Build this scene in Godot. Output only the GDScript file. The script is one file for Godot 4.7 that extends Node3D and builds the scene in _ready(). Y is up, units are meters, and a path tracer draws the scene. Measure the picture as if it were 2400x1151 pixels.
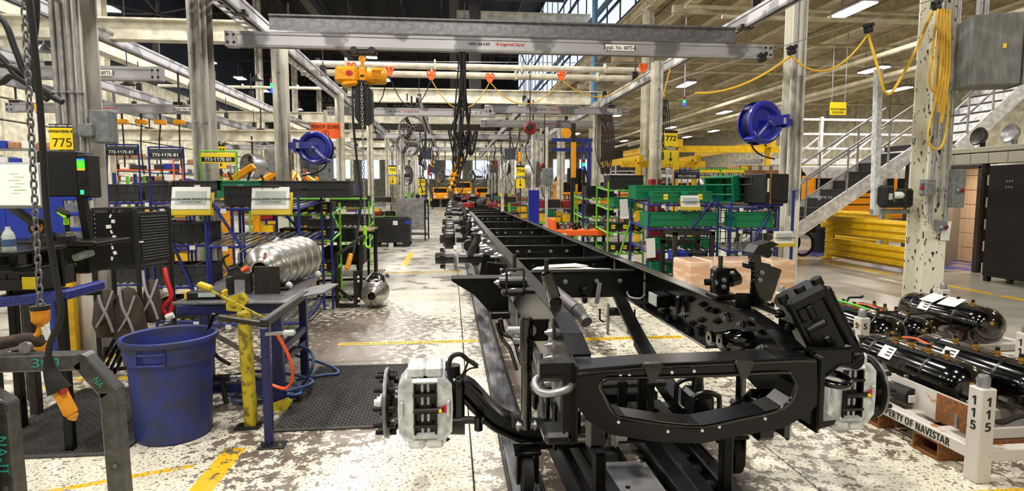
extends Node3D

const EYE := Vector3(0, 1.6, 0)
var M := {}            # materials
var V := PackedVector3Array()
var N := PackedVector3Array()
var U := PackedVector2Array()
var rng := RandomNumberGenerator.new()
var shared := {}       # meshes used more than once

func _ready() -> void:
	rng.seed = 7
	setup_view()
	setup_materials()
	build_shell()
	build_overhead()
	build_chassis()
	build_left_front()
	build_left_racks()
	build_right_front()
	build_right_racks()
	build_stair_corner()
	build_far()

# ---------------------------------------------------------------- view and light
func setup_view() -> void:
	var cam := Camera3D.new()
	cam.name = "camera"
	cam.position = EYE
	cam.rotation_degrees = Vector3(-5.3, -5.8, 0)
	cam.fov = 44.69
	cam.near = 0.05
	cam.far = 300.0
	add_child(cam)
	cam.current = true
	var env := Environment.new()
	env.background_mode = Environment.BG_COLOR
	env.background_color = Color(0.55, 0.6, 0.68)
	env.tonemap_mode = Environment.TONE_MAPPER_LINEAR
	env.tonemap_exposure = 2.3
	env.sdfgi_enabled = true
	env.ssao_enabled = true
	env.ssil_enabled = true
	var we := WorldEnvironment.new()
	we.name = "environment"
	we.environment = env
	add_child(we)

# ---------------------------------------------------------------- mesh helpers
func tri(a: Vector3, b: Vector3, c: Vector3, na: Vector3, nb: Vector3, nc: Vector3) -> void:
	if (c - a).cross(b - a).dot(na + nb + nc) < 0.0:
		var t := b; b = c; c = t
		t = nb; nb = nc; nc = t
	V.append(a); V.append(b); V.append(c)
	N.append(na); N.append(nb); N.append(nc)

func face(pts: Array, n: Vector3) -> void:
	for i in range(1, pts.size() - 1):
		tri(pts[0], pts[i], pts[i + 1], n, n, n)

func turned(r: Vector3) -> Basis:
	return Basis.from_euler(r * (PI / 180.0))

# bevelled box: centre, size, turn in degrees, bevel
func box(c: Vector3, s: Vector3, r := Vector3.ZERO, bv := 0.0) -> void:
	bbox(c, s, turned(r) if r != Vector3.ZERO else Basis(), bv)

func bbox(c: Vector3, s: Vector3, B: Basis, bv := 0.0) -> void:
	var h := s * 0.5
	bv = minf(bv, minf(h.x, minf(h.y, h.z)) * 0.95)
	var i := h - Vector3(bv, bv, bv)
	for ax in 3:
		var u := (ax + 1) % 3
		var w := (ax + 2) % 3
		for sg in [-1.0, 1.0]:
			var n := Vector3.ZERO; n[ax] = sg
			var q := []
			for k in [[-1, -1], [1, -1], [1, 1], [-1, 1]]:
				var p := Vector3.ZERO
				p[ax] = h[ax] * sg; p[u] = i[u] * k[0]; p[w] = i[w] * k[1]
				q.append(c + B * p)
			face(q, B * n)
	if bv <= 0.0: return
	for ax in 3:                      # edges along ax
		var u := (ax + 1) % 3
		var w := (ax + 2) % 3
		for su in [-1.0, 1.0]:
			for sw in [-1.0, 1.0]:
				var q := []
				for e in [[-1.0, true], [1.0, true], [1.0, false], [-1.0, false]]:
					var p := Vector3.ZERO
					p[ax] = i[ax] * e[0]
					p[u] = (h[u] if e[1] else i[u]) * su
					p[w] = (i[w] if e[1] else h[w]) * sw
					q.append(c + B * p)
				var n := Vector3.ZERO; n[u] = su; n[w] = sw
				face(q, B * n.normalized())
	for sx in [-1.0, 1.0]:
		for sy in [-1.0, 1.0]:
			for sz in [-1.0, 1.0]:
				var n := Vector3(sx, sy, sz)
				face([c + B * (Vector3(h.x, i.y, i.z) * n), c + B * (Vector3(i.x, h.y, i.z) * n), c + B * (Vector3(i.x, i.y, h.z) * n)], B * n.normalized())

func axes(d: Vector3, up := Vector3.UP) -> Basis:   # z along d
	d = d.normalized()
	if absf(d.dot(up)) > 0.999: up = Vector3.RIGHT if absf(d.x) < 0.9 else Vector3.BACK
	var x := up.cross(d).normalized()
	return Basis(x, d.cross(x).normalized(), d)

# square bar from a to b, width w (sideways) and height h (towards up)
func bar(a: Vector3, b: Vector3, w: float, h := -1.0, up := Vector3.UP, bv := 0.0) -> void:
	if h < 0.0: h = w
	bbox((a + b) * 0.5, Vector3(w, h, a.distance_to(b)), axes(b - a, up), bv)

func cyl(a: Vector3, b: Vector3, r: float, r2 := -1.0, sides := 12, caps := true) -> void:
	if r2 < 0.0: r2 = r
	var B := axes(b - a)
	var l := a.distance_to(b)
	var sl := (r - r2) / maxf(l, 1e-5)
	for k in sides:
		var t0 := TAU * k / sides
		var t1 := TAU * (k + 1) / sides
		var e0 := B.x * cos(t0) + B.y * sin(t0)
		var e1 := B.x * cos(t1) + B.y * sin(t1)
		var n0 := (e0 + B.z * sl).normalized()
		var n1 := (e1 + B.z * sl).normalized()
		tri(a + e0 * r, a + e1 * r, b + e1 * r2, n0, n1, n1)
		if r2 > 0.0: tri(a + e0 * r, b + e1 * r2, b + e0 * r2, n0, n1, n0)
		if caps:
			tri(a, a + e0 * r, a + e1 * r, -B.z, -B.z, -B.z)
			if r2 > 0.0: tri(b, b + e0 * r2, b + e1 * r2, B.z, B.z, B.z)

# lathe: profile of (radius, distance along axis); corners sharper than ~40 degrees stay hard
func lathe(o: Vector3, ax: Vector3, prof: Array, sides := 24, sx := 1.0, turn := 0.0) -> void:
	var B := axes(ax)
	var m := prof.size()
	var sn := []
	for i in m - 1:
		var d: Vector2 = prof[i + 1] - prof[i]
		sn.append(Vector2(d.y, -d.x).normalized())
	var na := []; var nb := []
	for i in m - 1:
		var a: Vector2 = sn[i]; var b: Vector2 = sn[i]
		if i > 0 and a.dot(sn[i - 1]) > 0.77: a = (a + sn[i - 1]).normalized()
		if i < m - 2 and b.dot(sn[i + 1]) > 0.77: b = (b + sn[i + 1]).normalized()
		na.append(a); nb.append(b)
	for k in sides:
		var t0 := TAU * k / sides + turn
		var t1 := TAU * (k + 1) / sides + turn
		var e0 := B.x * cos(t0) * sx + B.y * sin(t0)
		var e1 := B.x * cos(t1) * sx + B.y * sin(t1)
		for i in m - 1:
			var p: Vector2 = prof[i]; var q: Vector2 = prof[i + 1]
			var a: Vector2 = na[i]; var b: Vector2 = nb[i]
			var A0 := o + e0 * p.x + B.z * p.y
			var A1 := o + e1 * p.x + B.z * p.y
			var C0 := o + e0 * q.x + B.z * q.y
			var C1 := o + e1 * q.x + B.z * q.y
			var nA0 := (e0 * a.x + B.z * a.y).normalized(); var nA1 := (e1 * a.x + B.z * a.y).normalized()
			var nC0 := (e0 * b.x + B.z * b.y).normalized(); var nC1 := (e1 * b.x + B.z * b.y).normalized()
			if p.x > 1e-6: tri(A0, A1, C1, nA0, nA1, nC1)
			if q.x > 1e-6: tri(A0, C1, C0, nA0, nC1, nC0)

func smooth_path(pts: Array, n := 6) -> Array:
	var out := []
	for i in pts.size() - 1:
		var p0: Vector3 = pts[maxi(i - 1, 0)]; var p1: Vector3 = pts[i]
		var p2: Vector3 = pts[i + 1]; var p3: Vector3 = pts[mini(i + 2, pts.size() - 1)]
		for k in n:
			out.append(p1.cubic_interpolate(p2, p0, p3, float(k) / n))
	out.append(pts[-1])
	return out

func tube(pts: Array, r: float, sides := 8, r2 := -1.0, caps := true) -> void:
	if r2 < 0.0: r2 = r
	var n := pts.size()
	var up := Vector3.UP
	var d0: Vector3 = (pts[1] - pts[0]).normalized()
	if absf(d0.dot(up)) > 0.9: up = Vector3.RIGHT
	var x := up.cross(d0).normalized()
	var rings := []; var norms := []
	for i in n:
		var d: Vector3
		if i == 0: d = d0
		elif i == n - 1: d = (pts[i] - pts[i - 1]).normalized()
		else: d = ((pts[i] - pts[i - 1]).normalized() + (pts[i + 1] - pts[i]).normalized()).normalized()
		if d.length() < 0.5: d = d0
		x = (x - d * x.dot(d)).normalized()
		var y := d.cross(x)
		var rr := lerpf(r, r2, float(i) / (n - 1))
		var ring := []; var nn := []
		for k in sides:
			var t := TAU * k / sides
			var e := x * cos(t) + y * sin(t)
			ring.append(pts[i] + e * rr); nn.append(e)
		rings.append(ring); norms.append(nn)
		if caps and (i == 0 or i == n - 1):
			face(ring, -d if i == 0 else d)
	for i in n - 1:
		for k in sides:
			var l := (k + 1) % sides
			tri(rings[i][k], rings[i][l], rings[i + 1][l], norms[i][k], norms[i][l], norms[i + 1][l])
			tri(rings[i][k], rings[i + 1][l], rings[i + 1][k], norms[i][k], norms[i + 1][l], norms[i + 1][k])

# flat outline (x, y) pushed out along z of T from 0 to depth
func prism(poly: PackedVector2Array, T: Transform3D, depth: float) -> void:
	var ix := Geometry2D.triangulate_polygon(poly)
	var zn := T.basis.z.normalized()
	var out := -1.0 if Geometry2D.is_polygon_clockwise(poly) else 1.0
	for i in range(0, ix.size(), 3):
		var q := []
		for k in 3: q.append(poly[ix[i + k]])
		tri(T * Vector3(q[0].x, q[0].y, 0), T * Vector3(q[1].x, q[1].y, 0), T * Vector3(q[2].x, q[2].y, 0), -zn, -zn, -zn)
		tri(T * Vector3(q[0].x, q[0].y, depth), T * Vector3(q[1].x, q[1].y, depth), T * Vector3(q[2].x, q[2].y, depth), zn, zn, zn)
	for i in poly.size():
		var a := poly[i]; var b := poly[(i + 1) % poly.size()]
		var d := b - a
		var n := (T.basis * Vector3(d.y, -d.x, 0) * out).normalized()
		face([T * Vector3(a.x, a.y, 0), T * Vector3(b.x, b.y, 0), T * Vector3(b.x, b.y, depth), T * Vector3(a.x, a.y, depth)], n)

# profile extruded from a to b; profile x sideways, y towards up
func extrude(poly: PackedVector2Array, a: Vector3, b: Vector3, up := Vector3.UP) -> void:
	prism(poly, Transform3D(axes(b - a, up), a), a.distance_to(b))

func i_profile(w: float, h: float, t: float, tw: float) -> PackedVector2Array:
	return PackedVector2Array([Vector2(-w / 2, -h / 2), Vector2(w / 2, -h / 2), Vector2(w / 2, -h / 2 + t), Vector2(tw / 2, -h / 2 + t), Vector2(tw / 2, h / 2 - t), Vector2(w / 2, h / 2 - t), Vector2(w / 2, h / 2), Vector2(-w / 2, h / 2), Vector2(-w / 2, h / 2 - t), Vector2(-tw / 2, h / 2 - t), Vector2(-tw / 2, -h / 2 + t), Vector2(-w / 2, -h / 2 + t)])

# plate between an outer and an inner outline with as many points, pushed out along z of T
func ring_plate(outer: Array, inner: Array, T: Transform3D, depth: float) -> void:
	var z := T.basis.z.normalized()
	var n := outer.size()
	var mid := Vector2.ZERO
	for p in outer: mid += p / n
	for i in n:
		var j := (i + 1) % n
		var o0: Vector2 = outer[i]; var o1: Vector2 = outer[j]
		var i0: Vector2 = inner[i]; var i1: Vector2 = inner[j]
		for s in [0.0, depth]:
			face([T * Vector3(o0.x, o0.y, s), T * Vector3(o1.x, o1.y, s), T * Vector3(i1.x, i1.y, s), T * Vector3(i0.x, i0.y, s)], z if s > 0 else -z)
		for e in [[o0, o1, 1.0], [i0, i1, -1.0]]:
			var d: Vector2 = e[1] - e[0]
			var nn := Vector2(d.y, -d.x).normalized()
			if nn.dot((e[0] + e[1]) * 0.5 - mid) * e[2] < 0: nn = -nn
			face([T * Vector3(e[0].x, e[0].y, 0), T * Vector3(e[1].x, e[1].y, 0), T * Vector3(e[1].x, e[1].y, depth), T * Vector3(e[0].x, e[0].y, depth)], T.basis * Vector3(nn.x, nn.y, 0))

# section swept along a path that stays in one upright plane; across: sideways direction
func sweep(sec: Array, path: Array, across: Vector3) -> void:
	var n := path.size()
	var fr := []
	for i in n:
		var d: Vector3 = (path[mini(i + 1, n - 1)] - path[maxi(i - 1, 0)]).normalized()
		var up := d.cross(across).normalized()
		if up.y < 0: up = -up
		fr.append([path[i], up])
	var m := sec.size()
	for k in m:
		var a: Vector2 = sec[k]; var b: Vector2 = sec[(k + 1) % m]
		var e := b - a
		var nn := Vector2(e.y, -e.x).normalized()
		if nn.dot((a + b) * 0.5) < 0 and m <= 4: nn = -nn
		for i in n - 1:
			var p0: Vector3 = fr[i][0]; var u0: Vector3 = fr[i][1]; var p1: Vector3 = fr[i + 1][0]; var u1: Vector3 = fr[i + 1][1]
			var n0 := (across * nn.x + u0 * nn.y).normalized(); var n1 := (across * nn.x + u1 * nn.y).normalized()
			var A := p0 + across * a.x + u0 * a.y; var B := p0 + across * b.x + u0 * b.y
			var C := p1 + across * b.x + u1 * b.y; var D := p1 + across * a.x + u1 * a.y
			tri(A, B, C, n0, n0, n1)
			tri(A, C, D, n0, n1, n1)

func take_mesh(m: Material) -> ArrayMesh:
	var a := []
	a.resize(Mesh.ARRAY_MAX)
	a[Mesh.ARRAY_VERTEX] = V
	a[Mesh.ARRAY_NORMAL] = N
	if U.size() == V.size(): a[Mesh.ARRAY_TEX_UV] = U
	var me := ArrayMesh.new()
	me.add_surface_from_arrays(Mesh.PRIMITIVE_TRIANGLES, a)
	me.surface_set_material(0, m)
	V = PackedVector3Array(); N = PackedVector3Array(); U = PackedVector2Array()
	return me

var in_world := false    # true while parts are given in the hall's own coordinates

func place_of(n: Node) -> Transform3D:
	var t := Transform3D()
	while n != self:
		t = n.transform * t
		n = n.get_parent()
	return t

func part(called: String, m: Material, parent: Node) -> MeshInstance3D:
	return inst(called, take_mesh(m), parent, place_of(parent).affine_inverse() if in_world else Transform3D())

func inst(called: String, me: Mesh, parent: Node, T: Transform3D) -> MeshInstance3D:
	var o := MeshInstance3D.new()
	o.name = called
	o.mesh = me
	o.transform = T
	parent.add_child(o, true)
	return o

func at(x: float, y: float, z: float) -> Transform3D:
	return Transform3D(Basis(), Vector3(x, y, z))

func tag(o: Node, label: String, category: String, group := "") -> Node:
	o.set_meta("label", label)
	o.set_meta("category", category)
	if group: o.set_meta("group", group)
	return o

func thing(called: String, label: String, category: String, p := Vector3.ZERO, turn := 0.0, group := "") -> Node3D:
	var o := Node3D.new()
	o.name = called
	o.position = p
	o.rotation_degrees.y = turn
	add_child(o, true)
	tag(o, label, category, group)
	return o

func structure(called: String) -> Node3D:
	var o := Node3D.new()
	o.name = called
	o.set_meta("kind", "structure")
	add_child(o, true)
	return o

func solo(called: String, m: Material, label: String, category: String, group := "") -> MeshInstance3D:
	var o := part(called, m, self)
	tag(o, label, category, group)
	return o

func copy_of(o: Node3D, p: Vector3, turn: float, label: String) -> Node3D:
	var c: Node3D = o.duplicate()
	c.name = String(o.name).rstrip("0123456789")
	add_child(c, true)
	c.position = p
	c.rotation_degrees.y = turn
	c.set_meta("label", label)
	return c

# lettering: T puts the text's centre, facing +z of T
func words(called: String, text: String, size: float, m: Material, parent: Node, T: Transform3D, bold := false, squeeze := 1.0, serif := false) -> MeshInstance3D:
	var key := text + str(size) + str(bold) + str(serif) + str(m.get_instance_id())
	var t: TextMesh
	if shared.has(key): t = shared[key]
	else:
		t = TextMesh.new()
		var f := SystemFont.new()
		f.font_names = PackedStringArray(["Droid Serif" if serif else "Droid Sans"])
		if bold: f.font_weight = 700
		t.font = f
		t.text = text
		t.font_size = 24
		t.pixel_size = size / 17.0
		t.depth = 0.002
		t.curve_step = 3.0
		t.material = m
		shared[key] = t
	T.basis = T.basis * Basis.from_scale(Vector3(squeeze, 1, 1))
	if in_world: T = place_of(parent).affine_inverse() * T
	return inst(called, t, parent, T)

func hex_bolt_mesh() -> ArrayMesh:      # along +z, 1 unit across the flats
	if not shared.has("bolt"):
		cyl(Vector3.ZERO, Vector3(0, 0, 0.12), 0.62, 0.62, 12)
		cyl(Vector3(0, 0, 0.12), Vector3(0, 0, 0.62), 0.5, 0.48, 6)
		cyl(Vector3(0, 0, 0.6), Vector3(0, 0, 0.95), 0.24, 0.22, 8)
		shared["bolt"] = take_mesh(M.zinc)
	return shared["bolt"]

func bolt(parent: Node, p: Vector3, d: Vector3, size: float, m: Material = null) -> void:
	var T := Transform3D(axes(d).scaled_local(Vector3.ONE * size), p)
	if in_world: T = place_of(parent).affine_inverse() * T
	var o := inst("bolt", hex_bolt_mesh(), parent, T)
	if m: o.material_override = m

# ---------------------------------------------------------------- materials
func noise_tex(freq: float, kind: int, lo: float, hi: float, oct := 4, size := 512, stretch := 1.0, seed_ := 1, gain := 1.0) -> ImageTexture:
	var f := FastNoiseLite.new()
	f.seed = seed_
	f.noise_type = kind
	f.frequency = freq
	f.fractal_octaves = oct
	var im := f.get_seamless_image(size, int(size / stretch))
	im.convert(Image.FORMAT_L8)
	var d := im.get_data()
	for i in d.size():
		var v := clampf((d[i] / 255.0 - 0.5) * gain + 0.5, 0.0, 1.0)
		d[i] = int(255.0 * lerpf(lo, hi, v))
	im = Image.create_from_data(im.get_width(), im.get_height(), false, Image.FORMAT_L8, d)
	if stretch != 1.0: im.resize(size, size)
	im.convert(Image.FORMAT_RGB8)
	return ImageTexture.create_from_image(im)

# two colours through a noise threshold: paint that has come off, grime
func chipped(base: Color, under: Color, cut: float, soft: float, freq := 0.02, size := 512, stretch := 1.0, seed_ := 3) -> ImageTexture:
	var f := FastNoiseLite.new()
	f.seed = seed_
	f.frequency = freq
	f.fractal_octaves = 5
	f.noise_type = FastNoiseLite.TYPE_SIMPLEX_SMOOTH
	var im := f.get_seamless_image(size, int(size / stretch)) if stretch > 0.0 else f.get_seamless_image(int(size / -stretch), size)
	im.convert(Image.FORMAT_L8)
	if stretch != 1.0: im.resize(size, size)
	var d := im.get_data()
	var out := PackedByteArray()
	out.resize(d.size() * 3)
	for i in d.size():
		var t := clampf((d[i] / 255.0 - cut) / soft + 0.5, 0.0, 1.0)
		var c := base.lerp(under, t)
		out[i * 3] = int(c.r * 255); out[i * 3 + 1] = int(c.g * 255); out[i * 3 + 2] = int(c.b * 255)
	return ImageTexture.create_from_image(Image.create_from_data(size, size, false, Image.FORMAT_RGB8, out))

func mat(c: Color, rough := 0.5, metal := 0.0, tex: Texture2D = null, sc := 1.0, world := true) -> StandardMaterial3D:
	var m := StandardMaterial3D.new()
	m.albedo_color = c
	m.roughness = rough
	m.metallic = metal
	if tex:
		m.albedo_texture = tex
		m.uv1_triplanar = true
		m.uv1_world_triplanar = world
		m.uv1_scale = Vector3.ONE * sc
	return m

func glow(c: Color, e: float) -> StandardMaterial3D:
	var m := mat(c, 0.6)
	m.emission_enabled = true
	m.emission = c
	m.emission_energy_multiplier = e
	return m

func setup_materials() -> void:
	var mottled := noise_tex(0.008, FastNoiseLite.TYPE_SIMPLEX_SMOOTH, 0.78, 1.0, 5, 512, 1.0, 4, 1.3)
	var fine := noise_tex(0.05, FastNoiseLite.TYPE_SIMPLEX_SMOOTH, 0.85, 1.0, 4, 512, 1.0, 5, 1.4)
	var streak := noise_tex(0.03, FastNoiseLite.TYPE_SIMPLEX_SMOOTH, 0.45, 1.0, 5, 512, 8.0, 6, 1.6)
	var rough_map := noise_tex(0.03, FastNoiseLite.TYPE_SIMPLEX_SMOOTH, 0.25, 0.7, 4, 256, 1.0, 8, 1.6)
	var scuffed := chipped(Color(1, 1, 1), Color(0.45, 0.43, 0.4), 0.66, 0.12, 0.03, 512, 1.0, 12)
	M.black_paint = mat(Color(0.028, 0.028, 0.031), 0.27, 0.0, fine, 1.5)
	M.black_paint.metallic_specular = 0.5
	M.black_steel = mat(Color(0.035, 0.035, 0.038), 0.36, 0.0, mottled, 2.0)
	M.black_steel.metallic_specular = 0.35
	M.black_cast = mat(Color(0.028, 0.028, 0.032), 0.28, 0.0, fine, 6.0)
	M.black_gloss = mat(Color(0.012, 0.012, 0.014), 0.12, 0.0)
	M.black_gloss.clearcoat_enabled = true
	M.black_gloss.clearcoat_roughness = 0.05
	M.rubber = mat(Color(0.09, 0.09, 0.09), 0.75, 0.0, fine, 3.0)
	M.mat_rubber = mat(Color(0.27, 0.26, 0.25), 0.8, 0.0, mottled, 2.0)
	M.cable = mat(Color(0.05, 0.05, 0.055), 0.5)
	M.zinc = mat(Color(0.72, 0.72, 0.74), 0.3, 0.8, fine, 4.0)
	M.silver = mat(Color(0.9, 0.92, 0.93), 0.36, 0.15, mottled, 3.0)
	M.stainless = mat(Color(0.74, 0.73, 0.71), 0.28, 0.9)
	M.bare_steel = mat(Color(0.5, 0.5, 0.51), 0.36, 0.5, mottled, 2.5)
	M.dark_steel = mat(Color(0.23, 0.22, 0.21), 0.45, 0.6, mottled, 3.0)
	M.tube_steel = mat(Color(0.36, 0.36, 0.355), 0.36, 0.5, mottled, 4.0)
	M.galvanised = mat(Color(0.66, 0.66, 0.67), 0.35, 0.6, mottled, 1.2)
	M.worn_rail = mat(Color(0.5, 0.5, 0.53), 0.3, 0.75, streak, 1.0)
	M.aluminium = mat(Color(0.66, 0.66, 0.67), 0.36, 0.35, chipped(Color(1, 1, 1), Color(0.66, 0.66, 0.67), 0.6, 0.12, 0.006, 512, 1.0, 21), 0.35)
	M.cream = mat(Color(0.93, 0.91, 0.83), 0.55, 0.0, mottled, 0.7)
	M.column = mat(Color(1, 1, 1), 0.5, 0.0, chipped(Color(0.92, 0.91, 0.86), Color(0.6, 0.57, 0.52), 0.72, 0.2, 0.012, 512, 5.0, 31), 0.3)
	M.column_worn = mat(Color(1, 1, 1), 0.5, 0.0, chipped(Color(0.88, 0.87, 0.8), Color(0.2, 0.17, 0.15), 0.73, 0.06, 0.03, 512, 2.0, 33), 0.8)
	M.column_grey = mat(Color(1, 1, 1), 0.5, 0.15, chipped(Color(0.82, 0.81, 0.78), Color(0.46, 0.44, 0.42), 0.66, 0.36, 0.01, 512, 5.0, 35), 0.35)
	M.conduit = mat(Color(0.68, 0.68, 0.68), 0.4, 0.35, mottled, 2.0)
	M.roof_dark = mat(Color(0.1, 0.095, 0.1), 0.8, 0.0, mottled, 0.3)
	M.truss = mat(Color(0.22, 0.2, 0.2), 0.7, 0.0, mottled, 0.5)
	M.low_ceiling = mat(Color(0.8, 0.74, 0.61), 0.75, 0.0, mottled, 0.25)
	M.low_beam = mat(Color(0.9, 0.86, 0.74), 0.65, 0.0, mottled, 0.5)
	M.siding = mat(Color(0.84, 0.82, 0.72), 0.6, 0.0, mottled, 0.5)
	M.slate = mat(Color(0.2, 0.23, 0.28), 0.6)
	M.clerestory = mat(Color(0.86, 0.88, 0.92), 0.25, 0.0, chipped(Color(1, 1, 1), Color(0.55, 0.57, 0.62), 0.6, 0.25, 0.008, 512, 3.0, 41), 0.2)
	M.skylight = mat(Color(0.86, 0.88, 0.92), 0.3)
	M.skylight.emission_enabled = true
	M.skylight.emission = Color(0.86, 0.9, 1.0)
	M.skylight.emission_energy_multiplier = 0.5
	M.mullion = mat(Color(0.1, 0.13, 0.2), 0.5)
	M.blue_pipe = mat(Color(0.28, 0.5, 0.66), 0.45, 0.0, mottled, 1.0)
	M.red_paint = mat(Color(0.6, 0.12, 0.1), 0.5, 0.0, scuffed, 1.0)
	M.blue_steel = mat(Color(0.11, 0.14, 0.36), 0.4, 0.0, scuffed, 3.0)
	M.rack_blue = mat(Color(0.13, 0.18, 0.52), 0.4, 0.0, scuffed, 4.0)
	M.rack_green = mat(Color(0.42, 0.72, 0.18), 0.4)
	M.reel_blue = mat(Color(0.04, 0.1, 0.62), 0.22)
	M.reel_blue.clearcoat_enabled = true
	M.can_blue = mat(Color(1, 1, 1), 0.55, 0.0, chipped(Color(0.13, 0.19, 0.5), Color(0.17, 0.185, 0.3), 0.54, 0.3, 0.012, 512, 1.0, 51), 1.0)
	M.yellow = mat(Color(0.95, 0.76, 0.05), 0.42, 0.0, noise_tex(0.02, 0, 0.85, 1.0, 4, 256, 1.0, 61), 1.0)
	M.barrier = mat(Color(0.96, 0.78, 0.1), 0.35, 0.0, noise_tex(0.02, 0, 0.85, 1.0, 4, 256, 1.0, 62), 0.8)
	M.dull_yellow = mat(Color(1, 1, 1), 0.5, 0.0, chipped(Color(0.72, 0.65, 0.1), Color(0.42, 0.37, 0.12), 0.66, 0.25, 0.014, 512, 1.0, 63), 1.6)
	M.hoist_yellow = mat(Color(0.98, 0.66, 0.04), 0.35, 0.0, noise_tex(0.03, 0, 0.85, 1.0, 4, 256, 1.0, 64), 2.0)
	M.pendant_yellow = mat(Color(0.95, 0.62, 0.08), 0.5, 0.0, mottled, 3.0)
	M.neon = mat(Color(0.62, 0.95, 0.08), 0.5)
	M.sign_yellow = mat(Color(0.98, 0.86, 0.12), 0.55)
	M.sign_orange = mat(Color(0.98, 0.4, 0.1), 0.55)
	M.holder_yellow = mat(Color(0.85, 0.75, 0.1), 0.4, 0.0, fine, 3.0)
	M.ink = mat(Color(0.04, 0.04, 0.04), 0.6)
	M.red_ink = mat(Color(0.75, 0.12, 0.1), 0.6)
	M.teal_ink = mat(Color(0.2, 0.62, 0.55), 0.7)
	M.white_ink = mat(Color(0.93, 0.93, 0.93), 0.6)
	M.paper = mat(Color(0.93, 0.93, 0.91), 0.8, 0.0, noise_tex(0.02, 0, 0.92, 1.0, 3, 256, 1.0, 71), 4.0)
	M.paper_grey = mat(Color(0.68, 0.72, 0.7), 0.7)
	M.tote_green = mat(Color(0.02, 0.5, 0.32), 0.45, 0.0, fine, 3.0)
	M.tote_grey = mat(Color(0.2, 0.2, 0.21), 0.5, 0.0, fine, 3.0)
	M.tote_dark = mat(Color(0.11, 0.11, 0.115), 0.5, 0.0, fine, 3.0)
	M.cardboard = mat(Color(0.72, 0.52, 0.36), 0.8, 0.0, mottled, 1.0)
	M.wrap = mat(Color(0.95, 0.88, 0.82), 0.16, 0.0, chipped(Color(0.88, 0.77, 0.67), Color(0.97, 0.92, 0.87), 0.6, 0.3, 0.02, 512, -6.0, 77), 0.9)
	M.rusty_white = mat(Color(1, 1, 1), 0.5, 0.1, chipped(Color(0.78, 0.76, 0.73), Color(0.62, 0.42, 0.22), 0.76, 0.12, 0.014, 512, 1.0, 81), 0.9)
	M.rust = mat(Color(1, 1, 1), 0.75, 0.1, chipped(Color(0.6, 0.33, 0.1), Color(0.4, 0.3, 0.2), 0.5, 0.3, 0.03, 512, 1.0, 82), 2.0)
	M.rust_dark = mat(Color(1, 1, 1), 0.75, 0.1, chipped(Color(0.27, 0.19, 0.15), Color(0.13, 0.11, 0.1), 0.5, 0.3, 0.03, 512, 1.0, 83), 2.0)
	M.enclosure = mat(Color(0.55, 0.56, 0.55), 0.45, 0.1, noise_tex(0.03, 0, 0.72, 1.0, 5, 512, 6.0, 91), 0.8)
	M.box_grey = mat(Color(0.5, 0.52, 0.52), 0.5, 0.0, mottled, 3.0)
	M.block = mat(Color(0.7, 0.69, 0.62), 0.6, 0.0, fine, 2.0)
	M.block_inside = mat(Color(0.88, 0.78, 0.66), 0.55, 0.0, fine, 2.0)
	M.mortar = mat(Color(0.42, 0.4, 0.36), 0.9)
	M.door_frame = mat(Color(0.24, 0.2, 0.18), 0.5, 0.0, mottled, 2.0)
	M.locker = mat(Color(1, 1, 1), 0.35, 0.1, chipped(Color(0.055, 0.055, 0.06), Color(0.4, 0.38, 0.36), 0.86, 0.08, 0.03, 512, 1.0, 95), 1.0)
	M.mesh_black = mat(Color(0.1, 0.1, 0.1), 0.45, 0.0, chipped(Color(1, 1, 1), Color(1, 1, 1), 0.9, 0.1), 1.0)
	M.bag = mat(Color(0.3, 0.26, 0.21), 0.85, 0.0, mottled, 5.0)
	M.strap = mat(Color(0.62, 0.62, 0.63), 0.5)
	M.red_strap = mat(Color(0.78, 0.1, 0.12), 0.55)
	M.brass = mat(Color(0.8, 0.6, 0.25), 0.35, 0.8)
	M.hose_orange = mat(Color(0.95, 0.36, 0.16), 0.45)
	M.hose_green = mat(Color(0.35, 0.8, 0.2), 0.45)
	M.hose_blue = mat(Color(0.22, 0.32, 0.5), 0.5)
	M.wood = mat(Color(0.55, 0.4, 0.26), 0.7, 0.0, streak, 2.0)
	M.bus = mat(Color(0.98, 0.62, 0.05), 0.3)
	M.glass_dark = mat(Color(0.05, 0.06, 0.08), 0.08)
	M.tread = mat(Color(0.2, 0.2, 0.21), 0.6, 0.1, mottled, 2.0)
	M.stair_white = mat(Color(0.95, 0.95, 0.95), 0.45, 0.0, mottled, 1.5)
	M.hose_yellow = mat(Color(0.86, 0.68, 0.16), 0.5)
	M.monitor_shell = mat(Color(0.6, 0.61, 0.63), 0.4)
	M.device_black = mat(Color(0.05, 0.05, 0.055), 0.5)
	M.blue_panel = mat(Color(0.1, 0.2, 0.62), 0.5)
	M.signal_blue = glow(Color(0.05, 0.2, 0.95), 0.5)
	M.lamp_face = glow(Color(1.0, 0.99, 0.97), 5.0)
	M.lamp_red = glow(Color(0.9, 0.12, 0.08), 0.6)
	M.lamp_green = glow(Color(0.1, 0.85, 0.45), 1.2)
	M.lamp_blue = glow(Color(0.1, 0.3, 0.95), 0.8)
	M.screen_white = glow(Color(0.93, 0.92, 0.84), 0.22)
	M.screen_green = glow(Color(0.25, 0.85, 0.1), 0.8)
	M.screen_orange = glow(Color(0.95, 0.5, 0.1), 0.8)
	M.screen_blue = glow(Color(0.15, 0.45, 0.85), 0.8)

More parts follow.
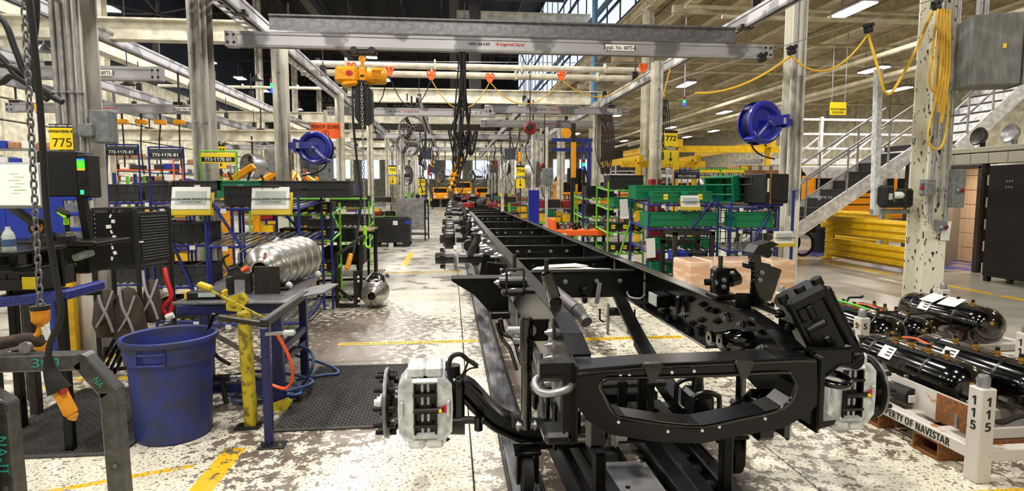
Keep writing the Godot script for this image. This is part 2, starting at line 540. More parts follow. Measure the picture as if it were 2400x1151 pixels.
# ---------------------------------------------------------------- floor, walls, roofs, lamps
const PAINT_SPOTS := [[-2.6, 3.0, .9], [-1.9, 3.0, .82], [-1.5, 2.8, .8], [-1.0, 3.3, .5], [-.6, 3.2, .78], [0, 3.0, .9], [0, 4.0, .88], [-.8, 4.0, .3], [-1.1, 3.7, .4], [0, 5, .84], [0, 6, .8], [-.4, 6, .4], [-1, 5.8, .1], [-1, 7, .14], [-.5, 7.2, .34], [-.2, 8, .75], [0, 9, .88], [-.6, 9.4, .85], [-1.3, 8.5, .5], [-2.5, 8, .5], [-2.8, 5.5, .5], [-2.5, 4.4, .4], [.3, 3, .3], [.3, 6, .3], [.3, 9, .3], [.8, 2.5, .02], [.8, 5, .02], [.8, 7, .02], [.8, 9, .02], [1.4, 3, .12], [1.9, 3.0, .6], [2.4, 2.6, .82], [1.75, 2.5, .6], [2.2, 3.4, .5], [2.6, 4, .4], [1.6, 5, .75], [2, 6, .7], [1.3, 6.3, .3], [3, 5, .65], [4, 6, .5], [4, 3, .3], [2.4, 8, .65], [4, 9, .5]]

func cover_at(x: float, d: float) -> float:
	var s := 0.0
	var w := 0.0
	for p in PAINT_SPOTS:
		var q: float = 1.0 / (pow((x - p[0]) * (x - p[0]) * 1.6 + (d - p[1]) * (d - p[1]) * 0.5, 2.0) + 0.002)
		s += q * p[2]; w += q
	return s / w

func flake_noise(w: int, h: int, freq: float, oct: int, seed_: int, kind := FastNoiseLite.TYPE_SIMPLEX_SMOOTH) -> PackedByteArray:
	var f := FastNoiseLite.new()
	f.seed = seed_
	f.frequency = freq
	f.fractal_octaves = oct
	f.fractal_gain = 0.55
	f.noise_type = kind
	var im := f.get_image(w, h)
	im.convert(Image.FORMAT_L8)
	return im.get_data()

# worn painted concrete in front of the camera: x -3.2 .. 4.8, depth 1.6 .. 9.6
func floor_near_texture() -> ImageTexture:
	var s := 2048
	var cov := Image.create(128, 128, false, Image.FORMAT_L8)
	for j in 128:
		for i in 128:
			var v := cover_at(-3.2 + 8.0 * i / 127.0, 1.6 + 8.0 * j / 127.0)
			cov.set_pixel(i, j, Color(v, v, v))
	cov.resize(s, s, Image.INTERPOLATE_BILINEAR)
	var line := Image.create(s, s, false, Image.FORMAT_L8)
	var k := s / 8.0
	for step in 300:                      # slanting worn line at the lower left
		var t := step / 299.0
		line.fill_rect(Rect2i(int((lerpf(-2.75, -1.55, t) + 3.2) * k), int((lerpf(3.05, 3.5, t) - 1.6) * k), 12, 9), Color(0.55, 0.55, 0.55))
	line.fill_rect(Rect2i(int((-1.41 + 3.2) * k), int((2.2 - 1.6) * k), int(0.13 * k), int(1.55 * k)), Color(1, 1, 1))
	line.fill_rect(Rect2i(int((-3.2 + 3.2) * k), int((5.25 - 1.6) * k), int(0.6 * k), int(0.1 * k)), Color(1, 1, 1))
	line.fill_rect(Rect2i(int((2.35 + 3.2) * k), int((2.75 - 1.6) * k), int(1.6 * k), int(0.05 * k)), Color(0.5, 0.5, 0.5))
	var c := cov.get_data()
	var l := line.get_data()
	var n1 := flake_noise(s, s, 0.034, 5, 11)
	var n2 := flake_noise(s, s, 0.14, 3, 12)
	var n3 := flake_noise(s, s, 0.004, 3, 13)
	var out := PackedByteArray()
	out.resize(s * s * 3)
	var o := 0
	for i in s * s:
		var g := n1[i] * 0.62 + n2[i] * 0.38      # about 128 +- 40
		var cut := 128.0 + (c[i] - 127.0) * 0.62
		var r: float; var gg: float; var b: float
		if g < cut and n2[i] < 186 - (c[i] >> 4):
			var v := 0.9 + n3[i] * 0.0003 + n2[i] * 0.0002
			if l[i] > 60 and (l[i] > 200 or g < cut - 16.0):
				r = 240 * v; gg = 190 * v; b = 28 * v
			else:
				r = 226 * v; gg = 223 * v; b = 203 * v
		elif l[i] > 200 and g < cut + 18.0:
			r = 222; gg = 176; b = 30
		else:
			var v := 0.6 + n3[i] * 0.002 + n2[i] * 0.0016
			r = 104 * v; gg = 94 * v; b = 84 * v
		out[o] = mini(255, int(r)); out[o + 1] = mini(255, int(gg)); out[o + 2] = mini(255, int(b))
		o += 3
	return ImageTexture.create_from_image(Image.create_from_data(s, s, false, Image.FORMAT_RGB8, out))

# the rest of the hall: x -8 .. 12, depth 1.6 .. 33.6
func floor_wide_texture() -> ImageTexture:
	var w := 1024
	var h := 1536
	var n1 := flake_noise(w, h, 0.03, 5, 15)
	var n2 := flake_noise(w, h, 0.008, 4, 16)
	var out := PackedByteArray()
	out.resize(w * h * 3)
	var o := 0
	for j in h:
		var d := 1.6 + 32.0 * j / h
		for i in w:
			var x := -8.0 + 20.0 * i / w
			var a := n1[j * w + i] / 255.0
			var b := n2[j * w + i] / 255.0
			var c := Color(0.74, 0.73, 0.68) * (0.72 + 0.42 * b)
			if a > 0.62: c = Color(0.47, 0.44, 0.4)
			if x > 3.9: c = Color(0.66, 0.645, 0.6) * (0.7 + 0.35 * b + 0.15 * a)
			if x > 8.7 and d > 10.7 and d < 15.0: c = Color(0.24, 0.25, 0.5) * (0.75 + 0.5 * b) if a < 0.66 else Color(0.5, 0.48, 0.45)
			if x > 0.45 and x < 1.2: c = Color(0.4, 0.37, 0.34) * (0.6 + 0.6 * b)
			if (absf(x - 8.3) < 0.07 and d > 4.0 and a < 0.63) or (absf(x + 1.02) < 0.07 and d > 12.7 and d < 15.4): c = Color(0.93, 0.74, 0.14)
			if absf(x + 3.3) < 0.06 and a < 0.6: c = Color(0.9, 0.72, 0.16)
			out[o] = mini(255, int(c.r * 255)); out[o + 1] = mini(255, int(c.g * 255)); out[o + 2] = mini(255, int(c.b * 255))
			o += 3
	return ImageTexture.create_from_image(Image.create_from_data(w, h, false, Image.FORMAT_RGB8, out))

func slab(x0: float, x1: float, d0: float, d1: float, m: Material, rect: Rect2, parent: Node) -> void:
	var g := 0.004
	box(Vector3((x0 + x1) / 2, -0.1, -(d0 + d1) / 2), Vector3(x1 - x0 - 2 * g, 0.2, d1 - d0 - 2 * g), Vector3.ZERO, 0.004)
	for v in V: U.append(Vector2((v.x - rect.position.x) / rect.size.x, (-v.z - rect.position.y) / rect.size.y))
	part("concrete_slab", m, parent)

func build_shell() -> void:
	var near := mat(Color(1, 1, 1), 0.36)
	near.albedo_texture = floor_near_texture()
	var wide := mat(Color(1, 1, 1), 0.3)
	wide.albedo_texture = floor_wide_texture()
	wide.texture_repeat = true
	var fl := structure("floor")
	var xs := [-17.0, -8.0, -3.2, 0.11, 1.95, 4.8, 12.0, 24.0]
	var ds := [-8.0, 1.6, 5.6, 9.6, 17.6, 33.6, 80.0]
	for i in xs.size() - 1:
		for j in ds.size() - 1:
			var hero: bool = xs[i] >= -3.3 and xs[i] < 4.7 and ds[j] >= 1.5 and ds[j] < 9.5
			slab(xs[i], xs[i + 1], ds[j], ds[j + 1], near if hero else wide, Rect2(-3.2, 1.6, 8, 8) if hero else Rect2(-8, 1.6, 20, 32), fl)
	box(Vector3(3.5, -0.3, -36), Vector3(43, 0.2, 90))
	part("sub_base", M.mortar, fl)
	# side walls
	var wl := structure("wall_left")
	box(Vector3(-17.3, 6.9, -36), Vector3(0.3, 14.0, 90))
	part("backing", M.slate, wl)
	for k in 44:
		var d := -6.0 + k * 2.0
		if k % 7 == 5:
			box(Vector3(-17.1, 5.4, -d), Vector3(0.14, 3.6, 1.7), Vector3.ZERO, 0.02)
			part("window_panel", M.mullion, wl)
		else:
			for r in 9: box(Vector3(-17.08, 0.45 + r * 0.85, -d), Vector3(0.12, 0.8, 1.96), Vector3.ZERO, 0.03)
			part("siding_panel", M.siding, wl)
	var wr := structure("wall_right")
	box(Vector3(24.2, 3.6, -36), Vector3(0.3, 7.6, 90))
	part("backing", M.slate, wr)
	for k in 30:
		box(Vector3(24.0, 3.6, -(-4.0 + k * 2.8)), Vector3(0.12, 7.0, 2.74), Vector3.ZERO, 0.03)
		part("siding_panel", M.siding, wr)
	var wb := structure("wall_back")
	box(Vector3(3.5, 6.9, 8.2), Vector3(42, 14.2, 0.4))
	part("backing", M.siding, wb)
	var wf := structure("wall_front")
	box(Vector3(3.5, 6.9, -80.2), Vector3(42, 14.2, 0.4))
	part("backing", M.siding, wf)
	for k in 10:
		box(Vector3(-14 + k * 3.6, 4.4, -79.95), Vector3(2.2, 2.6, 0.1))
		part("window_pane", M.skylight, wf)
	# high roof
	var ce := structure("ceiling")
	box(Vector3(-5.6, 13.9, -36), Vector3(24, 0.3, 90))
	part("roof_deck", M.roof_dark, ce)
	for k in 14:
		var d := 4.0 + k * 5.4
		for y in [11.2, 13.1]: bar(Vector3(-17, y, -d), Vector3(5.8, y, -d), 0.16, 0.14)
		for q in 15:
			var x := -16.6 + q * 1.5
			bar(Vector3(x, 11.2, -d), Vector3(x + 0.75, 13.1, -d), 0.07)
			bar(Vector3(x + 1.5, 11.2, -d), Vector3(x + 0.75, 13.1, -d), 0.07)
		part("roof_truss", M.truss, ce)
	for k in 9:
		var x := -15.5 + k * 2.5
		bar(Vector3(x, 13.4, 6), Vector3(x, 13.4, -79), 0.12, 0.3)
		part("purlin", M.truss, ce)
	# low roof over the right-hand bay
	var lc := structure("ceiling")
	box(Vector3(15.1, 7.25, -36), Vector3(18.4, 0.3, 90))
	part("roof_deck", M.low_ceiling, lc)
	for k in 7:
		extrude(i_profile(0.22, 0.45, 0.03, 0.03), Vector3(7.8 + k * 2.5, 6.86, 6), Vector3(7.8 + k * 2.5, 6.86, -79))
		part("ceiling_beam", M.low_beam, lc)
	for k in 12:
		bar(Vector3(6.1, 6.55, -(4.0 + k * 6.2)), Vector3(24, 6.55, -(4.0 + k * 6.2)), 0.16, 0.2)
		part("cross_beam", M.low_beam, lc)
	# clerestory wall between the two roofs, standing on the column line
	var wc := structure("wall_clerestory")
	box(Vector3(6.2, 10.6, -36), Vector3(0.12, 6.4, 90))
	part("backing", M.slate, wc)
	for k in 27:
		var d := 6.0 + k * 1.8
		for y in [9.0, 12.0]:
			box(Vector3(6.05, y, -d), Vector3(0.04, 2.8, 1.74), Vector3.ZERO, 0.01)
			part("window_pane", M.skylight, wc)
	for k in 28:
		box(Vector3(6.02, 10.5, -(5.1 + k * 1.8)), Vector3(0.06, 5.9, 0.07))
		part("mullion", M.mullion, wc)
	for y in [7.55, 8.3, 10.5, 11.3, 13.4]:
		bar(Vector3(6.01, y, 6), Vector3(6.01, y, -60), 0.08, 0.1)
		part("mullion", M.mullion, wc)
	for k in 2:
		var e: Array = [[5.95, 7.15], [6.6, 6.85]][k]
		extrude(i_profile(0.28, 0.4, 0.04, 0.03), Vector3(e[0], e[1], 6), Vector3(e[0], e[1], -79))
		part("eave_beam", M.low_beam, wc)
	build_lamps()

func build_lamps() -> void:
	# shallow housing with a glowing underside; the light of the same size hangs just below it
	for hi in 2:
		var sx := 0.55 if hi == 0 else 0.42
		var sz := 0.85 if hi == 0 else 1.25
		box(Vector3(0, 0.07, 0), Vector3(sx, 0.1, sz), Vector3.ZERO, 0.03)
		for s in [-1, 1]: cyl(Vector3(0, 0.1, s * sz * 0.35), Vector3(0, 0.75, s * sz * 0.35), 0.012, 0.012, 6)
		shared["lamp%d" % hi] = take_mesh(M.galvanised)
		box(Vector3(0, 0.01, 0), Vector3(sx - 0.04, 0.03, sz - 0.04), Vector3.ZERO, 0.01)
		shared["lamp_face%d" % hi] = take_mesh(M.lamp_face)
	var spots := []
	for k in 12: spots.append([-12.6, 8.3, 1.0 + k * 4.66, 0])
	for d in [-4.0, 2.0, 8.0, 14.0, 19.0, 25.0, 31.5, 38.0, 46.0, 56.0]: spots.append([-3.95, 8.3, d, 0])
	for d in [-2.0, 4.0, 10.5, 16.5, 25.0, 34.0, 43.0, 54.0]: spots.append([0.6, 8.3, d, 0])
	for d in [-4.0, 4.0, 13.9, 24.2, 34.2, 46.0]: spots.append([9.65, 5.9, d, 1])
	for d in [9.5, 20.6, 32.5, 40.7, 52.0]: spots.append([15.2, 5.9, d, 1])
	for d in [18.4, 24.4, 33.5, 42.7, 47.7]: spots.append([19.2, 5.9, d, 1])
	var names := ["lamp over the far left aisle", "lamp under the dark roof", "lamp hanging over the chassis line", "strip lamp under the low beige ceiling", "strip lamp over the bus aisle", "strip lamp near the right wall"]
	var rows := [-12.6, -3.95, 0.6, 9.65, 15.2, 19.2]
	var nth := ["nearest", "second", "third", "fourth", "fifth", "sixth", "seventh", "eighth", "ninth", "tenth", "eleventh", "twelfth"]
	var count := {}
	for s in spots:
		var r: int = rows.find(s[0])
		count[r] = count.get(r, -1) + 1
		var hi: int = s[3]
		var t := thing("ceiling_lamp", "%s white led %s" % [nth[count[r]], names[r]], "lamp", Vector3(s[0], s[1], -s[2]), 0.0, "white lamps hanging from the roofs")
		inst("housing", shared["lamp%d" % hi], t, Transform3D())
		inst("diffuser", shared["lamp_face%d" % hi], t, Transform3D())
		var a := AreaLight3D.new()
		a.name = "light"
		a.area_size = Vector2(0.5, 0.8) if hi == 0 else Vector2(0.4, 1.2)
		a.light_energy = 15.0 if hi == 0 else 9.0
		a.light_color = Color(1.0, 0.975, 0.94)
		a.shadow_enabled = true
		a.rotation_degrees.x = -90
		a.position.y = -0.03
		t.add_child(a)

# ---------------------------------------------------------------- the truck chassis on the line
func rail(side: float, x: float, d0: float, d1: float, parent: Node) -> Node:
	# x: outer face; side +1 when the flanges reach towards +x
	var prof := PackedVector2Array([Vector2(d1, 1.02), Vector2(d0 + 0.55, 1.02), Vector2(d0 + 0.28, 0.985), Vector2(d0 + 0.12, 0.94), Vector2(d0, 0.925), Vector2(d0, 0.62), Vector2(d0 + 0.35, 0.62), Vector2(d0 + 0.9, 0.73), Vector2(d1, 0.73)])
	prism(prof, Transform3D(Basis(Vector3(0, 0, -1), Vector3.UP, Vector3(1, 0, 0)), Vector3(x if side > 0 else x - 0.01, 0, 0)), 0.01)
	var w := part("frame_rail", M.black_paint, parent)
	var xc := x + side * 0.043
	box(Vector3(xc, 1.016, -(d0 + 0.55 + d1) / 2), Vector3(0.088, 0.012, d1 - d0 - 0.55), Vector3.ZERO, 0.004)
	bar(Vector3(xc, 1.016, -(d0 + 0.555)), Vector3(xc, 0.981, -(d0 + 0.28)), 0.088, 0.012)
	bar(Vector3(xc, 0.981, -(d0 + 0.285)), Vector3(xc, 0.935, -(d0 + 0.12)), 0.088, 0.012)
	box(Vector3(xc, 0.735, -(d0 + 0.9 + d1) / 2), Vector3(0.088, 0.012, d1 - d0 - 0.9), Vector3.ZERO, 0.004)
	part("rail_flange", M.black_paint, w)
	return w

func caliper(x: float, side: float, parent: Node) -> void:   # side -1: wheel face towards -x
	var c := Vector3(x, 0.51, -3.02)
	# body in two silver lobes joined by bridges
	for s in [-1.0, 1.0]:
		var poly := PackedVector2Array()
		for p in [Vector2(0.02, -0.19), Vector2(0.1, -0.19), Vector2(0.13, -0.12), Vector2(0.13, 0.12), Vector2(0.1, 0.165), Vector2(0.05, 0.17), Vector2(0.05, -0.15)]: poly.append(p)
		var q := PackedVector2Array([Vector2(0.055, -0.16), Vector2(0.1, -0.17), Vector2(0.135, -0.12), Vector2(0.14, 0.0), Vector2(0.135, 0.12), Vector2(0.1, 0.16), Vector2(0.055, 0.15)])
		for i in q.size(): q[i].x *= s * 0.98
		prism(q, Transform3D(Basis(), c + Vector3(0, 0, -0.1)), 0.19)
		box(c + Vector3(s * 0.115, 0.0, 0.095), Vector3(0.018, 0.085, 0.03), Vector3.ZERO, 0.006)
	for s in [-1.0, 1.0]:
		box(c + Vector3(-0.045, 0.183 * s, 0), Vector3(0.088, 0.06, 0.17), Vector3.ZERO, 0.012)
		box(c + Vector3(0.045, 0.183 * s, 0), Vector3(0.088, 0.06, 0.17), Vector3.ZERO, 0.012)
		box(c + Vector3(0.0, 0.14 * s, 0.085), Vector3(0.13, 0.024, 0.03), Vector3(-35 * s, 0, 0), 0.004)
		for e in [-1.0, 1.0]: bar(c + Vector3(e * 0.06, 0.15 * s, 0.08), c + Vector3(e * 0.11, 0.11 * s, 0.08), 0.02, 0.03)
	var body := part("brake_caliper", M.silver, parent)
	box(c + Vector3(0.03, -0.185, 0.088), Vector3(0.06, 0.022, 0.004))
	part("label", M.paper, body)
	# black cage over the pads
	for s in [-1.0, 1.0]:
		box(c + Vector3(s * 0.052, 0, 0.09), Vector3(0.012, 0.26, 0.03), Vector3.ZERO, 0.004)
	for y in [-0.085, 0.075]: bar(c + Vector3(-0.06, y, 0.1), c + Vector3(0.06, y, 0.1), 0.014, 0.014)
	box(c + Vector3(0.015, -0.005, 0.105), Vector3(0.15, 0.028, 0.03), Vector3.ZERO, 0.008)
	box(c + Vector3(0, 0, 0.07), Vector3(0.1, 0.26, 0.01))
	part("pad_retainer", M.black_cast, body)
	for y in [-0.12, -0.045, 0.04, 0.105]:
		for s in [-1.0, 1.0]:
			box(c + Vector3(s * 0.015, y, 0.08), Vector3(0.017, 0.045, 0.02), Vector3.ZERO, 0.003)
			part("brake_pad", M.zinc, body)
	cyl(c + Vector3(0.075, -0.003, 0.115), c + Vector3(0.075, -0.003, 0.126), 0.009)
	part("cap", M.sign_yellow, body)
	box(c + Vector3(0.105, 0.0, 0.098), Vector3(0.035, 0.04, 0.006), Vector3(0, 0, 15), 0.002)
	part("tag", M.red_strap, body)
	for y in [-0.18, 0.14, 0.19, 0.1]:
		for s in [-1.0, 1.0]: bolt(body, c + Vector3(-side * 0.1, y, s * 0.05), Vector3(-side, 0, 0), 0.022, M.dark_steel)
	# hub flange with studs
	var hx := x + side * 0.2
	var hc := Vector3(hx, 0.49, -3.1)
	lathe(hc, Vector3(side, 0, 0), [Vector2(0.0, 0.03), Vector2(0.06, 0.03), Vector2(0.065, 0.012), Vector2(0.175, 0.012), Vector2(0.18, 0.008), Vector2(0.18, -0.008), Vector2(0.17, -0.014), Vector2(0.09, -0.03), Vector2(0.085, -0.1), Vector2(0.11, -0.13), Vector2(0.11, -0.18), Vector2(0.0, -0.18)], 40)
	var hub := part("wheel_hub", M.black_cast, parent)
	lathe(hc, Vector3(side, 0, 0), [Vector2(0.172, 0.0125), Vector2(0.181, 0.0125), Vector2(0.1825, 0.004), Vector2(0.1825, -0.004)], 40)
	part("machined_rim", M.bare_steel, hub)
	lathe(hc + Vector3(side * 0.028, 0, 0), Vector3(side, 0, 0), [Vector2(0.045, 0), Vector2(0.045, 0.012), Vector2(0.03, 0.014), Vector2(0.03, 0.03), Vector2(0.018, 0.032), Vector2(0.018, 0.045), Vector2(0.0, 0.046)], 20)
	part("hub_cap", M.silver, hub)
	for k in 10:
		var a := TAU * k / 10 + 0.2
		var p := hc + Vector3(side * 0.01, cos(a) * 0.15, sin(a) * 0.15)
		cyl(p, p + Vector3(side * 0.05, 0, 0), 0.0145, 0.0135, 10)
		cyl(p - Vector3(side * 0.055, 0, 0), p, 0.017, 0.017, 8)
		part("wheel_stud", M.black_steel, hub)
	# rotor behind the caliper
	lathe(Vector3(x, 0.49, -3.12), Vector3(side, 0, 0), [Vector2(0.08, -0.03), Vector2(0.185, -0.03), Vector2(0.185, 0.03), Vector2(0.08, 0.03)], 36)
	part("brake_disc", M.dark_steel, parent)

func build_chassis() -> void:
	in_world = true
	var t := thing("truck_chassis", "long black truck frame with front axle, standing on the line in the middle", "truck chassis", Vector3(0.97, 0, -2.2))
	var rl := rail(1.0, 0.47, 2.2, 16.2, t)
	var rr := rail(-1.0, 1.47, 2.2, 16.4, t)
	for b in [[.815, 3.594], [.841, 3.324], [.922, 3.227], [.929, 3.15], [.879, 3.118], [.778, 3.895], [.768, 3.967], [.924, 2.84], [.936, 2.63], [.855, 2.637], [.94, 2.383], [.933, 3.014], [.917, 2.995], [.931, 3.507], [.936, 3.31], [.794, 3.452], [.795, 3.331], [.953, 2.744], [.807, 3.067], [.85, 4.679], [.781, 4.654]]:
		bolt(rr, Vector3(1.458, b[0], -b[1]), Vector3(-1, 0, 0), 0.03 if b[1] < 3.5 else 0.036, M.zinc if rng.randf() < 0.5 else M.dark_steel)
	for k in 26:
		bolt(rl, Vector3(0.468, 0.78 + 0.2 * rng.randf(), -(4.4 + k * 0.42)), Vector3(-1, 0, 0), 0.04)
	for k in 12:
		cyl(Vector3(0.47, 0.85 + 0.08 * sin(k * 2.3), -(5.6 + k * 0.55)), Vector3(0.4, 0.85 + 0.08 * sin(k * 2.3), -(5.6 + k * 0.55)), 0.014)
		part("stud", M.zinc, rl)
	for b in [[2.9, 3.4], [2.7, 3.75]]:
		bolt(rr, Vector3(1.42, 0.745, -b[0]), Vector3.UP, 0.045, M.black_steel)
		bolt(rr, Vector3(1.42, 0.745, -b[1]), Vector3.UP, 0.045, M.black_steel)
	for b in [[0.85, 2.87], [0.866, 2.75]]:
		lathe(Vector3(1.458, b[0], -b[1]), Vector3(-1, 0, 0), [Vector2(0.045, 0), Vector2(0.04, 0.06), Vector2(0.032, 0.07), Vector2(0.028, 0.13), Vector2(0.036, 0.14), Vector2(0.036, 0.16), Vector2(0.012, 0.16), Vector2(0.012, 0.14), Vector2(0, 0.14)], 14)
		part("bump_stop", M.black_gloss, rr)
	# front hoop crossmember
	var outer := [Vector2(0.473, 0.915), Vector2(0.722, 0.930), Vector2(1.066, 0.933), Vector2(1.385, 0.936), Vector2(1.449, 0.922), Vector2(1.456, 0.825), Vector2(1.457, 0.737), Vector2(1.415, 0.694), Vector2(1.309, 0.645), Vector2(1.139, 0.623), Vector2(0.981, 0.598), Vector2(0.797, 0.613), Vector2(0.603, 0.652), Vector2(0.514, 0.713), Vector2(0.475, 0.774), Vector2(0.472, 0.850)]
	var inner := [Vector2(0.596, 0.878), Vector2(0.723, 0.877), Vector2(1.068, 0.876), Vector2(1.307, 0.879), Vector2(1.349, 0.860), Vector2(1.366, 0.819), Vector2(1.350, 0.767), Vector2(1.314, 0.734), Vector2(1.252, 0.713), Vector2(1.137, 0.693), Vector2(0.979, 0.668), Vector2(0.830, 0.683), Vector2(0.675, 0.713), Vector2(0.624, 0.731), Vector2(0.580, 0.812), Vector2(0.563, 0.855)]
	var F := Transform3D(Basis(), Vector3(0, 0, -2.33))
	ring_plate(outer, inner, F, 0.13)
	var fc := part("front_crossmember", M.black_paint, t)
	var lip := []
	for p in inner: lip.append(Vector3(p.x, p.y, -2.2))
	lip.append(lip[0])
	tube(smooth_path(lip, 3), 0.009, 6)
	var lip2 := []
	for p in [[0.475, 0.895], [0.7, 0.913], [1.1, 0.921], [1.38, 0.925], [1.44, 0.92]]: lip2.append(Vector3(p[0], p[1], -2.2))
	tube(smooth_path(lip2, 3), 0.009, 6)
	part("rolled_edge", M.black_gloss, fc)
	for x in [0.77, 1.14]:
		var T := Transform3D(Basis(), Vector3(x, 0.897, -2.215))
		prism(PackedVector2Array([Vector2(-0.04, 0.03), Vector2(-0.03, 0.036), Vector2(0.03, 0.036), Vector2(0.04, 0.03), Vector2(0.012, -0.035), Vector2(-0.012, -0.035)]), T, 0.03)
		part("gusset", M.black_gloss, fc)
	for p in [[0.645, 0.885], [0.68, 0.885], [0.85, 0.892], [0.94, 0.894], [0.64, 0.70], [0.84, 0.654], [0.98, 0.652], [1.05, 0.664], [1.24, 0.69]]:
		cyl(Vector3(p[0], p[1], -2.205), Vector3(p[0], p[1], -2.196), 0.0065, 0.006, 10)
		part("plug", M.paper, fc)
	# left front bracket with tow loop
	ring_plate([Vector2(0.335, 0.93), Vector2(0.478, 0.93), Vector2(0.478, 0.6), Vector2(0.43, 0.6), Vector2(0.425, 0.87), Vector2(0.335, 0.872)], [Vector2(0.345, 0.92), Vector2(0.468, 0.92), Vector2(0.468, 0.61), Vector2(0.44, 0.61), Vector2(0.435, 0.88), Vector2(0.345, 0.882)], Transform3D(Basis(), Vector3(0, 0, -2.3)), 0.06)
	prism(PackedVector2Array([Vector2(0.345, 0.92), Vector2(0.468, 0.92), Vector2(0.468, 0.61), Vector2(0.44, 0.61), Vector2(0.435, 0.88), Vector2(0.345, 0.882)]), Transform3D(Basis(), Vector3(0, 0, -2.29)), 0.045)
	box(Vector3(0.41, 0.625, -2.3), Vector3(0.11, 0.05, 0.14), Vector3.ZERO, 0.015)
	var lb := part("bumper_bracket", M.black_paint, t)
	tube(smooth_path([Vector3(0.44, 0.83, -2.36), Vector3(0.345, 0.84, -2.34), Vector3(0.325, 0.826, -2.28), Vector3(0.35, 0.815, -2.235), Vector3(0.4, 0.82, -2.22), Vector3(0.455, 0.832, -2.235), Vector3(0.462, 0.835, -2.3)], 6), 0.016, 10)
	part("tow_loop", M.galvanised, lb)
	# right front bracket, tow hook
	box(Vector3(1.475, 0.79, -2.25), Vector3(0.02, 0.3, 0.12), Vector3.ZERO, 0.006)
	ring_plate([Vector2(1.46, 0.95), Vector2(1.645, 0.945), Vector2(1.645, 0.885), Vector2(1.585, 0.88), Vector2(1.52, 0.83), Vector2(1.5, 0.66), Vector2(1.46, 0.65)], [Vector2(1.465, 0.945), Vector2(1.64, 0.94), Vector2(1.64, 0.89), Vector2(1.582, 0.886), Vector2(1.515, 0.835), Vector2(1.495, 0.665), Vector2(1.465, 0.655)], Transform3D(Basis(), Vector3(0, 0, -2.3)), 0.05)
	prism(PackedVector2Array([Vector2(1.465, 0.945), Vector2(1.64, 0.94), Vector2(1.64, 0.89), Vector2(1.582, 0.886), Vector2(1.515, 0.835), Vector2(1.495, 0.665), Vector2(1.465, 0.655)]), Transform3D(Basis(), Vector3(0, 0, -2.29)), 0.035)
	prism(PackedVector2Array([Vector2(1.40, 0.72), Vector2(1.47, 0.74), Vector2(1.49, 0.66), Vector2(1.56, 0.665), Vector2(1.55, 0.645), Vector2(1.48, 0.625), Vector2(1.43, 0.66)]), Transform3D(Basis(), Vector3(0, 0, -2.33)), 0.11)
	var rb := part("bumper_bracket", M.black_paint, t)
	tube(smooth_path([Vector3(1.49, 0.82, -2.26), Vector3(1.56, 0.812, -2.2), Vector3(1.605, 0.822, -2.22), Vector3(1.61, 0.83, -2.28), Vector3(1.56, 0.835, -2.31), Vector3(1.49, 0.835, -2.3)], 6), 0.016, 10)
	part("tow_loop", M.black_gloss, rb)
	# crossmembers, near to far
	var cross := [4.4, 5.25, 6.5, 7.8, 9.4, 11.4, 14.0, 16.1]
	for i in cross.size():
		var d: float = cross[i]
		var hgt := 0.19 if i == 0 else 0.15
		box(Vector3(0.97, 0.985 - hgt / 2, -d), Vector3(0.95, hgt, 0.012))
		box(Vector3(0.97, 0.985, -d - 0.035), Vector3(0.86, 0.014, 0.08), Vector3.ZERO, 0.006)
		cyl(Vector3(0.52, 0.985, -d + 0.005), Vector3(1.42, 0.985, -d + 0.005), 0.014, 0.014, 8)
		box(Vector3(0.97, 0.985 - hgt, -d - 0.03), Vector3(0.9, 0.012, 0.07))
		for s in [-1.0, 1.0]: prism(PackedVector2Array([Vector2(s * 0.43, 0.98), Vector2(s * 0.48, 0.99), Vector2(s * 0.48, 0.75), Vector2(s * 0.4, 0.99 - hgt)]), Transform3D(Basis(), Vector3(0.97, 0, -d + 0.01)), 0.012)
		var cm := part("crossmember", M.black_paint, t)
		for s in [-0.25, -0.12, 0.12, 0.3]: bolt(cm, Vector3(0.97 + s, 0.98 - hgt * 0.35, -d + 0.01), Vector3(0, 0, 1), 0.03, M.zinc if i % 2 == 0 else M.dark_steel)
		if i in [1, 2, 3]:
			box(Vector3(0.92, 0.86, -d + 0.012), Vector3(0.26, 0.12, 0.01), Vector3.ZERO, 0.004)
			part("cover_plate", M.black_steel, cm)
	# hanging clips under the near crossmember
	for x in [0.72, 0.99]:
		box(Vector3(x, 0.845, -4.36), Vector3(0.05, 0.06, 0.05), Vector3.ZERO, 0.01)
		box(Vector3(x, 0.78, -4.36), Vector3(0.04, 0.05, 0.06), Vector3.ZERO, 0.01)
		part("cable_clip", M.black_cast, t)
	box(Vector3(1.09, 0.83, -4.34), Vector3(0.035, 0.16, 0.008), Vector3(0, 0, -8), 0.003)
	part("bracket", M.galvanised, t)
	for p in [[0.88, 0.8, 0.6], [1.07, 0.74, 0.66], [1.33, 0.73, 0.5]]:
		tube([Vector3(p[0], p[1], -4.2), Vector3(p[0], p[2], -4.2), Vector3(p[0] + 0.03, p[2] - 0.02, -4.2)], 0.007, 6)
		part("hanger_rod", M.black_steel, t)
	# box bracket on right web
	box(Vector3(1.4, 0.862, -3.87), Vector3(0.1, 0.085, 0.16), Vector3(0, 0, 0), 0.008)
	part("control_box", M.black_cast, rr)
	box(Vector3(1.345, 0.87, -3.86), Vector3(0.006, 0.075, 0.15))
	part("label", M.paper_grey, rr)
	box(Vector3(1.43, 0.865, -3.62), Vector3(0.03, 0.14, 0.04), Vector3.ZERO, 0.012)
	part("link_arm", M.black_cast, rr)
	tube(smooth_path([Vector3(1.44, 0.9, -4.5), Vector3(1.35, 0.86, -4.45), Vector3(1.33, 0.8, -4.35), Vector3(1.4, 0.79, -4.3), Vector3(1.44, 0.82, -4.3)], 4), 0.01, 6)
	part("brake_line", M.bare_steel, rr)
	# front axle beam
	var path := []
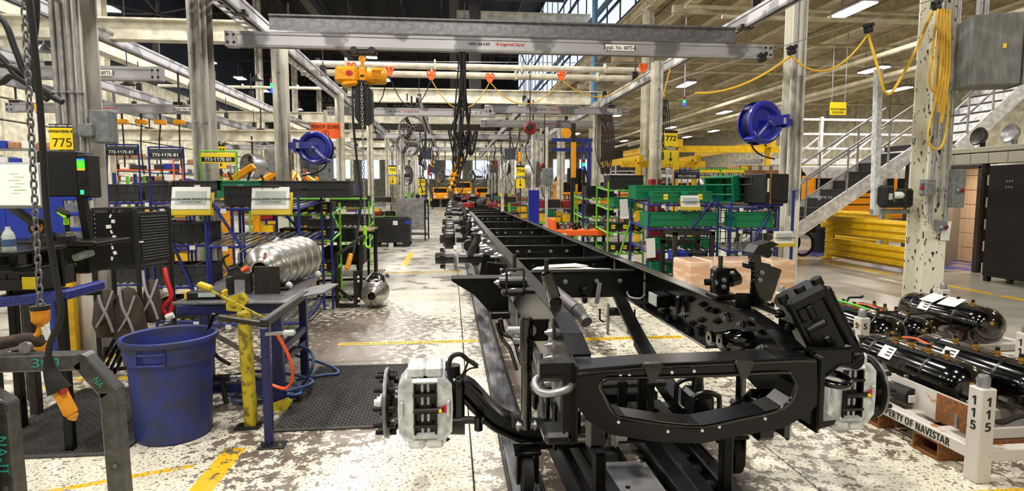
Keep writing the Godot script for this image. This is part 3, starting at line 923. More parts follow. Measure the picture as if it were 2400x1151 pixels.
	for p in [[-0.02, 0.57], [0.03, 0.563], [0.08, 0.54], [0.154, 0.455], [0.225, 0.385], [0.292, 0.345], [0.36, 0.315], [0.431, 0.3], [0.6, 0.29], [0.97, 0.285], [1.34, 0.29], [1.51, 0.3], [1.65, 0.335], [1.79, 0.455], [1.88, 0.55], [1.95, 0.57]]: path.append(Vector3(p[0], p[1], -3.1))
	path = smooth_path(path, 3)
	var isec := []
	for p in [[-0.05, -0.055], [0.05, -0.055], [0.065, -0.045], [0.065, -0.03], [0.035, -0.018], [0.035, 0.018], [0.065, 0.03], [0.065, 0.045], [0.05, 0.055], [-0.05, 0.055], [-0.065, 0.045], [-0.065, 0.03], [-0.035, 0.018], [-0.035, -0.018], [-0.065, -0.03], [-0.065, -0.045]]: isec.append(Vector2(p[0], p[1]))
	sweep(isec, path, Vector3.BACK)
	var ax := part("front_axle", M.black_paint, t)
	for s in [0.0, 1.0]:
		var kx := lerpf(0.0, 1.97, s)
		var sd := lerpf(1.0, -1.0, s)
		cyl(Vector3(kx, 0.4, -3.1), Vector3(kx, 0.68, -3.1), 0.045, 0.04, 14)
		cyl(Vector3(kx + sd * 0.06, 0.38, -3.05), Vector3(kx - sd * 0.02, 0.38, -3.05), 0.06, 0.055, 16)
		box(Vector3(kx + sd * 0.03, 0.5, -3.06), Vector3(0.06, 0.24, 0.09), Vector3.ZERO, 0.015)
		cyl(Vector3(kx + sd * 0.05, 0.41, -3.02), Vector3(kx + sd * 0.16, 0.41, -3.0), 0.02)
		cyl(Vector3(kx + sd * 0.13, 0.36, -3.0), Vector3(kx + sd * 0.13, 0.43, -3.0), 0.022)
		part("steering_knuckle", M.black_cast, ax)
	caliper(-0.138, -1.0, t)
	caliper(2.14, 1.0, t)
	tube(smooth_path([Vector3(-0.0, 0.6, -2.97), Vector3(-0.02, 0.7, -2.96), Vector3(-0.005, 0.762, -2.96), Vector3(0.04, 0.775, -2.96), Vector3(0.075, 0.74, -2.98), Vector3(0.1, 0.725, -2.98), Vector3(0.125, 0.705, -2.98)], 5), 0.012, 8)
	part("brake_hose", M.rubber, ax)
	tube(smooth_path([Vector3(0.08, 0.735, -2.98), Vector3(0.05, 0.66, -2.99), Vector3(0.02, 0.64, -3.0)], 4), 0.006, 6)
	tube(smooth_path([Vector3(0.13, 0.7, -2.98), Vector3(0.07, 0.68, -2.99), Vector3(0.03, 0.58, -3.0)], 4), 0.005, 6)
	part("sensor_cable", M.cable, ax)
	box(Vector3(0.33, 0.40, -3.02), Vector3(0.055, 0.07, 0.08), Vector3.ZERO, 0.01)
	part("axle_stop", M.dark_steel, ax)
	# springs under both rails
	for x in [0.6, 1.34]:
		var sp := []
		for k in 21:
			var s := k / 20.0
			sp.append(Vector3(x, 0.36 + 1.05 * pow(absf(s - 0.34), 1.7) * (0.75 if s > 0.34 else 2.2), -lerpf(2.4, 4.65, s)))
		for q in 3:
			var leaf := []
			for k in range([0, 3, 5][q], [21, 16, 13][q]): leaf.append(sp[k] - Vector3(0, 0.027 * q, 0))
			sweep([Vector2(-0.05, -0.012), Vector2(0.05, -0.012), Vector2(0.05, 0.012), Vector2(-0.05, 0.012)], leaf, Vector3.RIGHT)
		var ls := part("leaf_spring", M.black_paint, t)
		for d in [2.97, 3.2]:
			tube(smooth_path([Vector3(x - 0.075, 0.25, -d), Vector3(x - 0.075, 0.47, -d), Vector3(x - 0.06, 0.51, -d), Vector3(x, 0.53, -d), Vector3(x + 0.06, 0.51, -d), Vector3(x + 0.075, 0.47, -d), Vector3(x + 0.075, 0.25, -d)], 4), 0.014, 8)
			part("u_bolt", M.black_cast, ls)
		box(Vector3(x, 0.44, -3.085), Vector3(0.12, 0.13, 0.2), Vector3.ZERO, 0.02)
		cyl(Vector3(x, 0.5, -3.085), Vector3(x, 0.58, -3.085), 0.035, 0.032, 8)
		part("spring_clamp", M.black_cast, ls)
		cyl(Vector3(x - 0.08, 0.62, -4.66), Vector3(x + 0.08, 0.62, -4.66), 0.035)
		part("spring_eye", M.rubber, ls)
		for s in [-1.0, 1.0]: box(Vector3(x + s * 0.085, 0.56, -4.66), Vector3(0.012, 0.26, 0.05), Vector3.ZERO, 0.005)
		part("shackle", M.galvanised, ls)
		box(Vector3(x, 0.62, -2.42), Vector3(0.1, 0.2, 0.13), Vector3.ZERO, 0.02)
		box(Vector3(x + 0.05, 0.63, -2.36), Vector3(0.03, 0.15, 0.18), Vector3.ZERO, 0.02)
		part("spring_hanger", M.black_gloss, ls)
		cyl(Vector3(x - 0.12, 0.545, -2.42), Vector3(x + 0.14, 0.545, -2.42), 0.018)
		part("spring_pin", M.zinc, ls)
		for e in [[0.1, M.rubber, 0.036], [0.115, M.sign_yellow, 0.038], [0.14, M.sign_yellow, 0.037], [0.16, M.reel_blue, 0.016]]:
			cyl(Vector3(x + e[0], 0.56, -2.5), Vector3(x + e[0] + 0.012, 0.56, -2.5), e[2])
			part("bushing", e[1], ls)
	# shock absorbers
	for s in [[0.348, 2.75], [1.52, 2.95]]:
		lathe(Vector3(s[0], 0.46, -s[1]), Vector3.UP, [Vector2(0, 0), Vector2(0.02, 0), Vector2(0.026, 0.02), Vector2(0.026, 0.33), Vector2(0.031, 0.335), Vector2(0.031, 0.53), Vector2(0.024, 0.545), Vector2(0, 0.545)], 18)
		var sh := part("shock_absorber", M.black_gloss, t)
		cyl(Vector3(s[0] - 0.05, 0.475, -s[1]), Vector3(s[0] + 0.05, 0.475, -s[1]), 0.016)
		part("lower_pin", M.bare_steel, sh)
		for e in [-1, 1]: cyl(Vector3(s[0] + e * 0.036, 0.475, -s[1]), Vector3(s[0] + e * 0.044, 0.475, -s[1]), 0.024)
		part("washer", M.zinc, sh)
	# left outer brackets: cab mount, hood bar, step wedge, valve
	box(Vector3(0.44, 1.02, -3.4), Vector3(0.06, 0.02, 0.12))
	cyl(Vector3(0.27, 1.07, -3.4), Vector3(0.43, 1.07, -3.4), 0.034, 0.034, 14)
	box(Vector3(0.35, 1.01, -3.4), Vector3(0.13, 0.03, 0.09), Vector3.ZERO, 0.008)
	var cmnt := part("cab_mount", M.black_cast, t)
	tube([Vector3(0.31, 1.03, -3.36), Vector3(0.31, 1.14, -3.36), Vector3(0.318, 1.15, -3.36), Vector3(0.402, 1.15, -3.36), Vector3(0.41, 1.14, -3.36), Vector3(0.41, 1.03, -3.36)], 0.008, 6)
	cyl(Vector3(0.36, 1.13, -3.4), Vector3(0.36, 1.23, -3.4), 0.011)
	part("strap", M.dark_steel, cmnt)
	bolt(cmnt, Vector3(0.275, 1.07, -3.4), Vector3(-1, 0, 0), 0.035)
	bolt(cmnt, Vector3(0.35, 0.995, -3.37), Vector3(0, -1, 0), 0.035)
	bar(Vector3(0.47, 1.19, -2.95), Vector3(0.52, 1.05, -2.95), 0.045, 0.06, Vector3.UP, 0.01)
	bar(Vector3(0.52, 1.06, -2.95), Vector3(0.512, 0.7, -2.95), 0.045, 0.06, Vector3.UP, 0.01)
	part("hood_strut", M.black_gloss, t)
	cyl(Vector3(0.475, 1.19, -2.96), Vector3(0.475, 1.25, -2.96), 0.012)
	part("hood_pin", M.dark_steel, t)
	prism(PackedVector2Array([Vector2(0.0, 0.862), Vector2(0.46, 0.866), Vector2(0.47, 0.58), Vector2(0.32, 0.575), Vector2(0.18, 0.735), Vector2(0.0, 0.85)]), Transform3D(Basis(), Vector3(0, 0, -4.92)), 0.012)
	box(Vector3(0.23, 0.866, -5.0), Vector3(0.47, 0.012, 0.2))
	part("step_bracket", M.black_steel, t)
	box(Vector3(0.39, 0.585, -4.8), Vector3(0.16, 0.06, 0.1), Vector3.ZERO, 0.01)
	part("bracket_foot", M.black_steel, t)
	for k in 3:
		cyl(Vector3(0.3 + k * 0.03, 0.86 - k * 0.05, -3.1), Vector3(0.37 + k * 0.02, 0.87 - k * 0.06, -3.05), 0.022)
		part("air_valve", M.zinc, t)
	tube(smooth_path([Vector3(0.26, 0.9, -3.2), Vector3(0.28, 0.82, -3.2), Vector3(0.33, 0.8, -3.15), Vector3(0.36, 0.7, -3.1), Vector3(0.38, 0.66, -3.05)], 5), 0.014, 8)
	tube(smooth_path([Vector3(0.24, 0.88, -3.2), Vector3(0.27, 0.79, -3.2), Vector3(0.31, 0.74, -3.15), Vector3(0.34, 0.64, -3.1)], 5), 0.01, 8)
	part("air_hose", M.cable, t)
	box(Vector3(0.4, 0.93, -2.8), Vector3(0.12, 0.11, 0.02), Vector3.ZERO, 0.006)
	tube([Vector3(0.35, 0.92, -2.77), Vector3(0.35, 0.985, -2.77), Vector3(0.46, 0.985, -2.77)], 0.009, 6)
	var sb := part("shock_bracket", M.black_steel, t)
	bolt(sb, Vector3(0.37, 0.93, -2.79), Vector3(0, 0, 1), 0.05)
	for k in 5: bolt(sb, Vector3(0.46, 0.7 + k * 0.06, -2.7), Vector3(-1, 0, 0), 0.036)
	cyl(Vector3(0.43, 0.8, -2.85), Vector3(0.43, 0.5, -2.8), 0.012)
	part("link_rod", M.bare_steel, t)
	# shaft between the rails
	cyl(Vector3(0.59, 1.005, -3.5), Vector3(0.7, 0.92, -3.3), 0.042, 0.042, 18)
	var dr := part("steering_shaft", M.bare_steel, t)
	cyl(Vector3(0.7, 0.92, -3.3), Vector3(0.735, 0.885, -3.26), 0.05, 0.03, 14)
	cyl(Vector3(0.735, 0.885, -3.26), Vector3(0.745, 0.865, -3.22), 0.03, 0.034, 14)
	part("shaft_end", M.bare_steel, dr)
	# right side: mount, pedal, plate, steering gear
	box(Vector3(1.41, 1.12, -3.0), Vector3(0.075, 0.15, 0.1), Vector3.ZERO, 0.012)
	cyl(Vector3(1.32, 1.12, -2.98), Vector3(1.39, 1.12, -2.98), 0.018)
	cyl(Vector3(1.45, 1.13, -2.97), Vector3(1.5, 1.14, -2.97), 0.038, 0.034, 12)
	box(Vector3(1.42, 1.045, -3.0), Vector3(0.12, 0.03, 0.14), Vector3.ZERO, 0.008)
	var mr := part("cab_mount", M.black_cast, t)
	tube([Vector3(1.345, 1.07, -2.94), Vector3(1.345, 1.18, -2.94), Vector3(1.36, 1.19, -2.94), Vector3(1.46, 1.19, -2.94), Vector3(1.47, 1.17, -2.94)], 0.01, 6)
	cyl(Vector3(1.41, 1.18, -3.0), Vector3(1.41, 1.255, -3.0), 0.012)
	part("strap", M.black_gloss, mr)
	for p in [[1.405, 1.1], [1.405, 1.135], [1.36, 1.12]]:
		bolt(mr, Vector3(p[0], p[1], -2.945), Vector3(0, 0, 1), 0.022)
	prism(PackedVector2Array([Vector2(1.47, 1.03), Vector2(1.535, 1.03), Vector2(1.56, 1.22), Vector2(1.545, 1.24), Vector2(1.5, 1.25), Vector2(1.49, 1.32), Vector2(1.47, 1.33), Vector2(1.445, 1.3), Vector2(1.46, 1.26), Vector2(1.475, 1.2)]), Transform3D(Basis(), Vector3(0, 0, -2.8)), 0.05)
	bar(Vector3(1.535, 1.06, -2.77), Vector3(1.585, 1.22, -2.77), 0.035, 0.06, Vector3.UP, 0.008)
	var pd := part("hood_hinge", M.black_gloss, t)
	prism(PackedVector2Array([Vector2(1.44, 1.3), Vector2(1.465, 1.335), Vector2(1.53, 1.355), Vector2(1.57, 1.34), Vector2(1.52, 1.315), Vector2(1.49, 1.285)]), Transform3D(Basis(), Vector3(0, 0, -2.82)), 0.1)
	part("hinge_arm", M.black_cast, pd)
	cyl(Vector3(1.52, 1.295, -2.73), Vector3(1.52, 1.295, -2.8), 0.022)
	box(Vector3(1.445, 1.235, -2.77), Vector3(0.04, 0.03, 0.06), Vector3.ZERO, 0.006)
	part("hinge_pin", M.black_cast, pd)
	for p in [[1.5, 1.2], [1.492, 1.165]]: bolt(pd, Vector3(p[0], p[1], -2.745), Vector3(0, 0, 1), 0.02)
	box(Vector3(1.42, 1.06, -2.76), Vector3(0.11, 0.075, 0.01), Vector3(0, 20, -6), 0.004)
	part("support_plate", M.black_steel, t)
	prism(PackedVector2Array([Vector2(1.46, 1.035), Vector2(1.5, 1.045), Vector2(1.62, 0.985), Vector2(1.62, 0.91), Vector2(1.6, 0.9), Vector2(1.6, 0.97), Vector2(1.49, 1.02)]), Transform3D(Basis(), Vector3(0, 0, -2.75)), 0.4)
	part("gear_plate", M.black_paint, t)
	var G := Transform3D(turned(Vector3(0, -8, 28)), Vector3(1.575, 1.015, -2.42))
	bbox(G * Vector3(0, 0, 0), Vector3(0.15, 0.28, 0.13), G.basis, 0.02)
	bbox(G * Vector3(0, 0.14, 0), Vector3(0.19, 0.07, 0.16), G.basis, 0.02)
	bbox(G * Vector3(0, -0.135, 0), Vector3(0.19, 0.05, 0.16), G.basis, 0.02)
	bbox(G * Vector3(-0.075, 0.02, 0.02), Vector3(0.035, 0.3, 0.12), G.basis, 0.012)
	bbox(G * Vector3(-0.02, 0.02, 0.07), Vector3(0.1, 0.03, 0.03), G.basis, 0.01)
	bbox(G * Vector3(0.0, -0.08, 0.066), Vector3(0.03, 0.08, 0.02), G.basis, 0.006)
	bbox(G * Vector3(-0.01, 0.08, 0.066), Vector3(0.03, 0.07, 0.02), G.basis, 0.006)
	for p in [[-0.08, 0.19], [0.0, 0.19], [0.08, 0.19]]: cyl(G * Vector3(p[0], p[1] - 0.03, 0.03), G * Vector3(p[0], p[1] + 0.005, 0.03), 0.024)
	var sg := part("steering_gear", M.black_cast, t)
	cyl(G * Vector3(0.085, -0.15, 0.045), G * Vector3(0.085, 0.14, 0.045), 0.03, 0.03, 16)
	cyl(G * Vector3(0.02, -0.17, -0.02), G * Vector3(0.06, -0.17, 0.09), 0.05, 0.05, 16)
	part("gear_tube", M.black_cast, sg)
	for p in [[0.12, -0.12, 0.06], [0.06, -0.16, 0.1], [-0.11, 0.12, 0.02], [-0.1, 0.05, 0.02]]: bolt(sg, G * Vector3(p[0], p[1], p[2]), G.basis * Vector3(signf(p[0]), 0, 0.4), 0.034, M.black_steel)
	# rear axles with hubs
	for e in [[8.8, 0], [12.3, 1], [15.2, 1]]:
		var d: float = e[0]
		cyl(Vector3(0.1, 0.6, -d), Vector3(1.85, 0.6, -d), 0.075, 0.075, 14)
		lathe(Vector3(0.97, 0.6, -d + 0.1), Vector3(0, 0, 1), [Vector2(0, -0.22), Vector2(0.2, -0.2), Vector2(0.22, -0.05), Vector2(0.2, 0.1), Vector2(0.1, 0.14), Vector2(0, 0.15)], 20)
		var ra := part("rear_axle", M.black_cast, t)
		for s in [-1.0, 1.0]:
			var x: float = 0.97 + s * 1.0
			if e[1] == 0:
				lathe(Vector3(x, 0.6, -d), Vector3(s, 0, 0), [Vector2(0.19, -0.1), Vector2(0.19, -0.06), Vector2(0.1, -0.06), Vector2(0.1, -0.1)], 30)
				part("brake_disc", M.bare_steel, ra)
				lathe(Vector3(x, 0.6, -d), Vector3(s, 0, 0), [Vector2(0.08, -0.06), Vector2(0.08, 0.06), Vector2(0.17, 0.065), Vector2(0.17, 0.085), Vector2(0.09, 0.09), Vector2(0.085, 0.2), Vector2(0.07, 0.21), Vector2(0, 0.21)], 28)
			else:
				lathe(Vector3(x, 0.6, -d), Vector3(s, 0, 0), [Vector2(0.2, -0.1), Vector2(0.21, -0.06), Vector2(0.205, 0.1), Vector2(0.17, 0.12), Vector2(0.09, 0.125), Vector2(0.085, 0.2), Vector2(0.07, 0.21), Vector2(0, 0.21)], 28)
			var hb := part("wheel_hub", M.black_cast, ra)
			for k in 10:
				var a := TAU * k / 10
				var p := Vector3(x + s * 0.08, 0.6 + cos(a) * 0.14, -d + sin(a) * 0.14)
				cyl(p, p + Vector3(s * 0.06, 0, 0), 0.014, 0.013, 6)
				part("wheel_stud", M.black_steel, hb)
			box(Vector3(0.97 + s * 0.62, 0.72, -d - 0.1), Vector3(0.12, 0.5, 0.16), Vector3.ZERO, 0.03)
			cyl(Vector3(0.97 + s * 0.7, 0.75, -d - 0.25), Vector3(0.97 + s * 0.7, 0.75, -d - 0.5), 0.09, 0.09, 14)
			bar(Vector3(0.97 + s * 0.6, 0.95, -d + 0.55), Vector3(0.97 + s * 0.72, 0.62, -d), 0.07, 0.1)
			part("suspension_bracket", M.black_cast, ra)
			for k in 6: bolt(ra, Vector3(0.97 + s * 0.53, 0.8 + (k % 3) * 0.09, -d + 0.3 - 0.25 * (k / 3)), Vector3(s, 0, 0), 0.05)
	for d in [5.6, 6.3]:
		bar(Vector3(0.4, 0.92, -d), Vector3(0.35, 0.62, -d), 0.03, 0.14, Vector3.UP, 0.01)
		part("hanger_bracket", M.black_steel, t)
	in_world = false
	paper_and_tracks()

func paper_and_tracks() -> void:
	in_world = true
	var ps := thing("paper_sheet", "white folded paper sheets lying on a chassis crossmember", "paper", Vector3(0.95, 1.0, -4.55))
	prism(PackedVector2Array([Vector2(0.6, -4.42), Vector2(0.68, -4.68), Vector2(1.06, -4.64), Vector2(1.09, -4.45), Vector2(1.2, -4.4)]), Transform3D(Basis(Vector3(1, 0, 0), Vector3(0, 0.06, 1), Vector3(0, 1, 0)), Vector3(0, 1.268, 0)), 0.004)
	part("sheet", M.paper, ps)
	prism(PackedVector2Array([Vector2(0.66, -4.44), Vector2(0.74, -4.62), Vector2(0.98, -4.65), Vector2(1.04, -4.46)]), Transform3D(Basis(Vector3(1, 0.03, 0), Vector3(0, 0.02, 1), Vector3(0, 1, 0)), Vector3(0, 1.08, 0)), 0.003)
	part("sheet", M.paper, ps)
	# floor rails of the conveyor
	for e in [[0.305, 0.46, "worn steel floor track left of the chassis"], [1.16, 1.29, "worn steel floor track right of the chassis"]]:
		var w: float = e[1] - e[0]
		var tr := thing("floor_track", e[2], "track", Vector3((e[0] + e[1]) / 2, 0, -15), 0.0, "floor tracks of the conveyor")
		box(Vector3((e[0] + e[1]) / 2, 0.012, -17.5), Vector3(w, 0.016, 31), Vector3.ZERO, 0.003)
		part("running_plate", M.worn_rail, tr)
		for s in [0.0, 1.0]: box(Vector3(lerpf(e[0] - 0.012, e[1] + 0.012, s), 0.01, -17.5), Vector3(0.012, 0.02, 31), Vector3.ZERO, 0.003)
		part("edge_strip", M.dark_steel, tr)
	var ct := thing("conveyor_track", "dark slotted conveyor channel running under the chassis", "conveyor", Vector3(0.83, 0, -15))
	box(Vector3(0.83, 0.01, -17.5), Vector3(0.3, 0.012, 31))
	part("bed", M.dark_steel, ct)
	for s in [-1, 1]: box(Vector3(0.83 + s * 0.16, 0.02, -17.5), Vector3(0.03, 0.04, 31), Vector3.ZERO, 0.004)
	part("side_rail", M.black_steel, ct)
	# dolly that carries the front axle
	var dl := thing("axle_dolly", "black steel dolly on casters under the front axle", "dolly", Vector3(0.97, 0, -2.9))
	bar(Vector3(0.74, 0.2, -1.9), Vector3(0.66, 0.2, -3.6), 0.07, 0.12, Vector3.UP, 0.008)
	bar(Vector3(0.6, 0.2, -1.9), Vector3(0.55, 0.2, -3.6), 0.05, 0.16, Vector3.UP, 0.008)
	part("side_beam", M.black_steel, dl)
	bar(Vector3(1.12, 0.2, -1.9), Vector3(1.14, 0.2, -3.6), 0.08, 0.12, Vector3.UP, 0.008)
	bar(Vector3(1.3, 0.14, -2.3), Vector3(1.28, 0.2, -3.6), 0.08, 0.14, Vector3.UP, 0.008)
	for k in 5: box(Vector3(1.22, 0.19, -2.3 - k * 0.16), Vector3(0.05, 0.05, 0.06), Vector3.ZERO, 0.012)
	part("side_beam", M.black_steel, dl)
	for d in [3.3, 3.6]:
		box(Vector3(0.95, 0.2, -d - 0.25), Vector3(0.85, 0.1, 0.12), Vector3.ZERO, 0.01)
		part("cross_beam", M.black_steel, dl)
	box(Vector3(0.95, 0.42, -3.5), Vector3(0.7, 0.03, 0.12), Vector3.ZERO, 0.006)
	for p in [[0.72, 0.36], [1.2, 0.36]]: box(Vector3(p[0], p[1], -3.48), Vector3(0.06, 0.26, 0.06), Vector3.ZERO, 0.006)
	part("axle_cradle", M.dark_steel, dl)
	for p in [[0.63, 2.45, 0.47], [1.23, 2.5, 0.52], [0.98, 3.3, 0.5], [1.1, 3.3, 0.55]]:
		box(Vector3(p[0], (p[2] + 0.15) / 2, -p[1]), Vector3(0.05, p[2] - 0.15, 0.05), Vector3.ZERO, 0.006)
		part("support_post", M.black_steel, dl)
	for p in [[0.385, 3.02], [1.56, 3.1]]:
		box(Vector3(p[0], 0.235, -p[1]), Vector3(0.14, 0.02, 0.12), Vector3.ZERO, 0.004)
		box(Vector3(p[0] + 0.12 * signf(0.97 - p[0]), 0.25, -p[1] - 0.03), Vector3(0.3, 0.04, 0.06), Vector3.ZERO, 0.005)
		for s in [-1, 1]: box(Vector3(p[0] + s * 0.05, 0.15, -p[1]), Vector3(0.018, 0.17, 0.1), Vector3.ZERO, 0.005)
		var cs := part("caster", M.black_steel, dl)
		lathe(Vector3(p[0], 0.115, -p[1]), Vector3(1, 0, 0), [Vector2(0, -0.033), Vector2(0.08, -0.033), Vector2(0.1, -0.026), Vector2(0.1, 0.026), Vector2(0.08, 0.033), Vector2(0, 0.033)], 26)
		part("caster_wheel", M.rubber, cs)
	var pl := thing("conveyor_plate", "bright scratched aluminium plate on the conveyor in front of the dolly", "plate", Vector3(0.86, 0, -2.6))
	box(Vector3(0.93, 0.045, -2.55), Vector3(0.26, 0.03, 1.3), Vector3.ZERO, 0.006)
	for s in [-1, 1]: box(Vector3(0.93 + s * 0.15, 0.035, -2.55), Vector3(0.03, 0.03, 1.3), Vector3.ZERO, 0.004)
	part("plate", M.aluminium, pl)
	for k in 3:
		cyl(Vector3(0.9, 0.06, -2.1 - k * 0.4), Vector3(0.9, 0.064, -2.1 - k * 0.4), 0.014)
		part("screw", M.dark_steel, pl)
	in_world = false
	floor_tape(-1.18, 0.27, 6.25, "yellow floor tape with printed warning left of the chassis", 0)
	floor_tape(1.32, 2.5, 6.2, "yellow floor tape with printed warning seen through the chassis frame", 0)
	floor_tape(-1.3, 0.2, 11.7, "worn yellow floor tape across the aisle by the rear axle", 1)

func floor_tape(x0: float, x1: float, d: float, label: String, worn: int) -> void:
	var t := thing("floor_tape", label, "tape", Vector3((x0 + x1) / 2, 0, -d), 0.0, "yellow floor tapes")
	box(Vector3(0, 0.0015, 0), Vector3(x1 - x0, 0.002, 0.11))
	part("strip", M.yellow, t)
	words("lettering", "DO NOT OPERATE HOIST AT X MORE THAN THIS POINT", 0.045, M.ink, t, Transform3D(Basis(Vector3(-1, 0, 0), Vector3(0, 0, 1), Vector3(0, 1, 0)), Vector3(0, 0.003, 0.0)), false, (x1 - x0) / 1.62)

# ---------------------------------------------------------------- columns, cranes, pipes and what hangs from them
func h_column(label: String, p: Vector3, h: float, w: float, m: Material, conduits: int, turn := 0.0) -> Node3D:
	var t := thing("steel_column", label, "column", p, turn, "steel columns of the hall")
	extrude(i_profile(w, w, w * 0.08, w * 0.07), Vector3(0, 0, 0), Vector3(0, h, 0), Vector3.BACK)
	part("shaft", m, t)
	box(Vector3(0, 0.015, 0), Vector3(w * 1.5, 0.03, w * 1.5), Vector3.ZERO, 0.004)
	part("base_plate", M.dark_steel, t)
	for k in conduits:
		var x := -w * 0.5 + w * (k + 0.5) / conduits
		cyl(Vector3(x, 1.2 + 0.25 * (k % 2), w * 0.5 + 0.022), Vector3(x, h, w * 0.5 + 0.022), 0.02 - 0.005 * (k % 2), -1, 8)
		part("conduit", M.conduit, t)
		for y in [1.6, 2.5, 3.4]:
			if y < h:
				box(Vector3(x, y, w * 0.5 + 0.025), Vector3(0.05, 0.02, 0.05))
				part("conduit_clamp", M.conduit, t)
	return t

func crane_track() -> PackedVector2Array:   # enclosed track section, slot below
	return PackedVector2Array([Vector2(-0.05, -0.1), Vector2(-0.018, -0.1), Vector2(-0.018, -0.086), Vector2(-0.036, -0.086), Vector2(-0.036, 0.04), Vector2(0.036, 0.04), Vector2(0.036, -0.086), Vector2(0.018, -0.086), Vector2(0.018, -0.1), Vector2(0.05, -0.1), Vector2(0.056, -0.07), Vector2(0.05, 0.05), Vector2(0.062, 0.06), Vector2(0.062, 0.1), Vector2(-0.062, 0.1), Vector2(-0.062, 0.06), Vector2(-0.05, 0.05), Vector2(-0.056, -0.07)])

func bridge(label: String, x0: float, x1: float, y: float, d: float, top: bool, capacity: String, number: String) -> Node3D:
	in_world = true
	var t := thing("crane_bridge", label, "crane beam", Vector3((x0 + x1) / 2, y, -d), 0.0, "grey crane bridges across the line")
	extrude(crane_track(), Vector3(x0, y, -d), Vector3(x1, y, -d))
	part("track", M.aluminium, t)
	if top:
		extrude(PackedVector2Array([Vector2(-0.07, 0.1), Vector2(0.07, 0.1), Vector2(0.05, 0.125), Vector2(0.045, 0.29), Vector2(0.08, 0.31), Vector2(0.08, 0.33), Vector2(-0.08, 0.33), Vector2(-0.08, 0.31), Vector2(-0.045, 0.29), Vector2(-0.05, 0.125)]), Vector3(x0 + 0.5, y, -d), Vector3(x1 - 0.5, y, -d))
		part("stiffener_beam", M.bare_steel, t)
	for s in [x0, x1]:
		box(Vector3(s, y, -d), Vector3(0.16, 0.21, 0.13), Vector3.ZERO, 0.008)
		var ec := part("end_cap", M.aluminium, t)
		for k in 4: bolt(ec, Vector3(s + (-0.04 if k % 2 else 0.04), y + (0.05 if k < 2 else -0.05), -d + 0.066), Vector3(0, 0, 1), 0.028, M.dark_steel)
	var z := -d + 0.063
	var xm := (x0 + x1) / 2
	box(Vector3(xm + 1.55, y, z + 0.002), Vector3(0.42, 0.085, 0.004))
	var lab := part("number_plate", M.paper, t)
	words("lettering", "Appl. No. " + number, 0.05, M.ink, lab, at(xm + 1.55, y, z + 0.006), true, 0.85, true)
	words("lettering", capacity + " LBS CAP.", 0.035, M.ink, t, at(xm - 0.45, y + 0.01, z), true)
	words("lettering", "IR Ingersoll Rand", 0.035, M.red_ink, t, at(xm - 0.02, y + 0.01, z), true)
	var yt := 0.33 if top else 0.1
	for e in [[-2.8, 4.05], [4.3, 4.05], [-5.7, 4.15], [-7.4, 3.85], [-8.9, 3.8]]:
		var s: float = e[0]
		if s < x0 or s > x1: continue
		box(Vector3(s, y + yt + 0.02, -d), Vector3(0.2, 0.06, 0.16), Vector3.ZERO, 0.01)
		cyl(Vector3(s, y + yt + 0.02, -d), Vector3(s, maxf(e[1] - 0.09, y + yt + 0.1), -d), 0.02)
		part("end_truck", M.dark_steel, t)
	in_world = false
	return t

func runway(label: String, x: float, y: float, d0: float, d1: float, tray: float) -> void:
	in_world = true
	var t := thing("crane_runway", label, "crane rail", Vector3(x, y, -(d0 + d1) / 2), 0.0, "grey crane runways along the hall")
	extrude(crane_track(), Vector3(x, y, -d0), Vector3(x, y, -d1))
	part("track", M.aluminium, t)
	var d := d0 + 1.0
	while d < d1:
		box(Vector3(x, y + 0.2, -d), Vector3(0.12, 0.2, 0.05))
		cyl(Vector3(x, y + 0.3, -d), Vector3(x, y + 0.8, -d), 0.012, -1, 6)
		part("hanger", M.dark_steel, t)
		d += 2.8
	in_world = false
	if tray != 0.0:
		in_world = true
		var c := thing("cable_tray", "ladder cable tray beside the " + label, "cable tray", Vector3(x + tray, y + 0.12, -(d0 + d1) / 2), 0.0, "ladder cable trays")
		for s in [-0.11, 0.11]:
			bar(Vector3(x + tray + s, y + 0.12, -d0), Vector3(x + tray + s, y + 0.12, -d1), 0.02, 0.06)
			part("side_rail", M.galvanised, c)
		d = d0
		while d < minf(d1, 24.0):
			box(Vector3(x + tray, y + 0.11, -d), Vector3(0.21, 0.025, 0.05))
			part("rung", M.galvanised, c)
			d += 0.28
		tube(smooth_path([Vector3(x + tray, y + 0.13, -d0), Vector3(x + tray + 0.03, y + 0.13, -(d0 * 0.6 + d1 * 0.4)), Vector3(x + tray - 0.02, y + 0.13, -d1)], 4), 0.03, 6)
		part("cable", M.cable, c)
		in_world = false

func hang(a: Vector3, b: Vector3, sag: float, n := 10) -> Array:
	var out := []
	for k in n + 1:
		var s := float(k) / n
		out.append(a.lerp(b, s) - Vector3(0, sag * 4.0 * s * (1.0 - s), 0))
	return out

func link_mesh(m: Material) -> ArrayMesh:
	var key := "link%d" % m.get_instance_id()
	if not shared.has(key):
		var p := []
		for k in 13:
			var a := TAU * k / 12
			p.append(Vector3(cos(a) * 0.42, sin(a) * 0.42 + (0.35 if sin(a) > 0.01 else (-0.35 if sin(a) < -0.01 else 0.0)), 0))
		tube(p, 0.16, 6, -1, false)
		shared[key] = take_mesh(m)
	return shared[key]

func chain(parent: Node, a: Vector3, b: Vector3, size: float, m: Material) -> void:   # size: link width
	var n := int(a.distance_to(b) / (size * 1.22))
	var dirn := (a - b).normalized()
	for k in n:
		var p := a.lerp(b, (k + 0.5) / n)
		var B := axes(Vector3.BACK if k % 2 else Vector3.RIGHT, dirn)
		var T := Transform3D(B.scaled_local(Vector3.ONE * size), p)
		if in_world: T = place_of(parent).affine_inverse() * T
		inst("chain_link", link_mesh(m), parent, T)

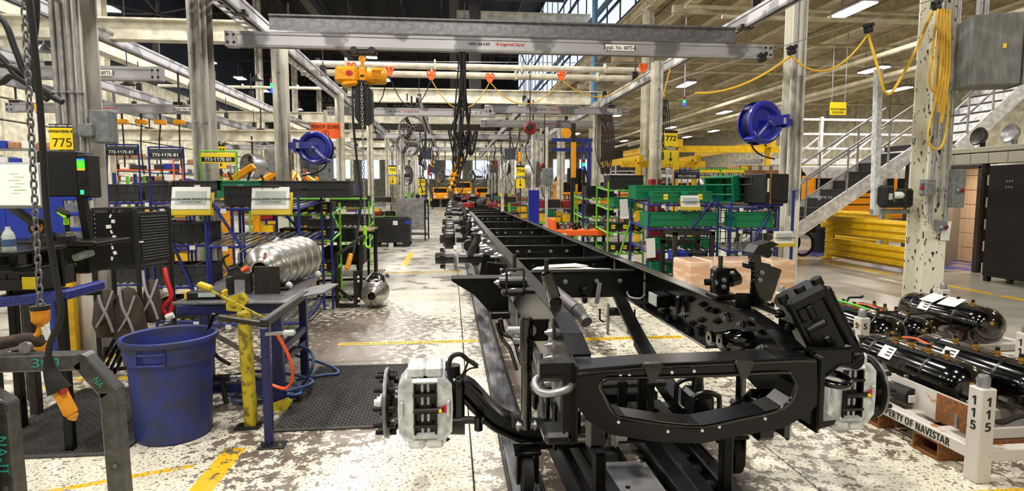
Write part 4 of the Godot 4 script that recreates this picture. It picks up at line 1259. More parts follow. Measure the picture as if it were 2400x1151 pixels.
func hose_reel(label: String, p: Vector3, turn: float, r: float, s: float, reach: float) -> void:
	var t := thing("hose_reel", label, "hose reel", p, turn, "blue hose reels on columns")
	lathe(Vector3.ZERO, Vector3.BACK, [Vector2(0, 0.0), Vector2(r * 0.25, 0.0), Vector2(r * 0.62, 0.0), Vector2(r * 0.66, 0.035), Vector2(r * 0.74, 0.07), Vector2(r * 0.86, 0.08), Vector2(r * 0.97, 0.06), Vector2(r, 0.03), Vector2(r, 0.02), Vector2(r * 0.96, 0.045)], 40)
	lathe(Vector3(0, 0, -0.16), Vector3.FORWARD, [Vector2(0, 0.0), Vector2(r * 0.62, 0.0), Vector2(r * 0.7, 0.05), Vector2(r * 0.88, 0.06), Vector2(r, 0.02), Vector2(r, 0.0)], 40)
	part("drum", M.reel_blue, t)
	for k in 5: lathe(Vector3(0, 0, -0.03 - k * 0.026), Vector3.BACK, [Vector2(r * 0.8, 0), Vector2(r * 0.83, 0.012), Vector2(r * 0.8, 0.024)], 30)
	part("hose_coil", M.cable, t)
	box(Vector3(s * r * 0.5, 0.03, 0.12), Vector3(r * 1.15, 0.13 * r / 0.33, 0.02), Vector3.ZERO, 0.006)
	bar(Vector3(0, 0, 0.125), Vector3(-s * r * 0.72, -r * 0.72, 0.125), 0.05, 0.03, Vector3.BACK, 0.006)
	box(Vector3(-s * r * 0.76, -r * 0.76, 0.02), Vector3(0.09, 0.06, 0.2), Vector3(0, 0, 30 * s), 0.01)
	box(Vector3(s * r * 1.08, 0.03, 0.0), Vector3(0.04, 0.2, 0.3), Vector3.ZERO, 0.006)
	bar(Vector3(s * r * 1.05, 0.03, -0.05), Vector3(s * (r * 1.08 + reach), 0.03, -0.05), 0.1, 0.1)
	var arm := part("mounting_arm", M.reel_blue, t)
	for q in [[-0.04, 0.05], [0.04, 0.05], [-0.04, -0.04], [0.05, -0.04], [-s * r * 0.65, -r * 0.65]]: bolt(arm, Vector3(q[0], q[1], 0.14), Vector3.BACK, 0.018)
	cyl(Vector3(0, 0, 0.13), Vector3(0, 0, 0.165), 0.02)
	part("axle_nut", M.zinc, arm)
	box(Vector3(s * r * 0.9, 0.03, 0.132), Vector3(0.05, 0.09, 0.003))
	part("label", M.paper_grey, arm)
	words("lettering", "COXREELS", 0.028, M.white_ink, arm, Transform3D(turned(Vector3(0, 0, 45 * s)), Vector3(-s * r * 0.4, -r * 0.4, 0.143)), true)
	tube(smooth_path([Vector3(-s * r * 0.7, -r * 0.8, 0.0), Vector3(-s * r * 0.5, -r * 1.2, 0.0), Vector3(0, -r * 1.5, 0), Vector3(s * r * 0.8, -r * 1.65, -0.02)], 5), 0.013, 7)
	part("hose_end", M.cable, t)

func wall_fan(label: String, p: Vector3, turn: float, r: float, up := 0.5) -> void:
	var t := thing("drum_fan", label, "fan", p, turn, "round fans over the line")
	lathe(Vector3.ZERO, Vector3.BACK, [Vector2(r, -0.18), Vector2(r, 0.16), Vector2(r * 0.97, 0.18), Vector2(r * 0.95, 0.16), Vector2(r * 0.95, -0.18), Vector2(r, -0.18)], 32)
	part("shroud", M.galvanised, t)
	for k in 3:
		var a := TAU * k / 3 + 0.5
		var B := Basis(Vector3.BACK, a) * turned(Vector3(0, 28, 0))
		bbox(Basis(Vector3.BACK, a) * Vector3(0, r * 0.5, 0), Vector3(r * 0.34, r * 0.8, 0.012), B)
		part("blade", M.dark_steel, t)
	cyl(Vector3(0, 0, -0.12), Vector3(0, 0, 0.08), r * 0.17, -1, 14)
	part("motor", M.dark_steel, t)
	for k in 5:
		var rr := r * (0.2 + 0.18 * k)
		var pts := []
		for q in 25: pts.append(Vector3(cos(TAU * q / 24) * rr, sin(TAU * q / 24) * rr, 0.17))
		tube(pts, 0.006, 4, -1, false)
	for k in 8:
		var a := TAU * k / 8
		bar(Vector3(cos(a) * r * 0.1, sin(a) * r * 0.1, 0.17), Vector3(cos(a) * r * 0.97, sin(a) * r * 0.97, 0.17), 0.008)
	part("guard", M.galvanised, t)
	cyl(Vector3(0, r, 0), Vector3(0, r + up, 0), 0.025)
	part("hanger", M.dark_steel, t)

func build_overhead() -> void:
	# building columns
	var c := h_column("worn cream column with peeling paint beside the air tank rack", Vector3(5.95, 0, -6.95), 7.3, 0.3, M.column_worn, 3)
	words("mark", "4", 0.09, M.ink, c, at(0.02, 1.02, 0.17))
	h_column("white column behind the blue hose reel and shrink-wrapped box", Vector3(5.5, 0, -9.3), 7.2, 0.24, M.column, 2)
	for k in 7:
		h_column(["cream column beyond the yellow barrier post", "second cream column past the reel column", "third cream column past the reel column", "fourth cream column past the reel column", "fifth cream column past the reel column", "sixth cream column past the reel column", "last cream column on the clerestory line"][k], Vector3(5.95, 0, -(18.0 + k * 7.0)), 7.2, 0.28, M.cream, 1)
	var lc := h_column("grimy grey column with vertical conduits behind the monitor", Vector3(-3.5, 0, -6.15), 11.2, 0.27, M.column_grey, 4)
	box(Vector3(0.26, 2.19, 0.1), Vector3(0.17, 0.3, 0.16), Vector3.ZERO, 0.008)
	part("junction_box", M.box_grey, lc)
	for q in [[0.16, 2.15], [0.02, 1.42], [0.02, 1.2]]:
		box(Vector3(q[0], q[1], 0.2), Vector3(0.13, 0.12, 0.07), Vector3.ZERO, 0.01)
		part("outlet_box", M.box_grey, lc)
	h_column("second grey column from the monitor, plain flanges", Vector3(-3.32, 0, -8.6), 11.2, 0.24, M.column_grey, 2)
	for k in 8:
		h_column(["cream column behind the left flow racks, nearest", "second cream column of the far left row", "third cream column of the far left row", "fourth cream column of the far left row", "fifth cream column of the far left row", "sixth cream column of the far left row", "seventh cream column of the far left row", "last cream column of the far left row"][k], Vector3(-9.6, 0, -(11.0 + k * 7.0)), 11.2, 0.3, M.cream, 1)
	# crane support columns along the line
	h_column("white crane column carrying the left blue hose reel", Vector3(-2.62, 0, -9.8), 3.9, 0.2, M.column, 1)
	var rc := h_column("white crane column with red painted lower half", Vector3(3.72, 0, -10.7), 3.9, 0.17, M.cream, 1)
	box(Vector3(0, 0.9, 0), Vector3(0.2, 1.8, 0.2), Vector3.ZERO, 0.01)
	part("red_guard", M.red_paint, rc)
	for k in 7:
		var d := 15.5 + k * 5.6
		h_column(["white crane column by the crate, left of aisle", "second white crane column left of aisle", "third white crane column left of aisle", "fourth white crane column left of aisle", "fifth white crane column left of aisle", "sixth white crane column left of aisle", "farthest white crane column left of aisle"][k], Vector3(-2.75, 0, -d), 4.0, 0.19, M.cream, 1)
		h_column(["white crane column right of the line, behind the racks", "second white crane column right of the line", "third white crane column right of the line", "fourth white crane column right of the line", "fifth white crane column right of the line", "sixth white crane column right of the line", "farthest white crane column right of the line"][k], Vector3(4.0, 0, -(d + 0.8)), 4.0, 0.19, M.cream, 1)
	for k in 9:
		h_column("%s slim white post left of the far line, counted from the camera" % ["nearest", "second", "third", "fourth", "fifth", "sixth", "seventh", "eighth", "ninth"][k], Vector3(-1.55 - 0.5 * (k % 3), 0, -(19.5 + k * 3.7)), 3.3, 0.12, M.cream, 1)
		h_column("%s slim white post right of the far line, counted from the camera" % ["nearest", "second", "third", "fourth", "fifth", "sixth", "seventh", "eighth", "ninth"][k], Vector3(2.5 + 0.5 * (k % 3), 0, -(18.2 + k * 3.7)), 3.3, 0.12, M.cream, 1)
	# cranes
	runway("left crane runway over the line", -2.8, 4.05, 4.5, 44.0, -0.3)
	runway("right crane runway over the line", 4.3, 4.05, 4.5, 44.0, 0.3)
	runway("crane runway over the left bay, nearest the columns", -5.7, 4.15, 6.0, 40.0, -0.32)
	runway("crane runway over the middle of the left bay", -7.4, 3.85, 6.0, 40.0, 0.0)
	runway("crane runway over the far side of the left bay", -8.9, 3.8, 6.0, 40.0, 0.0)
	runway("dark tool rail over the far line, left", -0.9, 4.1, 17.0, 46.0, 0.0)
	runway("dark tool rail over the far line, middle", 0.35, 4.1, 17.0, 46.0, 0.0)
	runway("dark tool rail over the far line, right", 2.2, 4.1, 17.0, 46.0, 0.0)
	bridge("nearest crane bridge with double beam above the yellow hoist", -2.91, 4.63, 3.62, 8.6, true, "1500", "4075-5")
	bridge("second crane bridge, left half with two fans below", -3.06, 1.1, 3.62, 16.0, false, "1000", "4075-4")
	bridge("second crane bridge, right half above the red reel", 0.98, 4.69, 3.72, 16.0, false, "1000", "4075-3")
	bridge("third crane bridge just behind the second", 0.9, 4.6, 3.42, 16.6, false, "1000", "4075-2")
	bridge("fourth crane bridge over the far stations", -3.0, 4.5, 3.62, 23.0, false, "1000", "4075-1")
	bridge("fifth crane bridge over the far stations", -3.0, 4.5, 3.62, 30.0, false, "1000", "4074-2")
	bridge("left bay crane bridge beside the grey junction box", -9.0, -4.3, 3.3, 9.5, false, "500", "4071-1")
	bridge("left bay crane bridge behind the station signs", -9.0, -5.2, 3.3, 13.5, false, "500", "4071-2")
	bridge("left bay crane bridge farther back", -9.0, -5.2, 3.3, 19.0, false, "500", "4071-3")
	bridge("left bay crane bridge farthest back", -9.0, -5.2, 3.3, 25.0, false, "500", "4071-4")
	# cream steelwork and pipes across the line
	in_world = true
	for e in [[19.0, 4.5, 0.42, -3.4, 5.0, "nearest cream girder across the line"], [25.0, 4.5, 0.4, -9.5, 5.82, "second cream girder across the hall"], [32.0, 4.5, 0.4, -9.5, 5.82, "third cream girder across the hall"], [39.0, 4.5, 0.4, -9.5, 5.82, "fourth cream girder across the hall"], [46.0, 4.4, 0.4, -9.5, 5.82, "fifth cream girder across the hall"], [53.0, 4.4, 0.4, -9.5, 5.82, "farthest cream girder across the hall"], [25.5, 8.6, 0.7, 0.3, 5.9, "high cream girder below the dark roof"], [18.0, 3.15, 0.32, -9.46, -2.9, "cream girder over the left flow racks"], [11.0, 4.3, 0.36, -9.46, -3.2, "wide cream girder over the left bay"]]:
		extrude(i_profile(0.24, e[2], 0.03, 0.02), Vector3(e[3], e[1], -e[0]), Vector3(e[4], e[1], -e[0]))
		solo("girder", M.cream, e[5], "girder", "cream girders")
	extrude(i_profile(0.3, 0.4, 0.03, 0.02), Vector3(-7.9, 4.9, -5), Vector3(-7.9, 4.9, -60))
	solo("girder", M.cream, "cream girder running along the left bay", "girder", "cream girders")
	for e in [[14.0, 4.4, 0.07, -3.3, 4.6, "upper cream pipe across the line", M.cream], [14.05, 4.22, 0.075, -3.3, 4.4, "lower cream pipe across the line", M.cream], [21.0, 5.0, 0.05, -9.5, -2.4, "thin cream pipe over the left columns", M.cream], [12.0, 5.1, 0.04, 5.5, 24, "dark conduit across the low ceiling, nearest", M.low_beam], [15.0, 6.2, 0.05, 5.9, 24, "second pipe across the low ceiling", M.low_beam], [18.5, 6.2, 0.05, 5.9, 24, "third pipe across the low ceiling", M.low_beam], [23.0, 6.2, 0.06, 5.9, 24, "fourth pipe across the low ceiling", M.low_beam], [30.0, 6.1, 0.06, 5.9, 24, "farthest pipe across the low ceiling", M.low_beam]]:
		cyl(Vector3(e[3], e[1], -e[0]), Vector3(e[4], e[1], -e[0]), e[2], -1, 12)
		for k in 4:
			var x := lerpf(e[3], e[4], (k + 0.5) / 4.0)
			box(Vector3(x, e[1] + e[2] * 0.5, -e[0]), Vector3(0.04, e[2] * 3.0, e[2] * 2.4))
		solo("pipe", e[6], e[5], "pipe", "pipes under the roofs")
	for e in [[11.5, 5.2, "brown pipe sloping past the far barrier"], [12.2, 4.8, "lower brown pipe sloping past the far barrier"], [13.2, 4.9, "third brown pipe beside the stairs"]]:
		cyl(Vector3(e[0], e[1], -8), Vector3(e[0], e[1], -44), 0.07, -1, 10)
		solo("pipe", M.low_beam, e[2], "pipe", "pipes under the roofs")
	cyl(Vector3(5.3, 7.9, -9), Vector3(5.3, 7.9, -40), 0.1, -1, 12)
	solo("pipe", M.blue_pipe, "pale blue pipe along the clerestory", "pipe", "pipes under the roofs")
	cyl(Vector3(4.55, 4.4, -19.0), Vector3(4.55, 12.5, -19.0), 0.09, -1, 12)
	lathe(Vector3(4.55, 4.4, -19.0), Vector3.DOWN, [Vector2(0.09, 0), Vector2(0.16, 0.1), Vector2(0.16, 0.25), Vector2(0.06, 0.35), Vector2(0, 0.35)], 14)
	solo("pipe", M.blue_pipe, "pale blue vertical pipe in front of the clerestory", "pipe", "pipes under the roofs")
	for e in [[0.2, 9.6, "dark girder hanging under the high roof"], [-6.0, 9.8, "dark girder over the far left aisle"]]:
		extrude(i_profile(0.4, 0.7, 0.05, 0.04), Vector3(e[0], e[1], -12), Vector3(e[0], e[1], -70))
		solo("girder", M.truss, e[2], "girder", "dark roof girders")
	bar(Vector3(0.9, 4.4, -22), Vector3(0.9, 11, -22), 0.5, 0.4)
	solo("duct", M.truss, "dark vertical duct hanging beyond the crane bridge", "duct")
	for k in 6:
		var a := TAU * k / 6 + 0.35
		cyl(Vector3(-9.83, 7.55, -22), Vector3(-9.83 + cos(a) * 4.0, 7.75 + 0.2 * sin(a * 2.0), -22 + sin(a) * 4.0), 0.03, -1, 6)
	cyl(Vector3(-9.83, 7.5, -22), Vector3(-9.83, 11, -22), 0.05)
	solo("ceiling_fan", M.truss, "large dark ceiling fan with long thin blades", "fan")
	in_world = false
	hoist_and_festoon()

func hoist_and_festoon() -> void:
	# yellow chain hoist on the near bridge
	in_world = true
	var t := thing("chain_hoist", "yellow electric chain hoist with black chain bag below the near crane bridge", "hoist", Vector3(-1.2, 2.5, -8.6))
	box(Vector3(-1.4, 3.17, -8.6), Vector3(0.31, 0.22, 0.28), Vector3.ZERO, 0.04)
	box(Vector3(-1.36, 3.05, -8.56), Vector3(0.22, 0.08, 0.2), Vector3(0, 0, 8), 0.03)
	box(Vector3(-1.19, 3.17, -8.6), Vector3(0.1, 0.19, 0.24), Vector3.ZERO, 0.02)
	var body := part("body", M.hoist_yellow, t)
	lathe(Vector3(-1.14, 3.17, -8.6), Vector3.RIGHT, [Vector2(0.1, 0), Vector2(0.115, 0.02), Vector2(0.115, 0.23), Vector2(0.1, 0.26), Vector2(0, 0.26)], 24)
	var mo := part("motor", M.hoist_yellow, t)
	for k in 7:
		box(Vector3(-1.0, 3.115 + k * 0.019, -8.49), Vector3(0.13, 0.008, 0.03))
		part("cooling_fin", M.hoist_yellow, mo)
	lathe(Vector3(-1.36, 3.18, -8.458), Vector3.BACK, [Vector2(0, 0.004), Vector2(0.035, 0.004), Vector2(0.038, 0)], 20, 1.3)
	var em := part("emblem", M.red_ink, body)
	words("lettering", "E", 0.03, M.ink, em, at(-1.36, 3.18, -8.452))
	box(Vector3(-1.19, 3.15, -8.475), Vector3(0.05, 0.03, 0.004))
	box(Vector3(-1.19, 3.07, -8.47), Vector3(0.08, 0.04, 0.004))
	part("label", M.ink, body)
	cyl(Vector3(-1.2, 3.26, -8.6), Vector3(-1.2, 3.42, -8.6), 0.022)
	lathe(Vector3(-1.2, 3.4, -8.6), Vector3.BACK, [Vector2(0.02, -0.02), Vector2(0.05, -0.02), Vector2(0.05, 0.02), Vector2(0.02, 0.02)], 14)
	part("suspension_hook", M.hoist_yellow, t)
	box(Vector3(-1.18, 3.48, -8.6), Vector3(0.36, 0.07, 0.12), Vector3.ZERO, 0.02)
	for s in [-1, 1]:
		for k in [-1, 1]: cyl(Vector3(-1.18 + s * 0.12, 3.5, -8.6 + k * 0.07), Vector3(-1.18 + s * 0.12, 3.5, -8.6 + k * 0.09), 0.05)
	part("trolley", M.dark_steel, t)
	prism(PackedVector2Array([Vector2(-0.12, 0.24), Vector2(0.06, 0.22), Vector2(0.12, 0.17), Vector2(0.12, -0.25), Vector2(0.05, -0.3), Vector2(-0.07, -0.28), Vector2(-0.12, -0.2)]), at(-1.19, 2.8, -8.7), 0.17)
	prism(PackedVector2Array([Vector2(-0.12, 0.24), Vector2(0.02, 0.23), Vector2(-0.02, 0.36), Vector2(-0.1, 0.36)]), at(-1.19, 2.8, -8.66), 0.1)
	var bag := part("chain_bag", M.cable, t)
	for x in [-0.06, 0.02, 0.08]: bar(Vector3(-1.19 + x, 3.0, -8.525), Vector3(-1.19 + x, 2.55, -8.525), 0.014)
	part("seam", M.rubber, bag)
	cyl(Vector3(-1.28, 2.89, -8.6), Vector3(-1.42, 2.9, -8.6), 0.04, 0.03)
	part("limit_switch", M.zinc, t)
	chain(t, Vector3(-1.2, 3.05, -8.48), Vector3(-1.2, 1.1, -8.48), 0.034, M.zinc)
	box(Vector3(-1.2, 1.0, -8.48), Vector3(0.05, 0.2, 0.04), Vector3.ZERO, 0.012)
	tube(smooth_path([Vector3(-1.2, 0.92, -8.48), Vector3(-1.2, 0.84, -8.48), Vector3(-1.16, 0.8, -8.48), Vector3(-1.13, 0.83, -8.48)], 4), 0.016, 8)
	part("hook", M.neon, t)
	tube(smooth_path([Vector3(-1.33, 3.02, -8.55), Vector3(-1.33, 2.6, -8.5), Vector3(-1.29, 2.0, -8.5), Vector3(-1.24, 1.5, -8.45), Vector3(-1.27, 1.05, -8.3), Vector3(-1.31, 0.75, -8.1)], 6), 0.016, 8)
	part("control_cable", M.cable, t)
	tube(smooth_path([Vector3(-0.9, 3.1, -8.65), Vector3(-0.95, 2.9, -8.7), Vector3(-1.07, 2.75, -8.72)], 5), 0.008, 6)
	part("power_cable", M.cable, t)
	bar(Vector3(-1.33, 0.76, -8.08), Vector3(-1.38, 0.55, -8.0), 0.07, 0.06, Vector3.UP, 0.02)
	part("pendant_control", M.pendant_yellow, t)
	# festoon wire with orange trolleys at the pipes
	var fs := thing("festoon_cable", "wire with orange cable trolleys and yellow cable loops across the line", "cable", Vector3(1, 4.1, -13.2))
	cyl(Vector3(-3, 4.3, -13.2), Vector3(4.4, 4.4, -13.2), 0.008, -1, 6)
	part("wire", M.zinc, fs)
	var tp := [Vector3(-2.07, 4.22, -13.2), Vector3(-1.29, 4.15, -13.2), Vector3(-0.4, 4.08, -13.2), Vector3(0.86, 4.05, -13.2), Vector3(2.43, 4.13, -13.2), Vector3(4.27, 4.33, -13.2)]
	for p in tp:
		lathe(p + Vector3(-0.05, 0.02, 0), Vector3.BACK, [Vector2(0.02, -0.03), Vector2(0.05, -0.03), Vector2(0.05, 0.03), Vector2(0.02, 0.03)], 12)
		lathe(p + Vector3(0.05, 0.02, 0), Vector3.BACK, [Vector2(0.02, -0.03), Vector2(0.05, -0.03), Vector2(0.05, 0.03), Vector2(0.02, 0.03)], 12)
		prism(PackedVector2Array([Vector2(-0.1, 0.0), Vector2(0.1, 0.0), Vector2(0.04, -0.13), Vector2(-0.04, -0.13)]), Transform3D(Basis(), p - Vector3(0, 0, 0.02)), 0.04)
		part("cable_trolley", M.sign_orange, fs)
	for k in 5:
		tube(hang(tp[k] - Vector3(0, 0.12, 0), tp[k + 1] - Vector3(0, 0.12, 0), [0.1, 0.62, 0.6, 0.5, 0.45][k]), 0.012, 6)
		part("cable_loop", M.hose_yellow if k > 1 else M.cable, fs)
	# festoon in front of the right column
	var f2 := thing("festoon_cable", "yellow cable looped on a wire with black trolleys by the right column", "cable", Vector3(5.5, 3.0, -6.4))
	cyl(Vector3(5.95, 3.9, -6.4), Vector3(2.6, 2.9, -7.2), 0.006, -1, 6)
	part("wire", M.zinc, f2)
	var q := [Vector3(5.52, 3.68, -6.5), Vector3(4.78, 3.43, -6.6), Vector3(3.95, 3.2, -6.75), Vector3(3.62, 3.12, -6.8)]
	for p in q:
		box(p + Vector3(0, 0.0, 0), Vector3(0.1, 0.07, 0.06), Vector3(0, 0, 15), 0.015)
		cyl(p + Vector3(-0.03, 0.045, -0.03), p + Vector3(-0.03, 0.045, 0.03), 0.025)
		cyl(p + Vector3(0.03, 0.055, -0.03), p + Vector3(0.03, 0.055, 0.03), 0.025)
		part("cable_trolley", M.device_black, f2)
	tube(smooth_path([q[0] + Vector3(-0.05, -0.05, 0), Vector3(5.3, 3.2, -6.5), Vector3(5.06, 2.75, -6.5), Vector3(4.95, 2.72, -6.5), Vector3(4.86, 2.95, -6.5), q[1] + Vector3(0, -0.05, 0)], 6), 0.016, 7)
	tube(hang(q[1] - Vector3(0, 0.05, 0), q[2] - Vector3(0, 0.05, 0), 0.28), 0.012, 7)
	tube(hang(q[2] - Vector3(0, 0.04, 0), Vector3(2.9, 2.75, -7.0), 0.12), 0.014, 7)
	for k in 4:
		var x := 5.5 + k * 0.035
		tube(smooth_path([Vector3(x, 3.64, -6.45), Vector3(x - 0.08 + k * 0.03, 2.9, -6.42), Vector3(x - 0.02, 2.72 - 0.12 * k, -6.4), Vector3(x + 0.05, 2.95, -6.42), Vector3(x + 0.03, 3.64, -6.45)], 6), 0.014, 7)
	tube(smooth_path([Vector3(5.6, 3.6, -6.45), Vector3(5.52, 2.8, -6.4), Vector3(5.43, 2.25, -6.4), Vector3(5.5, 2.08, -6.4), Vector3(5.62, 2.12, -6.4), Vector3(5.66, 2.5, -6.4), Vector3(5.56, 3.0, -6.42)], 6), 0.012, 7)
	part("cable_loop", M.hose_yellow, f2)
	in_world = false
	hose_reel("large blue hose reel on the white column at right", Vector3(4.82, 2.64, -8.95), 14.0, 0.335, 1.0, 0.22)
	hose_reel("blue hose reel on the white column below the orange sign", Vector3(-2.12, 2.26, -9.75), 0.0, 0.26, -1.0, 0.16)
	wall_fan("upper round fan hanging below the left bridge", Vector3(-1.0, 3.18, -16.0), 8.0, 0.35)
	wall_fan("lower round fan behind the upper one", Vector3(-1.32, 3.0, -19.0), -10.0, 0.36, 1.2)
	wall_fan("round cream fan above the left flow rack", Vector3(-5.67, 2.28, -18.0), -35.0, 0.36, 0.5)
	wall_fan("small blue-rimmed fan far down the line, left", Vector3(-0.3, 2.3, -32.0), 0.0, 0.4, 1.7)
	wall_fan("small blue-rimmed fan far down the line, right", Vector3(1.3, 2.3, -32.0), 0.0, 0.4, 1.7)
	wall_fan("dark round fan above the blue panel", Vector3(2.6, 2.1, -19.0), 70.0, 0.42, 1.9)
	wall_fan("tilted round fan left of the far stations", Vector3(-1.9, 2.2, -25.0), 60.0, 0.42, 1.8)
	# drop zone sign
	var ds := thing("drop_zone_sign", "orange hanging sign reading DROP ZONE 1", "sign", Vector3(-2.12, 2.61, -10.6))
	box(Vector3.ZERO, Vector3(0.5, 0.26, 0.012), Vector3.ZERO, 0.002)
	part("board", M.sign_orange, ds)
	words("lettering", "DROP ZONE", 0.062, M.ink, ds, at(0.01, 0.065, 0.008), true, 0.9)
	words("lettering", "1", 0.06, M.ink, ds, at(0, -0.05, 0.008), true)
	lathe(Vector3(0, -0.05, 0.006), Vector3.BACK, [Vector2(0.05, 0), Vector2(0.05, 0.003), Vector2(0.058, 0.003), Vector2(0.058, 0)], 28)
	part("ring", M.ink, ds)
	bar(Vector3(-0.2, 0.1, -0.02), Vector3(-0.5, 0.1, 0.72), 0.03)
	part("hanger", M.zinc, ds)
	# stack lights
	for e in [["red and green stack light on a rod left of the hoist", Vector3(-3.08, 3.35, -11.0)], ["stack light under the low ceiling by the lamp", Vector3(6.5, 4.0, -16.4)], ["red and green stack light on the black monitor stand", Vector3(3.35, 2.18, -15.0)]]:
		var s := thing("stack_light", e[0], "signal light", e[1], 0.0, "stack lights")
		cyl(Vector3(0, 0.18, 0), Vector3(0, 0.3 if e[1].y < 3.0 else (0.85 if e[1].x < 0 else 2.5), 0), 0.015, -1, 6)
		part("rod", M.zinc, s)
		for k in 3:
			cyl(Vector3(0, k * 0.085 - 0.06, 0), Vector3(0, k * 0.085 + 0.02, 0), 0.04, -1, 14)
			part("signal_lamp", [M.lamp_blue, M.lamp_green, M.red_paint][k], s)
	# hanging tool drops over the line: cable bundles, balancers
	in_world = true
	var b := thing("cable_bundle", "black cables and hoses hanging over the middle of the line", "cables", Vector3(0.18, 1.8, -8.65))
	for k in 9:
		var x := 0.18 + 0.04 * (k % 3 - 1)
		var z := -8.68 + 0.05 * (k / 3)
		tube(smooth_path([Vector3(x, 3.56, z), Vector3(x - 0.05 + 0.025 * (k % 4), 3.0, z), Vector3(x - 0.08 + 0.06 * (k % 3), 2.52 - 0.08 * (k % 2), z), Vector3(x + 0.1 * sin(k * 1.7), 2.22 - 0.12 * (k % 4), z), Vector3(x + 0.17 * sin(k * 2.9), 2.43, z + 0.05)], 5), 0.012 + 0.004 * (k % 2), 6)
	part("cable", M.cable, b)
	for k in 2:
		tube(smooth_path([Vector3(0.16 + 0.12 * k, 2.76, -8.62), Vector3(0.0 + 0.25 * k, 2.43, -8.62), Vector3(0.16, 2.18, -8.62), Vector3(0.33 - 0.25 * k, 2.35, -8.62)], 5), 0.013, 6)
	part("hose_loop", M.cable, b)
	for e in [[Vector3(0.35, 2.25, -20), "orange torque arm hanging in the middle of the line"], [Vector3(0.35, 2.6, -21.5), "orange torque arm behind the cable bundle"]]:
		var p: Vector3 = e[0]
		var a := thing("torque_arm", e[1], "tool arm", p, 0.0, "orange torque arms")
		for k in 7:
			box(p + Vector3(-0.06 * k, 0.35 - 0.16 * k, 0.02 * (k % 2)), Vector3(0.16, 0.13, 0.14), Vector3(0, 15 * k, 20), 0.02)
		part("arm_housing", M.hoist_yellow, a)
		for k in 6: cyl(p + Vector3(0.02 - 0.06 * k, 0.25 - 0.16 * k, 0.1), p + Vector3(-0.06 - 0.06 * k, 0.2 - 0.16 * k, -0.1), 0.06)
		part("joint", M.dark_steel, a)
		tube(hang(p + Vector3(0.1, 0.6, 0), p + Vector3(-0.3, -0.5, 0.1), 0.4), 0.02, 6)
		part("cable", M.cable, a)
		cyl(p + Vector3(0, 0.35, 0), Vector3(p.x, 4.02, p.z), 0.05)
		part("mast", M.dark_steel, a)
	for e in [[Vector3(1.74, 2.95, -13.2), "red tool balancer hanging right of the line"], [Vector3(2.5, 2.2, -16.0), "lower red tool balancer beside the orange post"]]:
		var p: Vector3 = e[0]
		var a := thing("tool_balancer", e[1], "balancer", p, 0.0, "red tool balancers")
		lathe(p, Vector3(0.3, 0, 1), [Vector2(0, -0.07), Vector2(0.13, -0.06), Vector2(0.15, 0), Vector2(0.13, 0.06), Vector2(0, 0.07)], 12)
		part("drum", M.red_paint, a)
		box(p + Vector3(-0.02, 0.02, 0.08), Vector3(0.17, 0.12, 0.04), Vector3(0, 0, 30), 0.02)
		part("housing", M.device_black, a)
		cyl(p + Vector3(0, 0.13, 0), Vector3(p.x, 4.12, p.z) if p.z > -14.0 else Vector3(p.x, 3.65, p.z), 0.012)
		tube(smooth_path([p + Vector3(0, -0.13, 0), p + Vector3(-0.1, -0.5, 0), p + Vector3(0.1, -1.0, 0)], 4), 0.012, 6)
		part("cable", M.cable, a)
	# brown coiled cables right
	var cb := thing("cable_bundle", "brown cable loops hanging from the right crane bridge end", "cables", Vector3(4.1, 2.3, -15.9))
	for k in 10:
		var x := 3.95 + 0.035 * k
		tube(smooth_path([Vector3(x, 3.66, -15.97), Vector3(x - 0.1 + 0.02 * k, 2.9, -15.9), Vector3(x + 0.02, 2.3 - 0.1 * (k % 4), -15.9), Vector3(x + 0.12, 2.9, -15.9), Vector3(x + 0.06, 3.66, -15.97)], 6), 0.012, 6)
	part("cable", M.rust_dark, cb)
	var cb2 := thing("cable_bundle", "dark cable loops tied with yellow cord near the right column", "cables", Vector3(4.1, 3.0, -11.5))
	for k in 6:
		var x := 4.0 + 0.04 * k
		tube(smooth_path([Vector3(x, 3.35, -11.5), Vector3(x - 0.05, 2.8, -11.5), Vector3(x, 2.35 + 0.08 * (k % 3), -11.5), Vector3(x + 0.08, 2.8, -11.5), Vector3(x + 0.02, 3.35, -11.5)], 6), 0.01, 6)
	part("cable", M.cable, cb2)
	box(Vector3(4.1, 3.4, -11.5), Vector3(0.16, 0.05, 0.05), Vector3(0, 0, 20), 0.02)
	bar(Vector3(4.12, 3.4, -11.5), Vector3(4.3, 4.12, -11.5), 0.02)
	part("cord", M.hose_yellow, cb2)
	in_world = false

# ---------------------------------------------------------------- left foreground
func stuff(o: Node) -> Node:
	o.set_meta("kind", "stuff")
	return o

